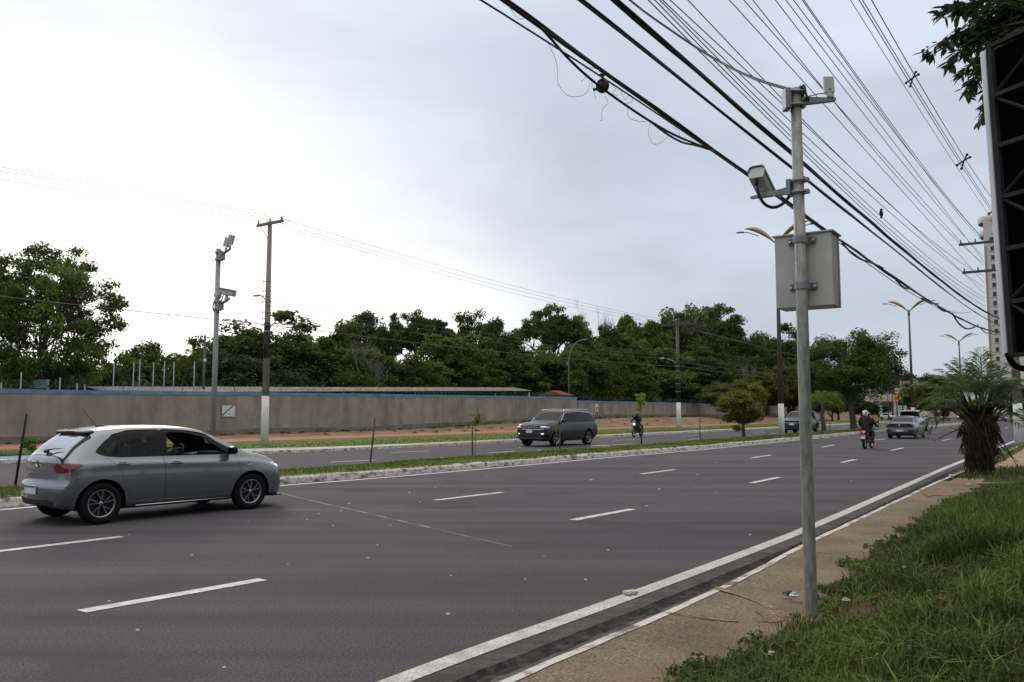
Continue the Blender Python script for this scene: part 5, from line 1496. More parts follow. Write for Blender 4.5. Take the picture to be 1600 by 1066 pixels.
# billboard seen from behind, at the right edge
M_bbdark = mat('billboard_back', (0.003, 0.003, 0.0035), 1.0, var=.3, scale=2, spec=0.0)
M_bbframe = mat('billboard_frame', (0.034, 0.034, 0.036), 0.8, var=.2, scale=4)
M_bbedge = mat('billboard_edge', (0.74, 0.74, 0.76), 0.6, var=.12, scale=1.2, stretch=(1, 1, .4))
YB = 13.6
A = at(1586, 600, YB)
root = thing('billboard', 'tall dark billboard seen from behind, its truss and pale edge at the right border', 'billboard', (A.x, A.y, 0), math.atan2(-.93, .40))     # local x runs along the board
root.rotation_euler = (0, -.024, math.atan2(-.93, .40))
zb_, zt_ = at(1570, 556, YB).z, at(1549, 72, YB).z
L_ = 9.0
b = MB(); b.box((L_ / 2 + .01, .10, (zb_ + zt_) / 2), (L_ - .02, .05, zt_ - zb_ - .03)); b.build('panel', M_bbdark, root)
b = MB(); b.box((-.05, .04, (zb_ + zt_) / 2), (.10, .20, zt_ - zb_), bev=.02); b.build('edge_trim', M_bbedge, root)
b = MB()
nb = 6
for i in range(nb + 1):
    z = zb_ + (zt_ - zb_) * i / nb
    b.box((L_ / 2 + .05, -.10, z), (L_ - .1, .07, .07)); 
    for k in range(8):
        x = .10 + k * 1.2
        if i < nb:
            z2_ = zb_ + (zt_ - zb_) * (i + 1) / nb
            u0, u1 = (z, z2_) if (i + k) % 2 else (z2_, z)
            b.tube([(x, -.10, u0), (x + 1.2, -.10, u1)], .03, seg=4, smooth=False)
for k in range(8): b.box((.12 + k * 1.2, -.10, (zb_ + zt_) / 2), (.09, .09, zt_ - zb_))
b.build('truss', M_bbframe, root)
for x in (.40, 4.6, 8.4):
    b = MB(); b.tube([(x, .02, -.1), (x, .02, zb_ + .3)], .085, seg=12); b.build('post', M_bbframe, root)
b = MB(); b.tube(bez([(.02, -.08, zb_ + .05), (.06, -.05, zb_ - .28), (.35, -.05, zb_ - .30), (.6, -.05, zb_ - .1)]), .05, seg=8); b.build('torn_canvas', M_bbdark, root)
# ---------------------------------------------------------------- motorcycles and people
M_skin = mat('skin', (0.23, 0.12, 0.08), 0.6, var=.1, scale=20)
def skin_obj(name, joints, edges, mats, parent, sub=1, root_joint=None):
    """one continuous body grown round a jointed skeleton: joints = {key: (pos, radius)}"""
    keys = list(joints)
    me = bpy.data.meshes.new(name)
    me.from_pydata([tuple(joints[k][0]) for k in keys], [(keys.index(a), keys.index(b)) for a, b in edges], [])
    me.materials.append(mats)
    o = link(name, me, parent)
    o.modifiers.new('skin', 'SKIN')
    if not me.skin_vertices: me.skin_vertices.new() if hasattr(me.skin_vertices, 'new') else None
    if len(me.skin_vertices):
        for i, k in enumerate(keys):
            r = joints[k][1]; r = r if hasattr(r, '__len__') else (r, r)
            me.skin_vertices[0].data[i].radius = r
            me.skin_vertices[0].data[i].use_root = (k == (root_joint or keys[0]))
    o.modifiers['skin'].use_smooth_shade = True
    ss = o.modifiers.new('sub', 'SUBSURF'); ss.levels = sub; ss.render_levels = sub
    return o
def finger_chain(J, E, hand, key, direction, side, curl, palm=.085):
    """five fingers rooted in the palm, curled round what the hand holds"""
    d = Vector(direction).normalized(); s = Vector(side).normalized(); c = Vector(curl).normalized()
    for i, (off, ln) in enumerate(((-.030, .072), (-.010, .082), (.010, .078), (.030, .062))):
        a = hand + d * palm * .75 + s * off; m_ = a + d * ln * .5 + c * ln * .25; t_ = m_ + c * ln * .5 - d * ln * .1
        J[key + 'f%da' % i] = (a, .010); J[key + 'f%db' % i] = (m_, .009); J[key + 'f%dc' % i] = (t_, .008)
        E += [(key + 'palm', key + 'f%da' % i), (key + 'f%da' % i, key + 'f%db' % i), (key + 'f%db' % i, key + 'f%dc' % i)]
    a = hand + d * palm * .25 - s * .035; t_ = a + d * .035 + c * .03 - s * .012
    J[key + 'ta'] = (a, .011); J[key + 'tb'] = (t_, .009)
    E += [(key, key + 'ta'), (key + 'ta', key + 'tb')]
def make_person(label, parent_loc, rotz, pose, jacket, trousers, shoes, hair=None, helmet=None, group=None, skin=None, vest=None, scale=1.0, bag=None):
    root = thing('person', label, 'person', parent_loc, rotz, group, scale)
    P = {k: Vector(v) for k, v in pose.items() if k != 'short'}
    J, E = {}, []
    J['pelvis'] = (P['pelvis'], (.14, .11)); J['waist'] = (P['pelvis'].lerp(P['chest'], .45), (.125, .10)); J['chest'] = (P['chest'], (.155, .11)); J['neck'] = (P['neck'], .055); J['jaw'] = (P['neck'].lerp(P['head'], .5) + Vector((.02, 0, 0)), (.06, .06)); J['head'] = (P['head'], (.078, .09)); J['crown'] = (P['head'] + Vector((-.005, 0, .085)), (.06, .07))
    E += [('pelvis', 'waist'), ('waist', 'chest'), ('chest', 'neck'), ('neck', 'jaw'), ('jaw', 'head'), ('head', 'crown')]
    for s in ('l', 'r'):
        J[s + 'sh'] = (P[s + 'sh'], .062); J[s + 'el'] = (P[s + 'el'], .045); J[s + 'wr'] = (P[s + 'wr'], .030)
        d = (P[s + 'hand'] - P[s + 'wr']).normalized()
        J[s + 'palm'] = (P[s + 'hand'], (.038, .018)); E += [('chest', s + 'sh'), (s + 'sh', s + 'el'), (s + 'el', s + 'wr'), (s + 'wr', s + 'palm')]
        J[s + 'hp'] = (P[s + 'hp'], .092); J[s + 'kn'] = (P[s + 'kn'], .062); J[s + 'an'] = (P[s + 'an'], .042); J[s + 'toe'] = (P[s + 'toe'], (.04, .03))
        E += [('pelvis', s + 'hp'), (s + 'hp', s + 'kn'), (s + 'kn', s + 'an'), (s + 'an', s + 'toe')]
        sd = d.cross(Vector((0, 0, 1))); sd = sd.normalized() if sd.length > .1 else Vector((0, 1, 0))
        hand = P[s + 'wr']
        for i, (off, ln) in enumerate(((-.028, .070), (-.009, .080), (.009, .076), (.028, .060))):
            a = P[s + 'hand'] + d * .02 + sd * off; m_ = a + d * ln * .55 + Vector((0, 0, -.012)); t_ = m_ + d * ln * .15 + Vector((0, 0, -ln * .45))
            J[s + 'f%da' % i] = (a, .0095); J[s + 'f%db' % i] = (m_, .009); J[s + 'f%dc' % i] = (t_, .008)
            E += [(s + 'palm', s + 'f%da' % i), (s + 'f%da' % i, s + 'f%db' % i), (s + 'f%db' % i, s + 'f%dc' % i)]
        iy = -1 if s == 'l' else 1
        a = P[s + 'wr'].lerp(P[s + 'hand'], .6) + sd * .035 * (1 if sd.y * iy > 0 else -1)
        J[s + 'ta'] = (a, .011); J[s + 'tb'] = (a + d * .03 + Vector((0, 0, -.025)), .009); E += [(s + 'palm', s + 'ta'), (s + 'ta', s + 'tb')]
    skin_obj('body', J, E, skin or (jacket if helmet else M_skin), root)
    # jacket and trousers follow the body a little outside it
    Jj, Ej = {}, []
    g_ = .022
    Jj['hem'] = (P['pelvis'] + Vector((0, 0, -.06)), (.18, .15)); Jj['waist'] = (J['waist'][0], (.155, .125)); Jj['chest'] = (P['chest'], (.185, .135)); Jj['collar'] = (P['neck'] + Vector((0, 0, -.01)), .075)
    Ej += [('hem', 'waist'), ('waist', 'chest'), ('chest', 'collar')]
    for s in ('l', 'r'):
        Jj[s + 'sh'] = (P[s + 'sh'], .085); Jj[s + 'el'] = (P[s + 'el'], .064); Ej += [('chest', s + 'sh'), (s + 'sh', s + 'el')]
        if pose.get('short'): Jj[s + 'el'] = (P[s + 'sh'].lerp(P[s + 'el'], .7), .068)
        else: Jj[s + 'wr'] = (P[s + 'el'].lerp(P[s + 'wr'], .93), .046); Ej.append((s + 'el', s + 'wr'))
    skin_obj('jacket', Jj, Ej, jacket, root)
    Jt, Et = {'pelvis': (P['pelvis'], (.16, .13)), 'waistband': (P['pelvis'].lerp(P['chest'], .3), (.14, .115))}, [('pelvis', 'waistband')]
    for s in ('l', 'r'):
        Jt[s + 'hp'] = (P[s + 'hp'], .112); Jt[s + 'kn'] = (P[s + 'kn'], .08); Jt[s + 'an'] = (P[s + 'kn'].lerp(P[s + 'an'], .95), .062)
        Et += [('pelvis', s + 'hp'), (s + 'hp', s + 'kn'), (s + 'kn', s + 'an')]
    skin_obj('trousers', Jt, Et, trousers, root)
    for s in ('l', 'r'):
        b = MB(); d = (P[s + 'toe'] - P[s + 'an'])
        c = P[s + 'an'].lerp(P[s + 'toe'], .5) + Vector((0, 0, -.015)); a_ = math.atan2(d.y, d.x)
        b.box(c, (.27, .095, .085), rot=Euler((0, -math.atan2(d.z + .04, Vector((d.x, d.y)).length), a_), 'XYZ'), bev=.03); b.build('shoe', shoes, root)
    h = P['head']
    if helmet:
        hm, vis, stripes = helmet
        b = MB(); b.ball(h + Vector((-.012, 0, .035)), (.152, .128, .140), seg=20, rings=14)
        b.box(h + Vector((.075, 0, -.085)), (.12, .16, .075), bev=.035)
        if stripes:
            for k in range(6): b.ball(h + Vector((-.115 + .02 * (k % 3), -.07 + .06 * (k % 3), .06 + .05 * (k % 2) - .02 * (k // 3))), (.055, .04, .03), seg=8, rings=6, mi=1 + k % 2)
        o = b.build('helmet', [hm] + list(stripes or []), root)
        b = MB(); b.ball(h + Vector((.035, 0, .02)), (.118, .112, .062), seg=16, rings=10); b.build('visor', vis, root)
    else:
        b = MB(); b.ball(h + Vector((-.02, 0, .055)), (.105, .09, .088), seg=16, rings=10); b.build('hair', hair, root)
    b = MB()
    for s in (-1, 1): b.ball(h + Vector((.077, s * .032, .012)), (.010, .014, .008), seg=8, rings=6); 
    b.box(h + Vector((.082, 0, -.055)), (.012, .045, .010), mi=1, bev=.003); b.ball(h + Vector((.092, 0, -.018)), (.018, .014, .024), seg=8, rings=6, mi=1)
    for s in (-1, 1): b.ball(h + Vector((-.005, s * .082, .0)), (.022, .010, .032), seg=8, rings=6, mi=2)
    b.build('face', [M_gloss, mat('lips_nose', (0.22, 0.11, 0.08), .6, var=.1, scale=20), skin or M_skin], root)
    return root
RIDE = dict(pelvis=(-.18, 0, .86), chest=(-.04, 0, 1.25), neck=(.0, 0, 1.42), head=(.03, 0, 1.54), lsh=(-.02, .19, 1.35), rsh=(-.02, -.19, 1.35), lel=(.12, .33, 1.12), rel=(.12, -.33, 1.12), lwr=(.31, .345, 1.05), rwr=(.31, -.345, 1.05), lhand=(.38, .34, 1.045), rhand=(.38, -.34, 1.045),
            lhp=(-.12, .10, .84), rhp=(-.12, -.10, .84), lkn=(.27, .20, .75), rkn=(.27, -.20, .75), lan=(.06, .19, .38), ran=(.06, -.19, .38), ltoe=(.20, .20, .33), rtoe=(.20, -.20, .33))
PILL = dict(pelvis=(-.50, 0, .92), chest=(-.40, 0, 1.31), neck=(-.37, 0, 1.49), head=(-.35, 0, 1.61), lsh=(-.40, .19, 1.42), rsh=(-.40, -.19, 1.42), lel=(-.33, .29, 1.15), rel=(-.33, -.29, 1.15), lwr=(-.15, .22, 1.0), rwr=(-.15, -.22, 1.0), lhand=(-.08, .20, .98), rhand=(-.08, -.20, .98),
            lhp=(-.45, .11, .90), rhp=(-.45, -.11, .90), lkn=(-.05, .23, .82), rkn=(-.05, -.23, .82), lan=(-.25, .23, .42), ran=(-.25, -.23, .42), ltoe=(-.11, .24, .37), rtoe=(-.11, -.24, .37))
M_fuel = paint('motorcycle_black', (0.014, 0.014, 0.016))
M_engine = mat('engine_metal', (0.10, 0.10, 0.105), 0.5, metal=.6, var=.3, scale=14)
def make_motorcycle(label, loc, rotz, front_lit=True, rear_lit=False):
    root = thing('motorcycle', label, 'motorcycle', loc, rotz)
    WB, Rw = 1.31, .305
    for xw, nm in ((-.65, 'rear'), (.66, 'front')):
        w = thing('wheel', None, None); w.parent = root; KIDS.setdefault(root.name, []).append(w); w.location = (xw, 0, Rw)
        b = MB(); tw = .055 if nm == 'rear' else .045
        b.lathe([(Rw - .09, -tw * .7), (Rw - .03, -tw), (Rw - .005, -tw * .5), (Rw, 0), (Rw - .005, tw * .5), (Rw - .03, tw), (Rw - .09, tw * .7)], seg=32, axis='Y'); b.build('tyre', M_tyre, w)
        b = MB(); b.lathe([(Rw - .085, -.03), (Rw - .105, -.02), (Rw - .105, .02), (Rw - .085, .03)], seg=32, axis='Y'); b.lathe([(.04, -.06), (.05, -.06), (.05, .06), (.04, .06)], seg=12, axis='Y')
        for k in range(14):
            a = k * 2 * math.pi / 14
            b.tube([(.045 * math.cos(a), .03 * (-1) ** k, .045 * math.sin(a)), ((Rw - .1) * math.cos(a + .3), 0, (Rw - .1) * math.sin(a + .3))], .004, seg=4)
        b.lathe([(.001, .045), (.11, .045), (.11, .05), (.001, .05)], seg=20, axis='Y'); b.build('rim', M_alloy, w)
    b = MB()
    for s in (-1, 1): b.tube([(.66, s * .085, Rw), (.47, s * .085, .78), (.42, s * .085, .95)], [.022, .026, .026], seg=8)
    b.build('fork', M_engine, root)
    b = MB()
    n = 10; vs = []
    for k in range(n + 1):
        a = .3 + k / n * 2.0
        for y in (-.06, .06): vs.append((.66 + (Rw + .03) * math.cos(a), y, Rw + (Rw + .03) * math.sin(a)))
    b.add(vs, [(2 * k, 2 * k + 1, 2 * k + 3, 2 * k + 2) for k in range(n)]); b.build('front_mudguard', M_fuel, root)
    b = MB(); b.tube([(.42, 0, .9), (.2, 0, .78), (-.2, 0, .70), (-.75, 0, .76)], .03, seg=8); b.tube([(.40, 0, .78), (.22, 0, .36), (-.2, 0, .32), (-.3, 0, .66)], .025, seg=8)
    for s in (-1, 1): b.tube([(-.2, s * .07, .36), (-.65, s * .08, Rw)], .022, seg=6); b.tube([(-.62, s * .10, Rw + .02), (-.45, s * .11, .70)], .022, seg=8)
    b.tube([(.05, -.24, .33), (.05, .24, .33)], .014, seg=6); b.tube([(-.28, -.26, .38), (-.28, .26, .38)], .014, seg=6)
    b.build('frame', M_black, root)
    b = MB(); b.box((.07, 0, .42), (.36, .24, .26), bev=.05); b.box((.18, 0, .58), (.17, .17, .18), rot=Euler((0, .35, 0)), bev=.03)
    for k in range(4): b.box((.18 + k * .012, 0, .52 + k * .045), (.21, .21, .012), rot=Euler((0, .35, 0)))
    b.build('engine', M_engine, root)
    b = MB(); b.ball((.16, 0, .86), (.26, .14, .12), seg=16, rings=10); b.box((.38, 0, .72), (.20, .26, .18), bev=.05); b.build('fuel_tank', M_fuel, root)
    b = MB(); b.box((-.30, 0, .80), (.62, .24, .09), rot=Euler((0, .06, 0)), bev=.035); b.build('seat', M_black, root)
    b = MB(); b.box((-.66, 0, .80), (.34, .17, .10), rot=Euler((0, .18, 0)), bev=.03); b.tube([(-.5, .13, .84), (-.82, .10, .90), (-.82, -.10, .90), (-.5, -.13, .84)], .014, seg=6); b.box((-.90, 0, .62), (.05, .13, .30), rot=Euler((0, .35, 0)), bev=.01); b.build('tail', M_fuel, root)
    b = MB(); b.box((-.845, 0, .80), (.035, .14, .07), bev=.012); b.build('tail_light', M_redlit if rear_lit else M_redlamp, root)
    b = MB(); b.box((-.975, 0, .56), (.012, .19, .165), rot=Euler((0, .2, 0)), bev=.004); b.box((-.966 - .02, 0, .62), (.006, .17, .028), rot=Euler((0, .2, 0)), mi=1); b.build('number_plate', [M_plate, M_plateband], root)
    for s in (-1, 1):
        b = MB(); b.tube([(-.86, s * .06, .72), (-.87, s * .17, .72)], .008, seg=5); b.ball((-.87, s * .19, .72), (.03, .035, .025), seg=8, rings=6, mi=1); b.build('indicator', [M_black, mat('amber_lamp', (.35, .13, .02), .3, var=.2, scale=20)], root)
    b = MB(); b.tube([(.3, -.37, 1.045), (.41, -.30, 1.05), (.43, -.1, .99), (.43, .1, .99), (.41, .30, 1.05), (.3, .37, 1.045)], .013, seg=8)
    for s in (-1, 1): b.tube([(.30, s * .385, 1.045), (.39, s * .285, 1.048)], .02, seg=8, mi=0); b.tube([(.40, s * .25, 1.05), (.45, s * .30, 1.2)], .007, seg=5); b.ball((.45, s * .33, 1.23), (.015, .07, .045), seg=10, rings=6)
    b.build('handlebar', M_black, root)
    b = MB(); b.ball((.52, 0, .88), (.10, .11, .11), seg=14, rings=10); b.box((.46, 0, .98), (.08, .2, .12), rot=Euler((0, -.5, 0)), bev=.03); b.build('headlight_shell', M_fuel, root)
    b = MB(); b.ball((.575, 0, .88), (.055, .09, .09), seg=14, rings=10); b.build('headlight', M_headlit if front_lit else M_headlamp, root)
    b = MB(); b.tube([(.25, -.10, .40), (.2, -.16, .27), (-.2, -.17, .30), (-.75, -.18, .42)], [.02, .022, .03, .05], seg=10); b.build('exhaust', M_engine, root)
    return root
M_jkdark = mat('dark_jacket', (0.016, 0.020, 0.022), 0.85, var=.3, scale=10, bump=.4, bscale=20)
M_jeans = mat('dark_jeans', (0.022, 0.032, 0.050), 0.9, var=.3, scale=10, bump=.3, bscale=30)
M_camo = mat('camouflage_cloth', (0.018, 0.016, 0.011), 0.9, col2=(0.055, 0.040, 0.028), scale=9, detail=2, lo=.46, hi=.54, bump=.4, bscale=20)
M_trou = mat('grey_green_trousers', (0.035, 0.036, 0.032), 0.9, var=.3, scale=10, bump=.4, bscale=20)
M_boot = mat('boot_leather', (0.014, 0.012, 0.011), 0.6, var=.3, scale=15)
M_helm_b = mat('black_helmet', (0.014, 0.014, 0.015), 0.2, coat=.6, var=.1, scale=8)
M_helm_w = mat('white_helmet', (0.55, 0.55, 0.54), 0.2, coat=.6, var=.1, scale=8)
M_pink = mat('pink_graphic', (0.50, 0.06, 0.22), .3, var=.2, scale=8); M_lime = mat('lime_graphic', (0.30, 0.45, 0.05), .3, var=.2, scale=8)
M_visor = mat('visor', (0.02, 0.02, 0.022), 0.08, var=.1, scale=8)
M_hair = mat('dark_hair', (0.012, 0.010, 0.009), .6, var=.3, scale=30)
bp = R(52.4, 25.5, 0)
make_motorcycle('dark motorcycle with its headlamp lit, coming the other way beyond the tallest sapling', bp, DA + math.pi + rad(4))
make_person('person in dark jacket and black helmet riding the oncoming motorcycle', bp, DA + math.pi + rad(4), RIDE, M_jkdark, M_jeans, M_boot, helmet=(M_helm_b, M_visor, None))
bp = R(41.4, 8.35, 0)
make_motorcycle('black motorcycle seen from behind with its red tail lamp lit, carrying two people', bp, DA - rad(1), False, True)
make_person('person in dark clothes and black helmet steering the motorcycle that carries two', bp, DA - rad(1), RIDE, M_jkdark, M_trou, M_boot, helmet=(M_helm_b, M_visor, None))
make_person('person in camouflage jacket and white helmet with pink marks, riding pillion', bp, DA - rad(1), PILL, M_camo, M_trou, M_boot, helmet=(M_helm_w, M_visor, (M_pink, M_lime)))
# driver of the hatchback
DRV = dict(pelvis=(1.20, .36, .67), chest=(1.11, .36, 1.03), neck=(1.10, .36, 1.19), head=(1.13, .36, 1.30), lsh=(1.12, .54, 1.10), rsh=(1.12, .18, 1.10), lel=(1.40, .60, .92), rel=(1.40, .10, .92), lwr=(1.66, .52, 1.02), rwr=(1.66, .20, 1.02), lhand=(1.73, .53, 1.05), rhand=(1.73, .19, 1.05),
           lhp=(1.24, .46, .66), rhp=(1.24, .26, .66), lkn=(1.66, .50, .74), rkn=(1.66, .22, .74), lan=(1.98, .46, .42), ran=(1.98, .26, .42), ltoe=(2.12, .46, .38), rtoe=(2.12, .26, .38), short=1)
M_shirt = mat('rust_shirt', (0.20, 0.065, 0.035), 0.9, var=.2, scale=10)
make_person('person driving the silver hatchback, bare arm raised to the wheel, rust-coloured shirt', pos, HEAD_H, DRV, M_shirt, M_jeans, M_boot, hair=M_hair)
# ---------------------------------------------------------------- trees and plants
def leaf_mat(name, col, island=0.45, trans=0.22, rough=0.55):
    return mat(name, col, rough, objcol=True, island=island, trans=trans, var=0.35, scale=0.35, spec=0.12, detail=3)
M_leaf = leaf_mat('foliage', (0.092, 0.124, 0.036), trans=.40)
M_leaf_br = leaf_mat('bright_foliage', (0.128, 0.185, 0.042), trans=.42)
M_leaf_yel = leaf_mat('yellowing_foliage', (0.125, 0.135, 0.032), trans=.34)
M_bark = mat('bark', (0.055, 0.042, 0.034), 0.95, col2=(0.13, 0.11, 0.095), scale=3, stretch=(4, 4, .6), detail=8, bump=.8, bscale=20)
M_barkpale = mat('pale_bark', (0.17, 0.15, 0.13), 0.95, col2=(0.30, 0.28, 0.25), scale=3, stretch=(4, 4, .6), detail=8, bump=.5, bscale=20)

def leaf_quads(C, Rr, per, leaf, rng, flat=0.65, up=0.5, aspect=0.5, shell=0.5):
    """leaf-shaped faces scattered through clumps with centres C and radii Rr"""
    n = len(C) * per
    c = np.repeat(C, per, axis=0); r = np.repeat(Rr, per)
    d = rng.normal(size=(n, 3)); d /= np.linalg.norm(d, axis=1)[:, None]
    q = rng.random(n) ** shell
    pos = c + d * (r * q)[:, None] * np.array([1, 1, flat])
    nrm = rng.normal(size=(n, 3)) * .8 + d * .5 + np.array([0, 0, up]); nrm /= np.linalg.norm(nrm, axis=1)[:, None]
    a = rng.normal(size=(n, 3)); a -= nrm * (a * nrm).sum(1)[:, None]; a /= np.linalg.norm(a, axis=1)[:, None]
    b = np.cross(nrm, a)
    L = leaf * (0.6 + .8 * rng.random(n))[:, None]
    W = L * aspect
    droop = np.array([0, 0, -1.0]) * L * .15
    V = np.stack([pos - a * L * .5, pos + b * W * .5 + nrm * L * .06, pos + a * L * .5 + droop, pos - b * W * .5 + nrm * L * .06], axis=1).reshape(-1, 3)
    return V, np.arange(n * 4).reshape(-1, 4)
def limb(b, p0, p1, r0, r1, rg, wob=.08, n=6, seg=7, lift=0.12):
    p0, p1 = Vector(p0), Vector(p1); L = (p1 - p0).length
    pts = []; k = Vector((rg.uniform(-1, 1), rg.uniform(-1, 1), rg.uniform(-.3, 1))) * wob * L
    for i in range(n + 1):
        u = i / n
        pts.append(p0.lerp(p1, u) + k * math.sin(math.pi * u) + Vector((0, 0, lift * L * math.sin(math.pi * u) * .5)))
    b.tube(pts, [r0 + (r1 - r0) * (i / n) ** .8 for i in range(n + 1)], seg=seg, cap=False)
    return pts
def tree_proto(name, seed, H=10.0, crown=(3.4, 2.9, 6.6), fork=3.2, tr=.22, nclump=60, per=150, leaf=.34, cr=(.6, 1.1), style='round', m_leaf=None, m_bark=None, nlimb=9, lump=.22, lean=0.0, flat=.65):
    rg = random.Random(seed); rng = np.random.default_rng(seed)
    rx, rz, cz = crown
    C = []
    ph = [rg.uniform(0, 6.28) for _ in range(6)]
    while len(C) < nclump:
        d = rng.normal(size=3); d /= np.linalg.norm(d)
        if style == 'umbrella' and d[2] < -.05: d[2] = abs(d[2]) * .6
        if style == 'bush' and d[2] < -.3: continue
        az = math.atan2(d[1], d[0])
        k = 1 + lump * (math.sin(2 * az + ph[0]) * .5 + math.sin(3 * az + ph[1] + 2 * d[2]) * .6 + math.sin(5 * d[2] + ph[2] + az) * .5)
        q = rg.uniform(.45, 1.0) ** .6 if style != 'umbrella' else rg.uniform(.8, 1.0)
        C.append((d[0] * rx * k * q + lean, d[1] * rx * k * q, cz + d[2] * rz * k * q))
    C = np.array(C)
    Rr = rng.uniform(cr[0], cr[1], len(C))
    V, F_ = leaf_quads(C, Rr, per, leaf, rng, flat=flat)
    cm = np_mesh(name + '_crown', V, F_, m_leaf or M_leaf)
    b = MB()
    base = limb(b, (0, 0, -.3), (lean * .4, 0, fork), tr * 1.25, tr * .8, rg, wob=.03, n=6, seg=10, lift=0)
    top = base[-1]
    order = sorted(range(len(C)), key=lambda i: rg.random())
    if style != 'bush' or True:
        lead = limb(b, top, (lean, 0, cz + rz * .45), tr * .75, tr * .2, rg, wob=.05)
        for i in order[:nlimb]:
            st = top if rg.random() < .6 else lead[2]
            pts = limb(b, st, C[i], tr * rg.uniform(.35, .55), tr * .09, rg, wob=.1)
            for j in order[nlimb:]:
                if np.linalg.norm(C[j] - C[i]) < rx * .6 and rg.random() < .45:
                    limb(b, pts[3], C[j], tr * .2, tr * .05, rg, n=4, seg=5)
    tm = bpy.data.meshes.new(name + '_trunk'); tm.from_pydata(b.v, [], b.f); tm.materials.append(m_bark or M_bark)
    tm.polygons.foreach_set('use_smooth', [True] * len(tm.polygons)); tm.update()
    return dict(crown=cm, trunk=tm, H=cz + rz, W=rx * 2)
def put_tree(proto, label, p, height, width, rotz=0.0, tint=(1, 1, 1), group=None, name='tree', cat='tree'):
    root = thing(name, label, cat, p, rotz, group)
    sz, sx = height / proto['H'], width / proto['W']
    for nm in ('trunk', 'crown'):
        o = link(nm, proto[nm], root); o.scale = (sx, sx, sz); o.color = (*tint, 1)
    return root
PR = {}
PR['dense'] = tree_proto('dense', 21, crown=(3.3, 3.5, 6.1), nclump=105, per=170, leaf=.34, cr=(.75, 1.35))
PR['dense2'] = tree_proto('dense_two', 22, crown=(3.1, 3.7, 6.1), nclump=100, per=170, leaf=.34, cr=(.7, 1.3), lump=.32)
PR['open'] = tree_proto('open', 23, crown=(3.3, 3.2, 6.8), fork=3.6, nclump=85, per=120, leaf=.32, cr=(.6, 1.05), lump=.34, nlimb=14)
PR['umbrella'] = tree_proto('umbrella', 24, crown=(4.4, 2.9, 6.5), fork=4.2, nclump=120, per=140, leaf=.30, cr=(.55, .95), style='umbrella', nlimb=16, lump=.12, flat=.5)
PR['tall'] = tree_proto('tall', 25, crown=(2.2, 2.4, 8.0), fork=5.6, tr=.2, nclump=75, per=120, leaf=.28, cr=(.45, .85), lump=.3, nlimb=14)
PR['bright'] = tree_proto('bright', 26, crown=(3.0, 3.5, 5.8), nclump=90, per=150, leaf=.40, cr=(.65, 1.15), m_leaf=M_leaf_br, lump=.3)
PR['bush'] = tree_proto('bush', 27, crown=(3.6, 4.0, 4.6), fork=1.2, nclump=105, per=150, leaf=.34, cr=(.9, 1.5), style='bush', lump=.25)
PR['bigleft'] = tree_proto('big_open', 31, H=13, crown=(5.3, 5.6, 7.6), fork=2.6, tr=.17, nclump=290, per=130, leaf=.27, cr=(.6, 1.1), lump=.13, nlimb=26, flat=.55)
PR['median'] = tree_proto('median_tree', 33, crown=(4.0, 2.9, 5.7), fork=2.3, tr=.25, nclump=170, per=230, leaf=.20, cr=(.65, 1.1), nlimb=12, lump=.2, lean=-.55)
PR['yellow'] = tree_proto('yellow_bush', 34, crown=(3.7, 3.5, 6.0), fork=2.2, tr=.26, nclump=110, per=170, leaf=.40, cr=(.8, 1.3), nlimb=14, m_leaf=M_leaf_yel, lump=.25)

def bare_proto(name, seed, H=10.0, spread=.42):
    rg = random.Random(seed); b = MB()
    def grow(p, d, L, r, lev):
        q = p + d * L
        limb(b, p, q, r, r * .6, rg, wob=.06, n=4 if lev < 4 else 2, seg=6 if lev < 2 else 3, lift=0)
        if lev >= 6 or r < .003: return
        for k in range(rg.choice((2, 3, 3)) if lev else 5):
            nd = (d + Vector((rg.uniform(-1, 1), rg.uniform(-1, 1), rg.uniform(-.1, .9))) * spread * 1.4).normalized()
            grow(q if rg.random() < .7 else p.lerp(q, .7), nd, L * rg.uniform(.55, .8), r * .58, lev + 1)
    grow(Vector((0, 0, -.3)), Vector((.03, 0, 1)).normalized(), H * .34, .12, 0)
    me = bpy.data.meshes.new(name); me.from_pydata(b.v, [], b.f); me.materials.append(M_barkpale); me.update()
    me.polygons.foreach_set('use_smooth', [True] * len(me.polygons))
    return me
BARE = [bare_proto('bare_tree', 5), bare_proto('bare_tree_two', 8, spread=.6)]
def put_bare(i, label, u, vtop, T_, k=1.0):
    Y = depth_at(u, T_)
    p = at(u, 640, Y); p.z = .8
    hh = at(u, vtop, Y).z - p.z
    root = thing('bare_tree', label, 'tree', p, u * .7)
    o = link('branches', BARE[i], root); o.scale = (hh / 9.6 * k, hh / 9.6 * k, hh / 9.6)

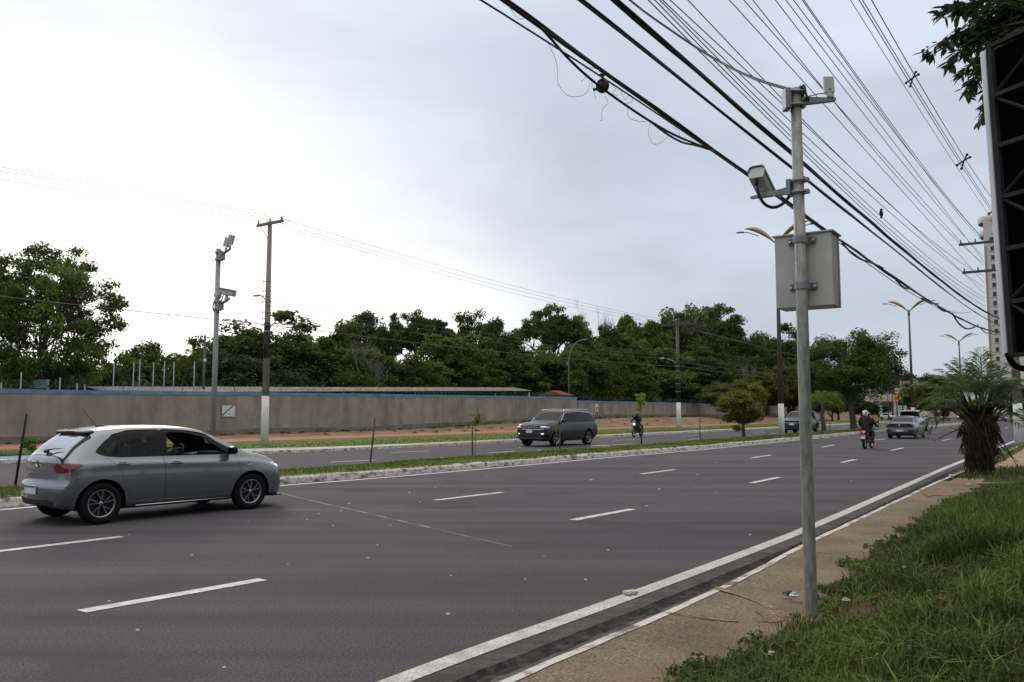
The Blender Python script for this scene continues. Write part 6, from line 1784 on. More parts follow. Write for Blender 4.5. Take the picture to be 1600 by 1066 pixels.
def frond(V, Fc, base, az, el, L, droop, nl, ll, rng, width=.02, stiff=.5, start=.16, lw=.032):
    """one feather leaf: arching midrib with paired leaflets, appended to V and Fc"""
    d0 = np.array([math.cos(az) * math.cos(el), math.sin(az) * math.cos(el), math.sin(el)])
    p = np.array(base, float); pts = [p.copy()]; dirs = [d0]
    d = d0.copy(); n = 12
    for i in range(n):
        d = d + np.array([0, 0, -droop * (i + 1) / n * .35]); d /= np.linalg.norm(d)
        p = p + d * L / n; pts.append(p.copy()); dirs.append(d.copy())
    side0 = np.cross(d0, [0, 0, 1.0]); side0 /= np.linalg.norm(side0) + 1e-9
    for i in range(n):          # midrib
        w = width * (1 - i / n * .8); w2 = width * (1 - (i + 1) / n * .8)
        b = len(V); up = np.cross(side0, dirs[i]) * .6
        V += [pts[i] - side0 * w, pts[i] + side0 * w, pts[i + 1] + side0 * w2, pts[i + 1] - side0 * w2]; Fc.append([b, b + 1, b + 2, b + 3])
        b = len(V); V += [pts[i] - up * w, pts[i] + up * w, pts[i + 1] + up * w2, pts[i + 1] - up * w2]; Fc.append([b, b + 1, b + 2, b + 3])
    for k in range(nl):
        u = start + (1 - start) * k / nl
        x = u * n; i = min(n - 1, int(x)); q = pts[i] + (pts[i + 1] - pts[i]) * (x - i); dd = dirs[i]
        ln = ll * (math.sin(math.pi * min(1, .18 + .82 * u)) ** .6) * rng.uniform(.8, 1.1)
        upv = np.cross(side0, dd)
        for s in (-1, 1):
            ld = side0 * s * .8 + dd * (.45 + .5 * u) + upv * stiff * .5 + rng.normal(size=3) * .07
            ld /= np.linalg.norm(ld)
            mid = q + ld * ln * .5; tip = q + ld * ln + np.array([0, 0, -ln * (.35 - .3 * stiff) * rng.uniform(.6, 1.4)])
            wv_ = dd * ln * lw + np.array([0, 0, ln * .012])
            b = len(V); V += [q, mid + wv_, tip, mid - wv_]; Fc.append([b, b + 1, b + 2, b + 3])
def palm_proto(name, seed, nf=20, L=2.6, droop=1.0, el=(0.2, 1.2), nl=34, ll=.55, trunk_h=4.0, tr=.14, m_leaf=None, stiff=.3, width=.02, dead=0):
    rng = np.random.default_rng(seed); V, Fc = [], []
    for k in range(nf):
        az = k * 2.399 + rng.uniform(-.3, .3); e = el[0] + (el[1] - el[0]) * (k / nf) ** .8 + rng.uniform(-.1, .1)
        frond(V, Fc, (math.cos(az) * tr * .5, math.sin(az) * tr * .5, trunk_h), az, e, L * rng.uniform(.8, 1.1), droop * rng.uniform(.8, 1.3), nl, ll, rng, width=width, stiff=stiff)
    cm = np_mesh(name + '_crown', np.array(V), np.array(Fc), m_leaf or M_leaf)
    b = MB(); pts = [(0.03 * math.sin(i), .03 * math.cos(i * 1.3), -.3 + (trunk_h + .35) * i / 8) for i in range(9)]
    b.tube(pts, [tr * (1.25 - .4 * i / 8) * (1 + .06 * (i % 2)) for i in range(9)], seg=12)
    tm = bpy.data.meshes.new(name + '_trunk'); tm.from_pydata(b.v, [], b.f); tm.materials.append(M_bark); tm.update()
    return dict(crown=cm, trunk=tm, H=trunk_h + L * .6, W=L * 1.7)
PR['coconut'] = palm_proto('coconut', 3, nf=20, L=4.2, droop=1.5, el=(-.3, 1.2), nl=42, ll=1.0, trunk_h=5.0, tr=.2, stiff=.1, width=.05)
PR['areca'] = palm_proto('young_palm', 4, nf=16, L=2.1, droop=1.9, el=(.5, 1.35), nl=36, ll=.50, trunk_h=1.7, tr=.12, stiff=.0, m_leaf=M_leaf_br, width=.022)
M_leaf_palm = leaf_mat('palm_foliage', (0.130, 0.180, 0.070), island=.35, trans=.2)

# big tree at the left behind the wall
def depth_at(u, t):
    return t / (DX - DY * (u - 800) / F_PX)      # distance ahead at which the line of sight reaches the offset t
def px_tree(proto, label, u, vtop, wpx, Y, rot=0.0, tint=(1, 1, 1), group=None, zb=.8, name='tree', du=0):
    p = at(u, 645, Y); p.z = zb
    hh = at(u, vtop, Y).z - zb
    return put_tree(PR[proto], label, p, hh, wpx * Y / F_PX, rot, tint, group, name)
px_tree('bigleft', 'big airy broadleaf tree with sky showing through, at the left border behind the wall', 62, 377, 208, 57, 1.9, (1.2, 1.25, 1.05), zb=.0)
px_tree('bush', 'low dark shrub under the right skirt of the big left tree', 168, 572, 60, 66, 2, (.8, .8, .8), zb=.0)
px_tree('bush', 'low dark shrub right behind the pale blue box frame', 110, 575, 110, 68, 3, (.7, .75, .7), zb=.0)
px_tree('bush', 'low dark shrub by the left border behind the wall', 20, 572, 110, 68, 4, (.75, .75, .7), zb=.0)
px_tree('dense', 'rounded light green tree behind the blue posts, lowest crown left of the coconut palm', 243, 540, 105, 78, 1.0, (1.15, 1.15, .9), zb=.0)
px_tree('bush', 'dark shrub between the big left tree and the blue posts', 205, 572, 60, 74, 1.7, (.8, .8, .7), zb=.0)
px_tree('coconut', 'coconut palm with drooping fronds behind the blue posts', 292, 530, 95, 74, 0.2, (.85, .8, .62), name='palm_tree', zb=.0)
px_tree('open', 'ragged tree crown just left of the slim grey camera pole', 330, 524, 90, 88, .3, (.95, .9, .8), zb=.0)
px_tree('dense2', 'broad rounded tree behind the tan utility pole', 400, 505, 150, 84, 2.3, (1.0, 1.0, .95), zb=.0)
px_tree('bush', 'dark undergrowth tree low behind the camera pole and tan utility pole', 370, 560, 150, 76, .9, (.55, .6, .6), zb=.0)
W_ = 'trees of the wood behind the wall'
wood = (('dense', 468, 535, 95, 88, .4, (.85, .85, .75), 'dark tree right of the tan utility pole, lower than its neighbours'),
        ('bright', 503, 528, 95, 86, .9, (.75, .8, .8), 'leafy mid-green tree left of the leafless greyish tree'),
        ('open', 532, 503, 100, 112, 1.4, (.85, .8, .75), 'brownish green tree just left of the tufted tall tree'),
        ('tall', 568, 489, 75, 118, 2.0, (.75, .8, .7), 'tall tree whose tufted head tops the wood right of the tan utility pole'),
        ('dense2', 601, 506, 42, 118, 2.5, (.7, .75, .7), 'narrow dark domed crown in the gap beside the broad crown'),
        ('umbrella', 655, 490, 118, 112, .5, (.80, .82, .72), 'broad dark crown left of the bright green tree in mid wood'),
        ('bright', 708, 522, 100, 98, 1.9, (.85, .9, .9), 'bright green tree standing out in the middle of the wood'),
        ('open', 742, 486, 85, 116, .2, (.75, .72, .68), 'airy high crown above the bright green tree'),
        ('dense', 782, 504, 70, 114, 1.1, (.7, .72, .68), 'dark crown left of the umbrella-shaped tree'),
        ('umbrella', 866, 482, 122, 108, 2.2, (.95, 1.0, .85), 'wide umbrella-shaped tree, above the SUV on the skyline'),
        ('bright', 850, 547, 40, 92, 2.9, (1.25, 1.2, .8), 'small yellow-green tree left of the curved lamp post'),
        ('bright', 812, 568, 78, 84, 3.4, (.95, 1.0, .85), 'low light green tree right above the end of the shed roof'),
        ('dense', 940, 512, 85, 112, 3.9, (.8, .8, .7), 'dark crown at the foot of the pale bare tree'),
        ('bright', 986, 492, 55, 118, .3, (.75, .75, .62), 'feathery topped tree right of the pale bare tree'),
        ('bright', 1012, 502, 70, 108, .8, (.8, .8, .65), 'olive green tree left of the black banded pole'),
        ('open', 1045, 484, 105, 120, 1.2, (.95, .92, .85), 'high thin crown with pale stems behind the crossarm of the black banded pole'),
        ('open', 1085, 478, 80, 122, 1.8, (.9, .88, .8), 'thin crown right of the crossarm of the black banded pole'),
        ('tall', 1126, 478, 78, 120, 2.6, (.85, .88, .8), 'tall tree with a clear dark trunk rising over the right half of the wood'),
        ('dense', 1160, 513, 80, 126, .1, (.72, .75, .7), 'dark crown next right of the tall clear-trunked tree'),
        ('open', 1186, 520, 70, 132, .7, (.8, .82, .75), 'thin-topped crown two right of the tall clear-trunked tree'),
        ('dense2', 1215, 522, 75, 138, 1.3, (.72, .75, .7), 'dark crown right behind the nearest winged street lamp'),
        ('dense', 1245, 536, 60, 145, 2.0, (.7, .74, .7), 'low dark crown behind the grey camera pole'),
        ('bright', 985, 528, 80, 100, 2.8, (.75, .85, .75), 'fresh green tree low on the left of the black banded pole'),
        ('bright', 1030, 545, 90, 96, 3.3, (.7, .85, .75), 'leafy green tree behind the oncoming motorcycle'),
        ('dense', 905, 545, 100, 98, 1.5, (.72, .78, .66), 'dark green tree behind the curved lamp post'),
        ('bright', 958, 596, 40, 88, 1.5, (1.0, 1.15, 1.0), 'small pale green tree low behind the wall right of the curved lamp post'),
        ('dense2', 1095, 552, 95, 112, .4, (.65, .75, .65), 'dark tree right behind the black banded pole'),
        ('bush', 1150, 560, 80, 118, .4, (.65, .7, .6), 'dark low tree behind the round olive tree'),)
for (pr, u, v, w, Y, rot, tint, lab) in wood:
    px_tree(pr, lab, u, v, w, depth_at(u, 77 if v < 500 else 70 if v < 515 else 66 if v < 545 else 64) + (Y % 7), rot, tint, W_)
put_bare(0, 'pale leafless tree standing above the wood right of the umbrella-shaped tree', 932, 474, 71, .55)
put_bare(0, 'thin pale leafless tree beside the larger pale bare tree', 968, 520, 69, .5)
put_bare(1, 'greyish leafless tree in front of dark leaves, above the left part of the shed roof', 567, 528, 62, 1.0)
put_bare(1, 'leafless pale treetop rising over the thin crown right of the black banded pole', 1075, 470, 78, .6)
put_bare(1, 'leafless pale tree low in the wood left of the nearest winged street lamp', 1168, 560, 62, .9)
# dense lower layer of the wood
rg = random.Random(12)
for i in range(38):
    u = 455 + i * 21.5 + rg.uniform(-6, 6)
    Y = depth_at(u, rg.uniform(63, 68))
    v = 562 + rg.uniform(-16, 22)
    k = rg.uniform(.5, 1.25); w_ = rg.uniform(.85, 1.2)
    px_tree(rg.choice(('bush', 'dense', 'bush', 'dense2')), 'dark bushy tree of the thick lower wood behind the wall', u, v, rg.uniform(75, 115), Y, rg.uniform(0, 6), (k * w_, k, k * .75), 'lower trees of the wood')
rngu = np.random.default_rng(5)
n = 420
C = []
for i in range(n):
    s = rngu.uniform(40, 330); t = rngu.uniform(66, 100)
    q = Vector((s * DX - t * DY, s * DY + t * DX, rngu.uniform(1.0, 5 + s * .03))); C.append(tuple(q))
V, F_ = leaf_quads(np.array(C), rngu.uniform(1.8, 3.2, n), 95, .7, rngu)
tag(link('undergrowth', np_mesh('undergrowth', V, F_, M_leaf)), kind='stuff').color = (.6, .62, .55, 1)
# verge and median trees
px_tree('median', 'rounded olive tree on the earth bank before the wall, behind the yellowing median bush', 1146, 597, 92, depth_at(1146, 44), .3, (1.25, 1.15, .9), zb=.75)
px_tree('yellow', 'small brownish tree behind the yellowing bush, left of the nearest winged lamp', 1200, 578, 78, depth_at(1200, 47), 1.1, (.75, .7, .7), zb=.8)
px_tree('yellow', 'reddish brown tree just right of the nearest winged street lamp', 1240, 588, 60, depth_at(1240, 45), 2.1, (.8, .68, .6), zb=.8)
px_tree('bush', 'dark bush at the edge of the earth bank behind the big median tree', 1285, 600, 80, depth_at(1285, 40), 2.1, (.6, .65, .5), zb=.8)
px_tree('bush', 'dark bush left of the big median tree trunk', 1310, 612, 60, depth_at(1310, 36), .1, (.6, .65, .5), zb=.5)
p = ground_at(1335, 671, .2)
put_tree(PR['median'], 'large dark round tree on the median ahead of the motorcycle with two riders', p, at(1335, 523, p.y).z - .2, 152 * p.y / F_PX, .0, (.9, .95, .8))
p = ground_at(1162, 682, .2)
put_tree(PR['yellow'], 'small yellowing tree on the median, left of the nearest winged lamp', p, at(1160, 607, p.y).z - .2, 68 * p.y / F_PX, 1.3, (1.25, 1.1, .9))
p = R(68, 17.0, .2)
put_tree(PR['areca'], 'young green palm on the median, half hidden by the grey camera pole', p, at(1240, 610, p.y).z + .25, 92 * p.y / F_PX, .6, (1.0, 1.1, .9), name='palm_tree')
# saplings with stakes along the median
M_stake = mat('stake_wood', (0.12, 0.065, 0.05), 0.9, var=.3, scale=6)
M_stakedark = mat('dark_stake', (0.03, 0.022, 0.02), 0.9, var=.3, scale=6)
def sapling(u, v, leafh, stakeh, lab, tint, lean=0.0, wide=.16, nl=60, stake=M_stake, off=.12, leafz=None, group='staked saplings along the median'):
    p = ground_at(u, v, .2)
    root = thing('sapling', lab, 'sapling', p, 0, group)
    if stakeh:
        b = MB(); b.tube([(0, 0, -.1), (lean * stakeh, 0, stakeh)], [.028, .022], seg=6); b.box((lean * stakeh * .55 + .03, 0, stakeh * .5), (.16, .02, .02)); b.build('stake', stake, root)
    if leafh:
        b = MB(); b.tube(bez([(off, 0, -.05), (off + .03, .02, leafh * .5), (off - .02, 0, leafh)], 6), [.014, .013, .012, .011, .009, .007, .004], seg=5); b.build('stem', M_barkpale, root)
        rng = np.random.default_rng(int(u))
        C = np.array([(off + rng.uniform(-wide, wide) * .6, rng.uniform(-wide, wide) * .6, leafh - rng.uniform(-.05, leafz or .3)) for _ in range(max(4, nl // 6))])
        V, F_ = leaf_quads(C, np.full(len(C), wide * .6), 22, wide * .5, rng, aspect=.45)
        o = link('leaves', np_mesh('sapling_leaves', V, F_, M_leaf_br), root); o.color = (*tint, 1)
sapling(24, 752, .95, 1.45, 'sapling on a thin dark stake behind the tail of the silver hatchback', (1.0, 1.1, .9), lean=.12, stake=M_stakedark, off=.30, wide=.2)
sapling(578, 724, 0, 1.35, 'bare leaning reddish stake on the median, right of the silver hatchback', (1, 1, 1), lean=.10, group=None)
sapling(738, 714, 1.38, 1.1, 'sapling with a small leafy top on a straight stake, between hatchback and SUV', (1.15, 1.1, .9), off=.10, wide=.17)
sapling(875, 703, .95, .92, 'sapling with few leaves beside a short stake, in front of the SUV', (1.6, 1.5, .8), off=-.14, wide=.12, nl=30)
sapling(1002, 695, 2.25, .9, 'tallest sapling with bright green leaves, in front of the oncoming motorcycle', (1.9, 1.8, .9), off=.03, wide=.26, nl=90, stake=M_stakedark, leafz=.75)
sapling(1094, 686, 0, 1.25, 'bare upright stake on the median right of the black banded pole', (1, 1, 1), group=None)
sapling(1297, 675, 0, .95, 'short bare stake on the median just right of the grey camera pole', (1, 1, 1), group=None)
sapling(1372, 667, 0, 1.9, 'leaning dark stake on the median beside the motorcycle with two riders', (1, 1, 1), lean=.12, stake=M_stakedark, group=None)
sapling(1458, 660, 0, 1.2, 'bare stake on the median right of the pickup', (1, 1, 1), group=None)
# shaggy palm at the roadside
p = R(24.6, 2.25, .12)
root = thing('palm_tree', 'shaggy stout palm with dark fibrous trunk and dull green fronds at the near roadside', 'palm', p, 0)
rngp = np.random.default_rng(17); V, Fc = [], []
TH = 1.55
for k in range(30):
    az = k * 2.399 + rngp.uniform(-.3, .3); e = .30 + 1.2 * (k / 30) ** .75 + rngp.uniform(-.12, .12)
    frond(V, Fc, (math.cos(az) * .2, math.sin(az) * .2, TH - .25), az, e, rngp.uniform(1.35, 1.8) * (1 + .15 * k / 30), rngp.uniform(.35, 1.0), 24, rngp.uniform(.6, .85), rngp, width=.022, stiff=.25, start=.42, lw=.028)
o = link('crown', np_mesh('shaggy_palm_crown', np.array(V), np.array(Fc), M_leaf_palm), root); o.color = (1, 1, 1, 1)
M_fibre = mat('palm_fibre', (0.018, 0.013, 0.010), 0.95, col2=(0.070, 0.052, 0.038), scale=6, stretch=(5, 5, 1), detail=8, bump=1.0, bscale=30)
b = MB()
b.tube([(0, 0, -.15), (0, 0, .1), (0, 0, .5), (0, 0, 1.0), (0, 0, 1.4), (0, 0, 1.7)], [.22, .25, .34, .40, .34, .14], seg=20)
rg = random.Random(6)
for i in range(420):
    a = rg.uniform(0, 6.283); z = rg.uniform(0.05, 1.65)
    r0 = lerp_tab([(0, .25), (.5, .37), (1.0, .42), (1.4, .35), (1.7, .15)], z)
    q = Vector((math.cos(a) * r0, math.sin(a) * r0, z)); out = Vector((math.cos(a), math.sin(a), 0))
    L = rg.uniform(.12, .34)
    w = Vector((-math.sin(a), math.cos(a), 0)) * rg.uniform(.012, .03)
    tip = q + out * L * rg.uniform(.15, .55) + Vector((rg.uniform(-.05, .05), rg.uniform(-.05, .05), L * rg.choice((.9, .7, -.8))))
    b.add([q - w, q + w, tip + out * .01, q + out * .03 + Vector((0, 0, L * .3))], [(0, 1, 2), (0, 2, 3), (1, 3, 2)])
b.build('trunk', M_fibre, root)
b = MB()
for i in range(46):
    a = rg.uniform(0, 6.283); e = rg.uniform(.5, 1.35); L = rg.uniform(.5, 1.0)
    q = Vector((math.cos(a) * .2, math.sin(a) * .2, 1.2 + rg.uniform(0, .35)))
    tip = q + Vector((math.cos(a) * math.cos(e), math.sin(a) * math.cos(e), math.sin(e))) * L
    b.tube([q, q.lerp(tip, .5) + Vector((0, 0, .05)), tip], [.028, .02, .008], seg=5)
for (a, z, L, e) in ((2.8, 1.2, .8, -.5), (.2, .9, 1.0, -.7), (-.3, 1.1, 1.25, -1.1), (.5, .8, .9, -.6), (3.4, 1.0, .6, .3), (-1.8, 1.3, 1.2, -1.0)):
    q = Vector((math.cos(a) * .36, math.sin(a) * .36, z)); tip = q + Vector((math.cos(a) * math.cos(e), math.sin(a) * math.cos(e), math.sin(e))) * L
    b.tube([q, q.lerp(tip, .5), tip], [.018, .014, .006], seg=5)
b.build('dead_stalks', M_fibre, root)
# overhanging tree at upper right, behind the billboard
M_mango = leaf_mat('glossy_foliage', (0.040, 0.062, 0.018), island=.5, trans=.28, rough=.35)
p = R(17.5, -6.2, .2)
root = thing('tree', 'glossy-leaved tree whose boughs hang in at the upper right behind the billboard', 'tree', p, 0)
inv = Vector(p)
rg = random.Random(15); rngm = np.random.default_rng(15)
b = MB()
trunk = limb(b, (0, 0, -.3), (-.6, .2, 4.2), .28, .2, rg, wob=.03, seg=10)
twigs = []
YT = 15.2
ends = [(1470, 20), (1452, 78), (1480, 66), (1500, 20), (1520, 60), (1490, 100), (1505, 118), (1530, 100), (1545, 40), (1525, 130), (1515, 145), (1560, 90), (1545, 150), (1560, 15), (1585, 40), (1600, 10), (1545, 165), (1537, 180), (1585, 90), (1620, 60), (1600, 130), (1500, -30), (1540, -40), (1590, -50), (1650, -20), (1660, 60), (1475, -20), (1508, 48), (1535, 20), (1570, 60), (1497, 84)]
hub = at(1640, 40, YT) - inv
limb(b, trunk[-1], hub, .2, .12, rg, seg=8)
V, Fc = [], []
for (u, v) in ends:
    for rep in range(3):
        e = at(u + rg.uniform(-7, 7), v + rg.uniform(-7, 7), YT + rg.uniform(-.9, .9)) - inv
        mid = hub.lerp(e, .45) + Vector((rg.uniform(-.15, .15), rg.uniform(-.3, .3), .25))
        limb(b, hub.lerp(mid, .5 * rep), mid, .05, .03, rg, n=4, seg=5); pts = limb(b, mid, e, .028, .006, rg, n=6, seg=5)
        for k in range(34):
            q = pts[rg.randrange(2, 7)] + Vector((rg.uniform(-.05, .05), rg.uniform(-.05, .05), rg.uniform(-.05, .05)))
            d = (e - mid).normalized() * .7 + Vector((rg.uniform(-1, 1), rg.uniform(-1, 1), rg.uniform(-.9, .4))); d.normalize()
            L = rg.uniform(.15, .26)
            side = d.cross(Vector((rg.uniform(-.4, .4), rg.uniform(-.4, .4), 1))).normalized() * L * .19
            fold = d.cross(side).normalized() * L * .03
            bb = len(V)
            m1 = q + d * L * .35; m2 = q + d * L * .7; tip = q + d * L + Vector((0, 0, -L * .18))
            V += [tuple(x) for x in (q, m1 + side + fold, m1 - side + fold, m2 + side * .8 + fold - Vector((0, 0, L * .05)), m2 - side * .8 + fold - Vector((0, 0, L * .05)), tip)]
            Fc += [[bb, bb + 1, bb + 2, bb + 2], [bb + 1, bb + 3, bb + 4, bb + 2], [bb + 3, bb + 5, bb + 4, bb + 4]]
me = bpy.data.meshes.new('bough_leaves'); me.from_pydata(V, [], [f[:3] if f[2] == f[3] else f for f in Fc]); me.materials.append(M_mango); me.update()
o = link('crown', me, root); o.color = (1, 1, 1, 1)
b.build('trunk', M_bark, root)

# unseen trees added behind the viewpoint to darken reflections and the surfaces facing it
for i, (s, tt, hh) in enumerate(((-14, -9, 11), (-5, -13, 12), (3, -11, 10), (-24, -12, 12), (-34, -10, 11), (-10, -20, 13), (6, -20, 13))):
    put_tree(PR['dense' if i % 2 else 'dense2'], 'unseen broad leafy tree added behind the viewpoint to darken reflections', R(s, tt, .2), hh, hh * .95, i * 1.3, (.9, .9, .85), 'unseen trees added behind the viewpoint')
# ---------------------------------------------------------------- overhead cables
def plane_hit(u, v, A, B):
    """meeting point of the view line with the upright plane through A and B"""
    r = ray(u, v); d = (B - A); nrm = Vector((d.y, -d.x, 0))
    k = (A - Vector((0, 0, EYE))).dot(nrm) / r.dot(nrm)
    return Vector((0, 0, EYE)) + r * k
def wire_pts(px, A, B, s_back, s_fwd, deg=2, n=60):
    """smooth sagging line through the measured points, in the upright plane of its two poles"""
    d = (B - A); d.z = 0; L = d.length; d.normalize()
    xs, zs = [], []
    for (u, v) in px:
        h = plane_hit(u, v, A, B); xs.append((h - A).dot(d)); zs.append(h.z)
    c = np.polyfit(xs, zs, min(deg, len(px) - 1))
    out = []
    for i in range(n + 1):
        x = s_back + (s_fwd - s_back) * (i / n)
        q = A + d * x; out.append(Vector((q.x, q.y, float(np.polyval(c, x)))))
    return out, (xs, zs, c, d)
def cable(name, pts, r, label, group=None, seg=6, m=M_rubber, jitter=0.0, strands=1, seed=1):
    b = MB()
    rg = random.Random(seed)
    if strands == 1: b.tube(pts, r, seg=seg)
    else:
        for k in range(strands):
            a0 = 2 * math.pi * k / strands; tw = rg.uniform(.5, 1.2); off = r * .62
            pp = []
            for i, p in enumerate(pts):
                a = a0 + tw * i * .35; w = 1 + jitter * math.sin(i * (.7 + k * .31) + k)
                pp.append(p + Vector((DY, -DX, 0)) * (off * math.cos(a) * w) + Vector((0, 0, off * math.sin(a) * w)))
            b.tube(pp, r * .52, seg=seg)
    o = b.build(name, m)
    return tag(o, label, 'cable', group)
def TA(t0, t1): return R(-4, t0), R(49.8, t1)
thick = 'thick black telephone cable bundles overhead'
A, B = TA(4.3, 3.15)
ptA, _ = wire_pts([(784, 0), (843, 41), (927, 97), (1052, 191), (1162, 269), (1263, 340), (1370, 415), (1460, 475), (1550, 517)], A, B, 0.5, 53.6, deg=3)
cable('telephone_cable', ptA, .026, 'black bundle of several cables, lowest of the three thick ones, passing behind the traffic camera', thick, strands=5, jitter=.6, seed=3)
A, B = TA(4.5, 3.2)
ptB, _ = wire_pts([(902, 0), (956, 37), (1052, 111), (1177, 211), (1263, 285), (1385, 382), (1505, 474), (1565, 511)], A, B, 0.5, 53.6, deg=3)
cable('telephone_cable', ptB, .026, 'black smooth cable, middle one of the three thick cables overhead', thick, strands=3, jitter=.2, seed=4)
A, B = TA(4.6, 3.3)
ptC, _ = wire_pts([(959, 0), (1009, 41), (1099, 120), (1240, 242), (1310, 304), (1430, 406), (1520, 475), (1565, 499)], A, B, 0.5, 53.6, deg=3)
cable('telephone_cable', ptC, .035, 'thickest black cable bundle, uppermost of the three, running behind the camera pole', thick, strands=4, jitter=.25, seed=5)
A, B = TA(4.25, 3.1)
pts, _ = wire_pts([(752, 0), (840, 56), (943, 123), (1006, 164), (1084, 216), (1263, 344), (1460, 478)], A, B, .5, 40, deg=3)
cable('telephone_cable', pts, .009, 'thin black support wire just below the lowest thick cable bundle', thick)
def through(px, A, B, n=8):
    P = [plane_hit(u, v, A, B) for (u, v) in px]
    c = catmull([tuple(p) for p in P], n)
    return [Vector(q) for q in c]
A, B = TA(4.28, 3.12)
sagp = [(843, 41), (862, 62), (881, 84), (905, 108), (927, 127), (949, 144), (980, 166), (1015, 189), (1052, 210), (1102, 231)]
cable('drop_cable', through(sagp, A, B), .014, 'slack black cable sagging below the bundle and holding the round splice case', 'slack loops under the cables')
cable('drop_cable', through([(1015, 189), (1040, 208), (1065, 222), (1090, 228), (1115, 236)], A, B), .013, 'short slack loop under the lowest bundle right of the splice case', 'slack loops under the cables')
cable('drop_cable', through([(1316, 380), (1330, 395), (1345, 405), (1362, 411), (1380, 419)], A, B), .02, 'slack black loop beside the grey cabinet on the pole', 'slack loops under the cables')
cable('drop_cable', through([(1488, 490), (1497, 504), (1508, 513), (1518, 513), (1528, 508)], A, B), .03, 'slack black loop near the far end of the lowest bundle', 'slack loops under the cables')
for q in ([(1400, 438), (1412, 449), (1425, 452)], [(1440, 466), (1452, 473), (1466, 475)], [(1465, 480), (1474, 486), (1484, 487)], [(1530, 511), (1540, 520), (1550, 520)]):
    cable('drop_cable', through(q, A, B), .022, 'small slack loop hanging from the lowest bundle beyond the cabinet', 'slack loops under the cables')
# splice case
c = plane_hit(941, 134, A, B)
root = thing('splice_case', 'black round splice case with coiled cable hanging from the thin support wire', 'splice case', c, DA)
b = MB()
for k in range(4): b.tube([(-.02 + .014 * k, (.055 + .006 * (k % 2)) * math.cos(a * math.pi / 10), (.058 + .006 * (k % 2)) * math.sin(a * math.pi / 10)) for a in range(21)], .012, seg=6)
b.build('coil', M_rubber, root)
b = MB(); b.lathe([(.001, -.03), (.045, -.03), (.045, .03), (.001, .03)], seg=14, axis='X'); b.tube([(0, 0, .05), (0, 0, .11)], .010, seg=6); b.box((0, 0, .115), (.03, .05, .03)); b.box((-.02, .07, -.03), (.03, .05, .02)); b.build('case', M_black, root)
# loose fine strands
M_fine = mat('fine_wire', (0.03, 0.03, 0.03), 0.6, var=.2, scale=30)
fine = ([(856, 66), (870, 100), (872, 130), (885, 148), (904, 151), (918, 143), (922, 130)], [(945, 150), (950, 160), (942, 170), (940, 180), (941, 187), (937, 188)], [(980, 166), (982, 182), (995, 189), (1010, 190)],
        [(1016, 192), (1013, 210), (1020, 224), (1032, 223), (1045, 212)], [(915, 108), (925, 106), (935, 110), (942, 122)], [(970, 142), (976, 155), (985, 148), (988, 158), (978, 162)], [(1050, 198), (1060, 205), (1062, 214)], [(795, 8), (803, 22), (812, 30), (820, 28)], [(908, 128), (920, 120), (931, 155)], [(955, 132), (962, 140), (957, 146), (965, 150)])
for q in fine:
    cable('loose_wire', through(q, A, B), .0024, 'hair-thin loose wire curling from the lowest cable bundle', 'loose wires under the splice case', m=M_fine, seg=4)
# service cable to the camera pole
top = pb + Vector((0, 0, h - .02))
e0 = at(984, 0, 9.2); e00 = at(900, -80, 9.8)
mid1, mid2, mid3 = at(1052, 50, 8.55), at(1115, 91, 7.9), at(1177, 122, 7.0)
cable('service_cable', [Vector(q) for q in catmull([tuple(x) for x in (e00, e0, mid1, mid2, mid3, top)], 8)], .013, 'single black cable coming down to the top of the grey camera pole')
# power lines of the near poles
def pw(px, t0, t1, r, label, group, s1=49.8):
    A, B = TA(t0, t1)
    pts, info = wire_pts(px, A, B, 1.0, s1, deg=2, n=40)
    return cable('power_line', pts, r, label, group, seg=5), (A, B)
ga, gb = 'spacer power lines at upper right', 'fine power lines between thick cables and spacer lines'
la, lb = 'dark power line held by spacers, at the upper right', 'thin bare power line overhead'
pw([(1361, 0), (1427, 112), (1515, 260), (1559, 322)], 3.2, 3.0, .011, la, ga)
pw([(1346, 0), (1424, 122), (1502, 254), (1553, 331)], 3.3, 3.05, .010, la, ga)
pw([(1341, 0), (1421, 126), (1501, 258), (1552, 334)], 3.3, 3.1, .010, la, ga)
pw([(1327, 0), (1387, 92), (1440, 172), (1492, 260), (1553, 346)], 3.45, 3.15, .007, 'lone thin wire just left of the spacer power lines', None)
for px, t0 in (([(1254, 0), (1320, 90), (1425, 233), (1508, 345), (1537, 372)], 4.0), ([(1250, 0), (1320, 93), (1425, 236), (1508, 352), (1540, 380)], 4.05), ([(1241, 0), (1340, 135), (1440, 260), (1538, 376)], 4.15),
               ([(1226, 0), (1300, 92), (1424, 260), (1508, 370)], 4.4), ([(1210, 0), (1287, 95), (1414, 260), (1505, 367)], 4.5),
               ([(1176, 0), (1292, 145), (1387, 260), (1538, 412)], 4.6), ([(1162, 0), (1275, 127), (1392, 258), (1520, 398)], 4.6), ([(1140, 0), (1200, 67), (1375, 260), (1505, 405)], 4.7),
               ([(1071, 0), (1200, 130), (1332, 260), (1469, 391), (1511, 415)], 4.8), ([(1048, 0), (1200, 143), (1330, 262), (1502, 424)], 4.9), ([(1035, 0), (1200, 157), (1310, 260), (1541, 451)], 4.9),
               ([(1032, 0), (1200, 172), (1294, 260), (1538, 465)], 4.85), ([(1023, 0), (1200, 178), (1284, 260), (1562, 481)], 4.8), ([(1013, 0), (1200, 186), (1275, 258), (1538, 478)], 4.75)):
    pw(px, t0, 3.6, .0085, lb, gb)
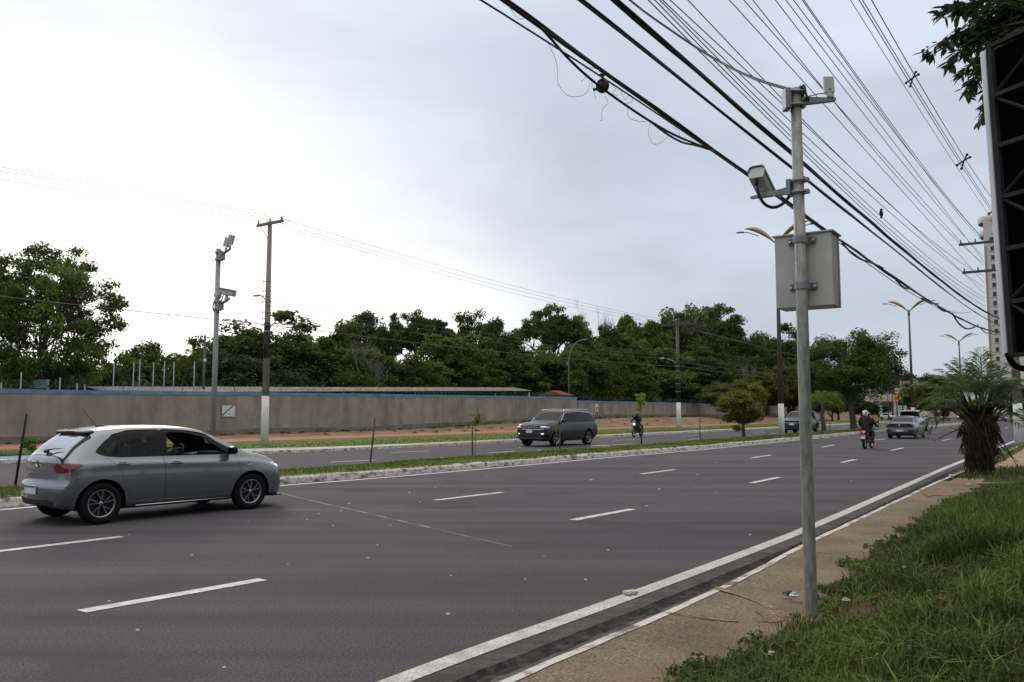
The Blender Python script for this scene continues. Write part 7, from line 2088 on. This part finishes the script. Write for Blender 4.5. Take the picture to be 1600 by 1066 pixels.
def spacer(u, v, label):
    A, B = TA(3.25, 3.03); c = plane_hit(u, v, A, B)
    b = MB()
    k = c.y / 12 * .9
    b.tube([(0, -.09 * k, .05 * k), (0, 0, .01 * k), (0, .10 * k, -.05 * k)], .013 * k, seg=6); b.tube([(0, -.05 * k, .10 * k), (0, .0, .0), (0, .04 * k, -.12 * k)], .013 * k, seg=6)
    for q in ((0, -.09, .05), (0, .1, -.05), (0, -.05, .1), (0, .04, -.12)): b.ball(Vector(q) * k, .024 * k, seg=8, rings=5)
    tag(b.build('cable_spacer', M_black, None, c, (0, 0, DA)), label, 'cable spacer', 'spacers on the power lines')
spacer(1426, 123, 'dark cross-shaped spacer on the power lines, nearest of the three'); spacer(1506, 252, 'dark cross-shaped spacer on the power lines, middle one of three'); spacer(1556, 328, 'small dark cross-shaped spacer by the billboard edge, farthest of three')
# bird on a wire
A, B = TA(4.85, 3.6); c = plane_hit(1377, 335, A, B)
b = MB(); b.ball((0, 0, 0), (.10, .05, .06), seg=10, rings=8, M=Euler((0, .9, 0)).to_matrix()); b.ball((.02, 0, .105), .04, seg=10, rings=6); b.prism([(.05, .10), (.09, .095), (.05, .115)], 'xz', -.008, .008); b.box((-.06, 0, -.10), (.03, .04, .10), rot=Euler((0, .5, 0))); b.tube([(0, .015, -.04), (0, .015, -.09)], .006, seg=5); b.tube([(0, -.015, -.04), (0, -.015, -.09)], .006, seg=5)
tag(b.build('bird', mat('bird_feathers', (0.03, 0.028, 0.026), 0.8, var=.2, scale=20), None, c + Vector((0, 0, .02)), (0, 0, 1.0)), 'small dark bird perched on a wire right of the camera pole', 'bird')
# wires of the far verge poles
FA, FB = Vector((P1.x, P1.y, 0)), Vector((P2.x, P2.y, 0))
LW = (FB - FA).length
M_line = mat('weathered_wire', (0.09, 0.085, 0.08), 0.7, var=.2, scale=5)
far = 'wires of the far verge utility poles'
def fw(px, off, r, label, s0, s1):
    o = Vector((DY, -DX, 0)) * off
    pts, _ = wire_pts(px, FA + o, FB + o, s0, s1, deg=2, n=30)
    cable('power_line', pts, r, label, far, seg=4, m=M_line)
for (pa, pb_, off) in (([(0, 261), (380, 330), (446, 344)], [(446, 344), (600, 388), (780, 441), (1010, 495), (1090, 508)], .9), ([(0, 268), (385, 335), (433, 347)], [(433, 347), (780, 447), (1005, 497), (1065, 507)], .45), ([(0, 280), (380, 341), (421, 347)], [(421, 347), (780, 453), (996, 499), (1045, 507)], 0.0)):
    fw(pa, off, .008, 'thin line rising left from the timber crossarm of the tan pole', -34, 0.5)
    fw(pb_, off, .008, 'thin line sagging from the tan pole across to the black banded pole', -0.2, LW + .1)
    fw([(1050 + 14 * off, 508), (1200, 545), (1400, 592)], off, .011, 'thin line running on from the black banded pole towards the camera pole', LW, LW + 60)
fw([(0, 463), (185, 484), (331, 498), (413, 507)],   .2, .015, 'dark drooping cable left of the tan pole, crossing the big tree', -30, 0.2)
fw([(413, 507), (548, 524), (720, 542), (884, 561), (1000, 569), (1058, 573)], .2, .016, 'dark drooping cable before the wood, between the two far poles', -.2, LW)
for k, (v0, v1) in enumerate(((488, 561), (478, 556), (470, 552))):
    fw([(413, v0), (640, v0 + (v1 - v0) * .33 + 6), (880, v0 + (v1 - v0) * .72 + 8), (1058, v1)], .15, .010, 'fine low voltage wire before the wood, between the two far poles', -.2, LW)
fw([(1061, 566), (1130, 575), (1230, 588)], .1, .014, 'dark wire leading right from the black banded pole', LW, LW + 60)
fw([(1061, 572), (1130, 582), (1230, 594)], .1, .014, 'dark wire leading right from the black banded pole', LW, LW + 60)
# ---------------------------------------------------------------- far end of the avenue
M_tower = mat('tower_render', (0.54, 0.51, 0.475), 0.9, col2=(0.62, 0.595, 0.56), scale=.15, stretch=(1, 1, .3), detail=6)
M_orange = mat('orange_render', (0.42, 0.26, 0.18), 0.9, var=.1, scale=.3)
M_win = mat('window_glass', (0.03, 0.03, 0.035), 0.15, var=.3, scale=.5)
YT_ = 268.0
p = at(1572, 640, YT_); p.z = 0
root = thing('apartment_tower', 'tall pale apartment tower with an orange corner stripe, far off beside the billboard', 'tower', p, rad(-30))
zt = at(1560, 352, YT_).z
b = MB(); b.box((.6, 0, zt / 2), (9.0, 16, zt)); b.box((6.0, -2, zt / 2 - 1.5), (4.2, 15, zt - 3)); b.build('wall', M_tower, root)
b = MB(); b.box((-3.5, -8.05, zt / 2 - 4), (.55, .5, zt - 8)); b.box((2.6, -8.05, zt / 2 - 4), (.5, .3, zt - 8)); b.build('orange_stripe', M_orange, root)
b = MB(); b.lathe([(6.4, zt), (6.6, zt + .3), (6.6, zt + 2.0), (6.2, zt + 2.2), (.01, zt + 2.4)], c=(1.2, -2.5, 0), seg=28); b.lathe([(6.0, zt - 4.5), (6.3, zt - 4.2), (6.3, zt - 2.6), (6.0, zt - 2.3)], c=(1.2, -2.5, 0), seg=28); b.build('crown_cornice', M_tower, root)
for k in range(25):
    z = zt - 6 - k * 2.95
    if z < 3: break
    for x in (-1.6, 3.0, 6.6):
        b = MB(); b.box((x, -8.02 if x < 5 else -9.52, z), (1.0 if x < 0 else 1.5, .12, 1.45)); b.box((x, -8.1 if x < 5 else -9.6, z - .82), (1.8, .3, .16), mi=1); b.build('window', [M_win, M_tower], root)
    if k % 1 == 0:
        b = MB(); b.box((1.1, -8.35, z - .9), (2.6, .7, .9), bev=.05); b.build('balcony', M_tower, root)
def building(name, label, u0, u1, vtop, Y, depth, wall, parts=(), zb=0.0, rot=0.0):
    a, c = at(u0, 640, Y), at(u1, 640, Y)
    zt = at((u0 + u1) / 2, vtop, Y).z
    root = thing(name, label, 'building', ((a.x + c.x) / 2, Y, 0), rot)
    w = c.x - a.x
    b = MB(); b.box((0, depth / 2, zt / 2), (w, depth, zt)); b.build('wall', wall, root)
    for (nm, m_, x0, x1, v0, v1, out) in parts:
        z0, z1 = at(u0, v1, Y).z, at(u0, v0, Y).z
        b = MB(); b.box(((x0 + x1) / 2 * w - w / 2, -out / 2, (z0 + z1) / 2), ((x1 - x0) * w, out, z1 - z0)); b.build(nm, m_, root)
    return root, w, zt
M_tan = mat('tan_cladding', (0.40, 0.33, 0.26), .9, var=.1, scale=.3); M_mint = mat('mint_render', (0.36, 0.42, 0.35), .9, var=.08, scale=.3); M_brown = mat('brown_cladding', (0.24, 0.19, 0.15), .9, var=.1, scale=.3)
M_cream = mat('cream_render', (0.50, 0.42, 0.34), .9, var=.1, scale=.3); M_pale = mat('pale_render', (0.52, 0.50, 0.46), .9, var=.1, scale=.3); M_tealwall = mat('teal_panel', (0.03, 0.22, 0.17), .8, var=.1, scale=.3)
building('retail_building', 'big mint green building with a tan top band, far off behind the speed sign', 1374, 1436, 595, 262, 30, M_mint,
         [('top_band', M_tan, .0, .62, 594, 602, .6), ('brown_panel', M_brown, .62, 1.0, 595, 601.5, .7)] + [('window', M_win, .06 + .08 * k, .10 + .08 * k, 596, 600, .9) for k in range(6)])
building('shop_building', 'low cream building with a flat sign board, left of the speed sign far off', 1346, 1397, 617.5, 205, 18, M_pale,
         [('sign_board', M_cream, .45, .98, 618.5, 627.5, 1.6), ('shop_front', M_win, .1, .42, 633, 643, .3), ('shop_front', M_win, .55, .9, 630, 641, .3), ('pillar', M_pale, .5, .53, 628, 645, 1.2), ('pillar', M_pale, .93, .96, 628, 645, 1.2)])
building('shop_building', 'row of low pale shops far off, seen under the big median tree', 1268, 1345, 630, 190, 14, M_cream, [('shop_front', M_win, .1, .25, 637, 645, .3), ('shop_front', M_win, .4, .6, 636, 645, .3), ('shop_front', M_win, .75, .9, 637, 645, .3)])
building('shop_building', 'low beige buildings far off right of the pickup, behind the palms', 1448, 1520, 632, 300, 16, M_cream, [('teal_panel', M_tealwall, .28, .46, 624, 634, .5), ('shop_front', M_win, .1, .2, 638, 645, .3), ('shop_front', M_win, .6, .75, 638, 645, .3)])
building('shop_building', 'pale low building far off, behind the black hatchback right of the shaggy palm', 1530, 1640, 612, 330, 16, M_pale, [('shop_front', M_win, .1, .22, 630, 644, .3), ('shop_front', M_win, .34, .46, 632, 644, .3), ('shop_front', M_win, .6, .8, 630, 644, .3)])
# panel van, kiosk and boards beside the far lanes
M_van = mat('van_panel', (0.36, 0.42, 0.38), .6, var=.06, scale=1)
p = at(1408, 652, 150); p.z = .12
root = thing('panel_van', 'pale grey-green box van standing on the far verge, left of the pickup', 'van', p, rad(-25))
b = MB(); b.box((0, 0, 1.75), (1.95, 4.2, 2.1), bev=.05); b.build('cargo_box', M_van, root)
b = MB(); b.box((0, 2.9, 1.15), (1.8, 1.6, 1.5), bev=.2); b.build('cab', M_van, root)
b = MB(); b.box((0, .6, .55), (1.5, 5.2, .3)); b.build('chassis', M_dark, root)
for sx in (-.8, .8):
    for sy in (-1.2, 2.6):
        b = MB(); b.lathe([(.001, -.11), (.25, -.11), (.40, -.08), (.40, .08), (.25, .11), (.001, .11)], c=(0, 0, 0), seg=18, axis='X'); b.build('wheel', M_tyre, root, (sx, sy, .40))
for s in (-1, 1):
    b = MB(); b.box((s * .85, -2.1, .85), (.14, .05, .22)); b.build('tail_light', M_redlamp, root)
for (u, v0, v1, w, m_, lab) in ((1364, 638, 655, 8, M_yel, 'yellow upright panel far off left of the pale box van'), (1376, 634, 652, 6, M_paleblue, 'pale blue upright banner far off left of the pale box van')):
    p = at(u, 650, 185); p.z = .1
    root = thing('banner', lab, 'banner', p, 0)
    z0, z1 = at(u, v1 - 4, 185).z, at(u, v0, 185).z
    b = MB(); b.box((0, 0, (z0 + z1) / 2), (w * 185 / F_PX, .08, z1 - z0), bev=.02); b.build('panel', m_, root)
    b = MB(); b.tube([(-.4, 0, 0), (-.4, 0, z0 + .1)], .05, seg=6); b.tube([(.4, 0, 0), (.4, 0, z0 + .1)], .05, seg=6); b.build('legs', M_galv2, root)
# far trees
fx = 'trees at the far end of the avenue'
for (pr, u, v, w, Y, tint, lab) in (('bright', 1440, 598, 62, 170, (.9, .95, .9), 'spreading green tree behind the speed sign and pickup'), ('dense', 1425, 606, 40, 178, (.8, .9, .75), 'green tree just right of the yellow diamond sign'), ('yellow', 1462, 590, 50, 150, (.65, .62, .6), 'brownish feathery tree left of the shaggy palm'),
                                   ('dense', 1478, 612, 50, 200, (.7, .75, .6), 'dark tree left behind the shaggy palm'), ('dense2', 1376, 630, 26, 190, (.7, .8, .6), 'small tree in front of the cream building left of the speed sign'), ('dense', 1350, 628, 36, 160, (.5, .55, .45), 'dark tree right behind the big median tree trunk'),
                                   ('bush', 1512, 628, 40, 240, (.6, .65, .5), 'dark far bush behind the shaggy palm trunk'), ('dense', 1580, 600, 44, 130, (.55, .6, .5), 'dark tree right of the shaggy palm, above the black hatchback'), ('bush', 1300, 618, 60, 150, (.5, .55, .45), 'dark far shrubs left of the big median tree trunk'), ('bush', 1395, 636, 24, 210, (.7, .8, .6), 'small far bush left of the pale box van')):
    px_tree(pr, lab, u, v, w, Y, u * .3, tint, fx, zb=0.1)
px_tree('coconut', 'far palm with a dark trunk, left of the shaggy palm', 1463, 614, 46, 185, .4, (.7, .75, .6), zb=.0, name='palm_tree')
px_tree('coconut', 'small far palm left of the round speed sign', 1352, 632, 30, 200, 1.4, (.8, .85, .7), zb=.0, name='palm_tree')
px_tree('bush', 'small dark rounded shrub on the median right of the oncoming dark grey car', 1477, 641, 9, 150, 1.0, (.5, .6, .5), zb=.2, name='shrub')
# wooded hill behind
rngh = np.random.default_rng(3)
M_hill = mat('hill_woods', (0.035, 0.048, 0.035), 0.95, col2=(0.065, 0.08, 0.06), scale=.03, detail=8, bump=1, bscale=.2)
b = MB(); nx = 90; vs = []
for i in range(nx + 1):
    u = 1230 + 420 * i / nx
    v = 593 - 6 * math.exp(-((u - 1420) / 16) ** 2) - 2.5 * math.sin(u * .11) - 1.5 * math.sin(u * .37) - 1.0 * math.sin(u * .9)
    for (Y, f) in ((650, 0.0), (700, .6), (760, 1.0), (900, .9), (1100, 0)):
        q = at(u, v, 760); x = q.x * Y / 760
        vs.append((x, Y, -0.5 + (q.z) * f + (rngh.uniform(-1.2, 1.2) if f > .3 else 0)))
b.add(vs, [(i * 5 + j, (i + 1) * 5 + j, (i + 1) * 5 + j + 1, i * 5 + j + 1) for i in range(nx) for j in range(4)], 0, True)
tag(b.build('hill', M_hill), kind='structure')
C = []
for i in range(150):
    u = rngh.uniform(1330, 1500); v = 594 - 6 * math.exp(-((u - 1420) / 16) ** 2) + rngh.uniform(-1.5, 3)
    q = at(u, v, 745); C.append((q.x, rngh.uniform(735, 770), q.z))
V, F_ = leaf_quads(np.array(C), rngh.uniform(2, 4.5, len(C)), 40, 2.2, rngh)
tag(link('hill_woods', np_mesh('hill_woods', V, F_, M_hill)), kind='stuff')
p = at(1384, 586, 420)
root = thing('retail_building', 'white rounded roof structure far off just right of the big median tree', 'building', (p.x, 420, 0), 0)
zt = at(1384, 584.5, 420).z
b = MB(); b.box((0, 5, zt / 2 - .5), (9, 10, zt - 1)); b.build('wall', M_pale, root)
b = MB(); b.box((0, 5, zt - .3), (11, 12, 1.4), bev=.5); b.build('roof', M_pale, root)
# ---------------------------------------------------------------- grass, weeds, litter
def blades(pts, L, W, rng, lean=.5, segs=2):
    """curved grass blades: two quads each, narrowing to the tip"""
    n = len(pts)
    az = rng.uniform(0, 2 * np.pi, n)
    d = np.stack([np.cos(az), np.sin(az), np.zeros(n)], 1)
    s = np.stack([-np.sin(az), np.cos(az), np.zeros(n)], 1)
    L = L[:, None]; W = W[:, None]; ln = (lean * rng.uniform(.2, 1.3, n))[:, None]
    up = np.array([0, 0, 1.0])
    p0 = pts - up * .01; p1 = pts + up * L * .55 + d * L * ln * .25; p2 = pts + up * L * (1 - .25 * ln) + d * L * ln * .8
    V = np.stack([p0 - s * W, p0 + s * W, p1 + s * W * .8, p1 - s * W * .8, p2 + s * W * .12, p2 - s * W * .12], 1).reshape(-1, 3)
    base = np.arange(n)[:, None] * 6
    F_ = np.concatenate([base + np.array([0, 1, 2, 3]), base + np.array([3, 2, 4, 5])], 0)
    return V, F_
def grass_obj(name, sets, m_, kind='stuff', tint=None):
    Vs, Fs, off = [], [], 0
    for V, F_ in sets:
        Vs.append(V); Fs.append(F_ + off); off += len(V)
    o = link(name, np_mesh(name, np.concatenate(Vs), np.concatenate(Fs), m_)); 
    o.color = (*(tint or (1, 1, 1)), 1)
    return tag(o, kind=kind)
M_grass = mat('grass_blades', (0.086, 0.122, 0.028), 0.7, objcol=True, island=.5, trans=.25, var=.35, scale=1.2, spec=.15)
M_grass2 = mat('median_grass_blades', (0.130, 0.165, 0.038), 0.85, objcol=True, island=.4, trans=.3, var=.3, scale=.8, spec=.05)
rg9 = np.random.default_rng(41)
def patch(s, t):
    return .5 + .5 * math.sin(s * 1.3 + 1.7 * math.sin(t * 1.1)) * math.sin(t * 2.3 + s * .6 + 1.0)
pts, LL, WW = [], [], []
N = 0
while N < 62000:
    # denser close to the camera
    s = 2.2 + 18.5 * rg9.random() ** 1.5; t = edge_t(s) - rg9.random() ** 1.15 * 3.6
    X = s * DX - t * DY; Y = s * DY + t * DX
    if Y < 2.6 or abs(X / Y) > .72 or X / Y < .05: continue
    if math.hypot(s - 6.2, t - 1.72) < .30 and rg9.random() < .85: continue
    q = patch(s, t)
    bare = .5 + .5 * math.sin(s * 2.7 + t * 3.9) * math.sin(t * 5.1 - s * 1.3)
    if bare > .76 and rg9.random() < .93: continue
    if q < .25 and rg9.random() < .5: continue
    e = edge_t(s) - t
    pts.append(tuple(R(s, t, verge_h(s, t))))
    tall = .03 + (.025 + .09 * q) * min(1, .15 + e * .9) + (.13 if (8.5 < s < 15 and q > .5 and e > .3) else 0)
    LL.append(tall * rg9.uniform(.55, 1.5)); WW.append(rg9.uniform(.0022, .005) * (1 + .06 * Y))
    N += 1
sets = [blades(np.array(pts), np.array(LL), np.array(WW), rg9, lean=1.0)]
# tufts of coarse blades
tp, tl, tw = [], [], []
for k in range(230):
    s = 2.6 + 14 * rg9.random() ** 1.3; t = edge_t(s) - .05 - rg9.random() * 3.0
    for j in range(34):
        a, b_ = rg9.normal(0, .07, 2); q = R(s + a, t + b_, verge_h(s, t)); tp.append(tuple(q)); tl.append(rg9.uniform(.10, .28) * min(1, .35 + (edge_t(s) - t))); tw.append(rg9.uniform(.004, .0075))
sets.append(blades(np.array(tp), np.array(tl), np.array(tw), rg9, lean=1.35))
# low broad-leaved weeds
wc = []
for k in range(520):
    s = 2.3 + 15 * rg9.random() ** 1.3; t = edge_t(s) + .06 - rg9.random() ** 1.6 * 3.2
    wc.append(tuple(R(s, t, verge_h(s, t) + .03)))
V, F_ = leaf_quads(np.array(wc), rg9.uniform(.05, .14, len(wc)), 42, .035, rg9, flat=.5, up=.9, aspect=.6)
sets.append((V, F_))
# keep the foot of the camera pole and a few scars bare
grass_obj('grass', sets, M_grass)
# dry straw mixed in
pts, LL, WW = [], [], []
for k in range(7000):
    s = 2.2 + 17 * rg9.random() ** 1.4; t = edge_t(s) + .05 - rg9.random() * 3.4
    pts.append(tuple(R(s, t, verge_h(s, t)))); LL.append(rg9.uniform(.05, .17)); WW.append(rg9.uniform(.002, .004))
grass_obj('grass', [blades(np.array(pts), np.array(LL), np.array(WW), rg9, lean=1.5)], mat('dry_grass', (0.17, 0.13, 0.065), .8, island=.4, trans=.2, var=.3, scale=3))
# farther verge and turf round the shaggy palm
pts, LL, WW = [], [], []
for k in range(16000):
    s = rg9.uniform(18, 50); t = rg9.uniform(-2.5, 2.7)
    if s < 22.2 and t > 1.4: continue
    if 27.5 < s < 47 and 0.1 < t < 2.2: continue
    d = math.hypot(s - 24.6, t - 2.2)
    pts.append(tuple(R(s, t, verge_h(s, t)))); LL.append(rg9.uniform(.05, .16) * (1.6 if d < 1.0 else 1)); WW.append(rg9.uniform(.006, .014))
grass_obj('grass', [blades(np.array(pts), np.array(LL), np.array(WW), rg9, lean=1.0)], M_grass, tint=(1.1, 1.05, .9))
# median turf
pts, LL, WW = [], [], []
for k in range(46000):
    s = -2 + 82 * rg9.random() ** 1.4
    a, c = smooth_tab(T_MED, s) + .36, smooth_tab(T_MFAR, s) - .2
    u = rg9.random(); t = a + (c - a) * u
    if rg9.random() < .25 and patch(s * .7, t) < .3: continue
    pts.append(tuple(R(s, t, .16 + .07 * math.sin(math.pi * u)))); LL.append(rg9.uniform(.03, .095) * (.6 + .8 * patch(s * .5, t * .7))); WW.append(rg9.uniform(.004, .009) * (1 + s * .025))
grass_obj('grass', [blades(np.array(pts), np.array(LL), np.array(WW), rg9, lean=.8)], M_grass2)
# far lawn
pts, LL, WW = [], [], []
for k in range(20000):
    s = 10 + 110 * rg9.random() ** 1.2; t = rg9.uniform(smooth_tab(T_FW, s) + .05, 35.9)
    pts.append(tuple(R(s, t, .15))); LL.append(rg9.uniform(.03, .06)); WW.append(rg9.uniform(.008, .02))
grass_obj('grass', [blades(np.array(pts), np.array(LL), np.array(WW), rg9, lean=.9)], M_grass2, tint=(.62, .70, .6))
# weeds and dry tufts along the foot of the wall and on the earth bank
C = []
for k in range(330):
    s = rg9.uniform(20, 165); t = rg9.choice((rg9.uniform(48.5, 49.8), rg9.uniform(39.3, 47)))
    if t < 48 and patch(s * .3, t) < .6: continue
    C.append(tuple(R(s, t, .2 + (smooth_tab(ZB, s) - .19) * min(1, max(0, (t - 39.2) / 9.5)) + .05)))
V, F_ = leaf_quads(np.array(C), rg9.uniform(.12, .38, len(C)), 40, .12, rg9, flat=.5)
o = tag(link('weeds', np_mesh('weeds', V, F_, M_leaf)), kind='stuff'); o.color = (1.15, 1.0, .8, 1)
# litter and stones
M_stone = mat('pale_stone', (0.34, 0.29, 0.23), .9, var=.3, scale=30, bump=.5, bscale=60)
M_clay = mat('clay_lump', (0.24, 0.10, 0.055), .9, var=.3, scale=30, bump=.5, bscale=60)
M_litter = mat('white_litter', (0.55, 0.54, 0.52), .7, var=.15, scale=40)
M_foil = mat('foil', (0.40, 0.42, 0.46), .3, metal=.8, var=.3, scale=60)
def lump(name, label, cat, u, v, z, size, m_, seed, squash=.6, group=None):
    p = ground_at(u, v, z); rg = random.Random(seed)
    s, t = to_st(p); 
    bm = bmesh.new(); bmesh.ops.create_icosphere(bm, subdivisions=2, radius=size)
    ph = [rg.uniform(0, 6) for _ in range(4)]
    for q in bm.verts:
        k = 1 + .22 * math.sin(q.co.x / size * 3 + ph[0]) * math.sin(q.co.y / size * 3 + ph[1]) + .16 * math.sin(q.co.z / size * 5 + ph[2])
        q.co = Vector((q.co.x * k * 1.2, q.co.y * k, q.co.z * k * squash))
    me = bpy.data.meshes.new(name); bm.to_mesh(me); bm.free(); me.materials.append(m_)
    o = link(name, me, None, (p.x, p.y, p.z + size * squash * .7), (0, 0, rg.uniform(0, 6)))
    return tag(o, label, cat, group)
lump('stone', 'pale brown stone in the grass near the lower right border', 'stone', 1549, 917, .33, .045, M_stone, 1)
lump('clay_lump', 'reddish clay lump in the grass right of the grey camera pole', 'clay lump', 1474, 940, .32, .035, M_clay, 2)
lump('stone', 'pale stone in the grass just right of the foot of the camera pole', 'stone', 1322, 940, .22, .028, M_stone, 3)
lump('stone', 'small yellowish stone in the grass, farthest right-hand stone from the camera pole foot', 'stone', 1411, 888, .3, .022, M_stone, 4)
lump('stone', 'pale stone in the grass below the foot of the camera pole', 'stone', 1206, 1023, .22, .022, M_stone, 5)
lump('foil', 'crumpled silver foil by the pavement edge left of the camera pole foot', 'foil', 1241, 933, .16, .035, M_foil, 6)
lump('stone', 'dark stone at the pavement edge beside the crumpled foil', 'stone', 1231, 930, .15, .04, M_engine, 7)
lump('paper_scrap', 'white scrap lying on the turf before the shaggy palm', 'scrap', 1487, 744, .15, .06, M_litter, 8, .4)
lump('paper_scrap', 'second small white scrap on the turf, right of the larger one before the palm', 'scrap', 1513, 757, .15, .035, M_litter, 9, .3)
lump('paper_scrap', 'flat white scrap on the asphalt in the middle lane, above the middle lane dash', 'scrap', 924, 750, .0, .04, M_litter, 10, .12)
rg = random.Random(77)
for i, (u, v) in enumerate(((498, 803), (545, 787), (533, 799), (520, 822), (656, 785), (680, 762), (575, 872), (170, 940), (850, 869), (1010, 791), (1120, 723), (1030, 765), (388, 815), (610, 821), (450, 882), (915, 906), (202, 836), (1172, 836), (705, 900), (350, 1043), (760, 745), (980, 710), (1090, 742), (1250, 735), (1330, 752), (1120, 770), (640, 770), (480, 812), (590, 852), (300, 868), (820, 905), (950, 860), (700, 960), (215, 985))):
    lump('paper_scrap', 'tiny pale crumb of grit lying on the asphalt', 'scrap', u, v, 0, rg.uniform(.007, .017) * (1.8 if v < 800 else 1), M_litter, 20 + i, .35, 'pale crumbs on the asphalt')
for i, (u, v) in enumerate(((842, 704), (812, 700), (690, 716))):
    lump('paper_scrap', 'small white scrap in the median grass near the SUV', 'scrap', u, v, .22, .045, M_litter, 60 + i, .4, 'white scraps in the median grass')
# loose kerb stones on the grass
def kerb_block(label, u, v, z, L, rotz):
    p = ground_at(u, v, z)
    b = MB(); b.box((0, 0, .07), (L, .28, .14), bev=.02); tag(b.build('kerb_block', M_farwalk, None, p, (0, 0, rotz)), label, 'kerb stone', 'loose kerb stones')
p = ground_at(985, 929, .005)
b = MB(); b.box((0, 0, .02), (.13, .085, .035), bev=.012); tag(b.build('kerb_block', M_paint_edge, None, p, (0, 0, .5)), 'broken chunk of painted edge lying on the near white edge line', 'broken chunk')
kerb_block('loose pale kerb stone lying on the median, right of the SUV', 938, 701, .2, .75, DA - .5)
kerb_block('loose pale kerb stone on the far lawn, right of the black banded pole', 1082, 669.5, .17, 2.2, -.45)
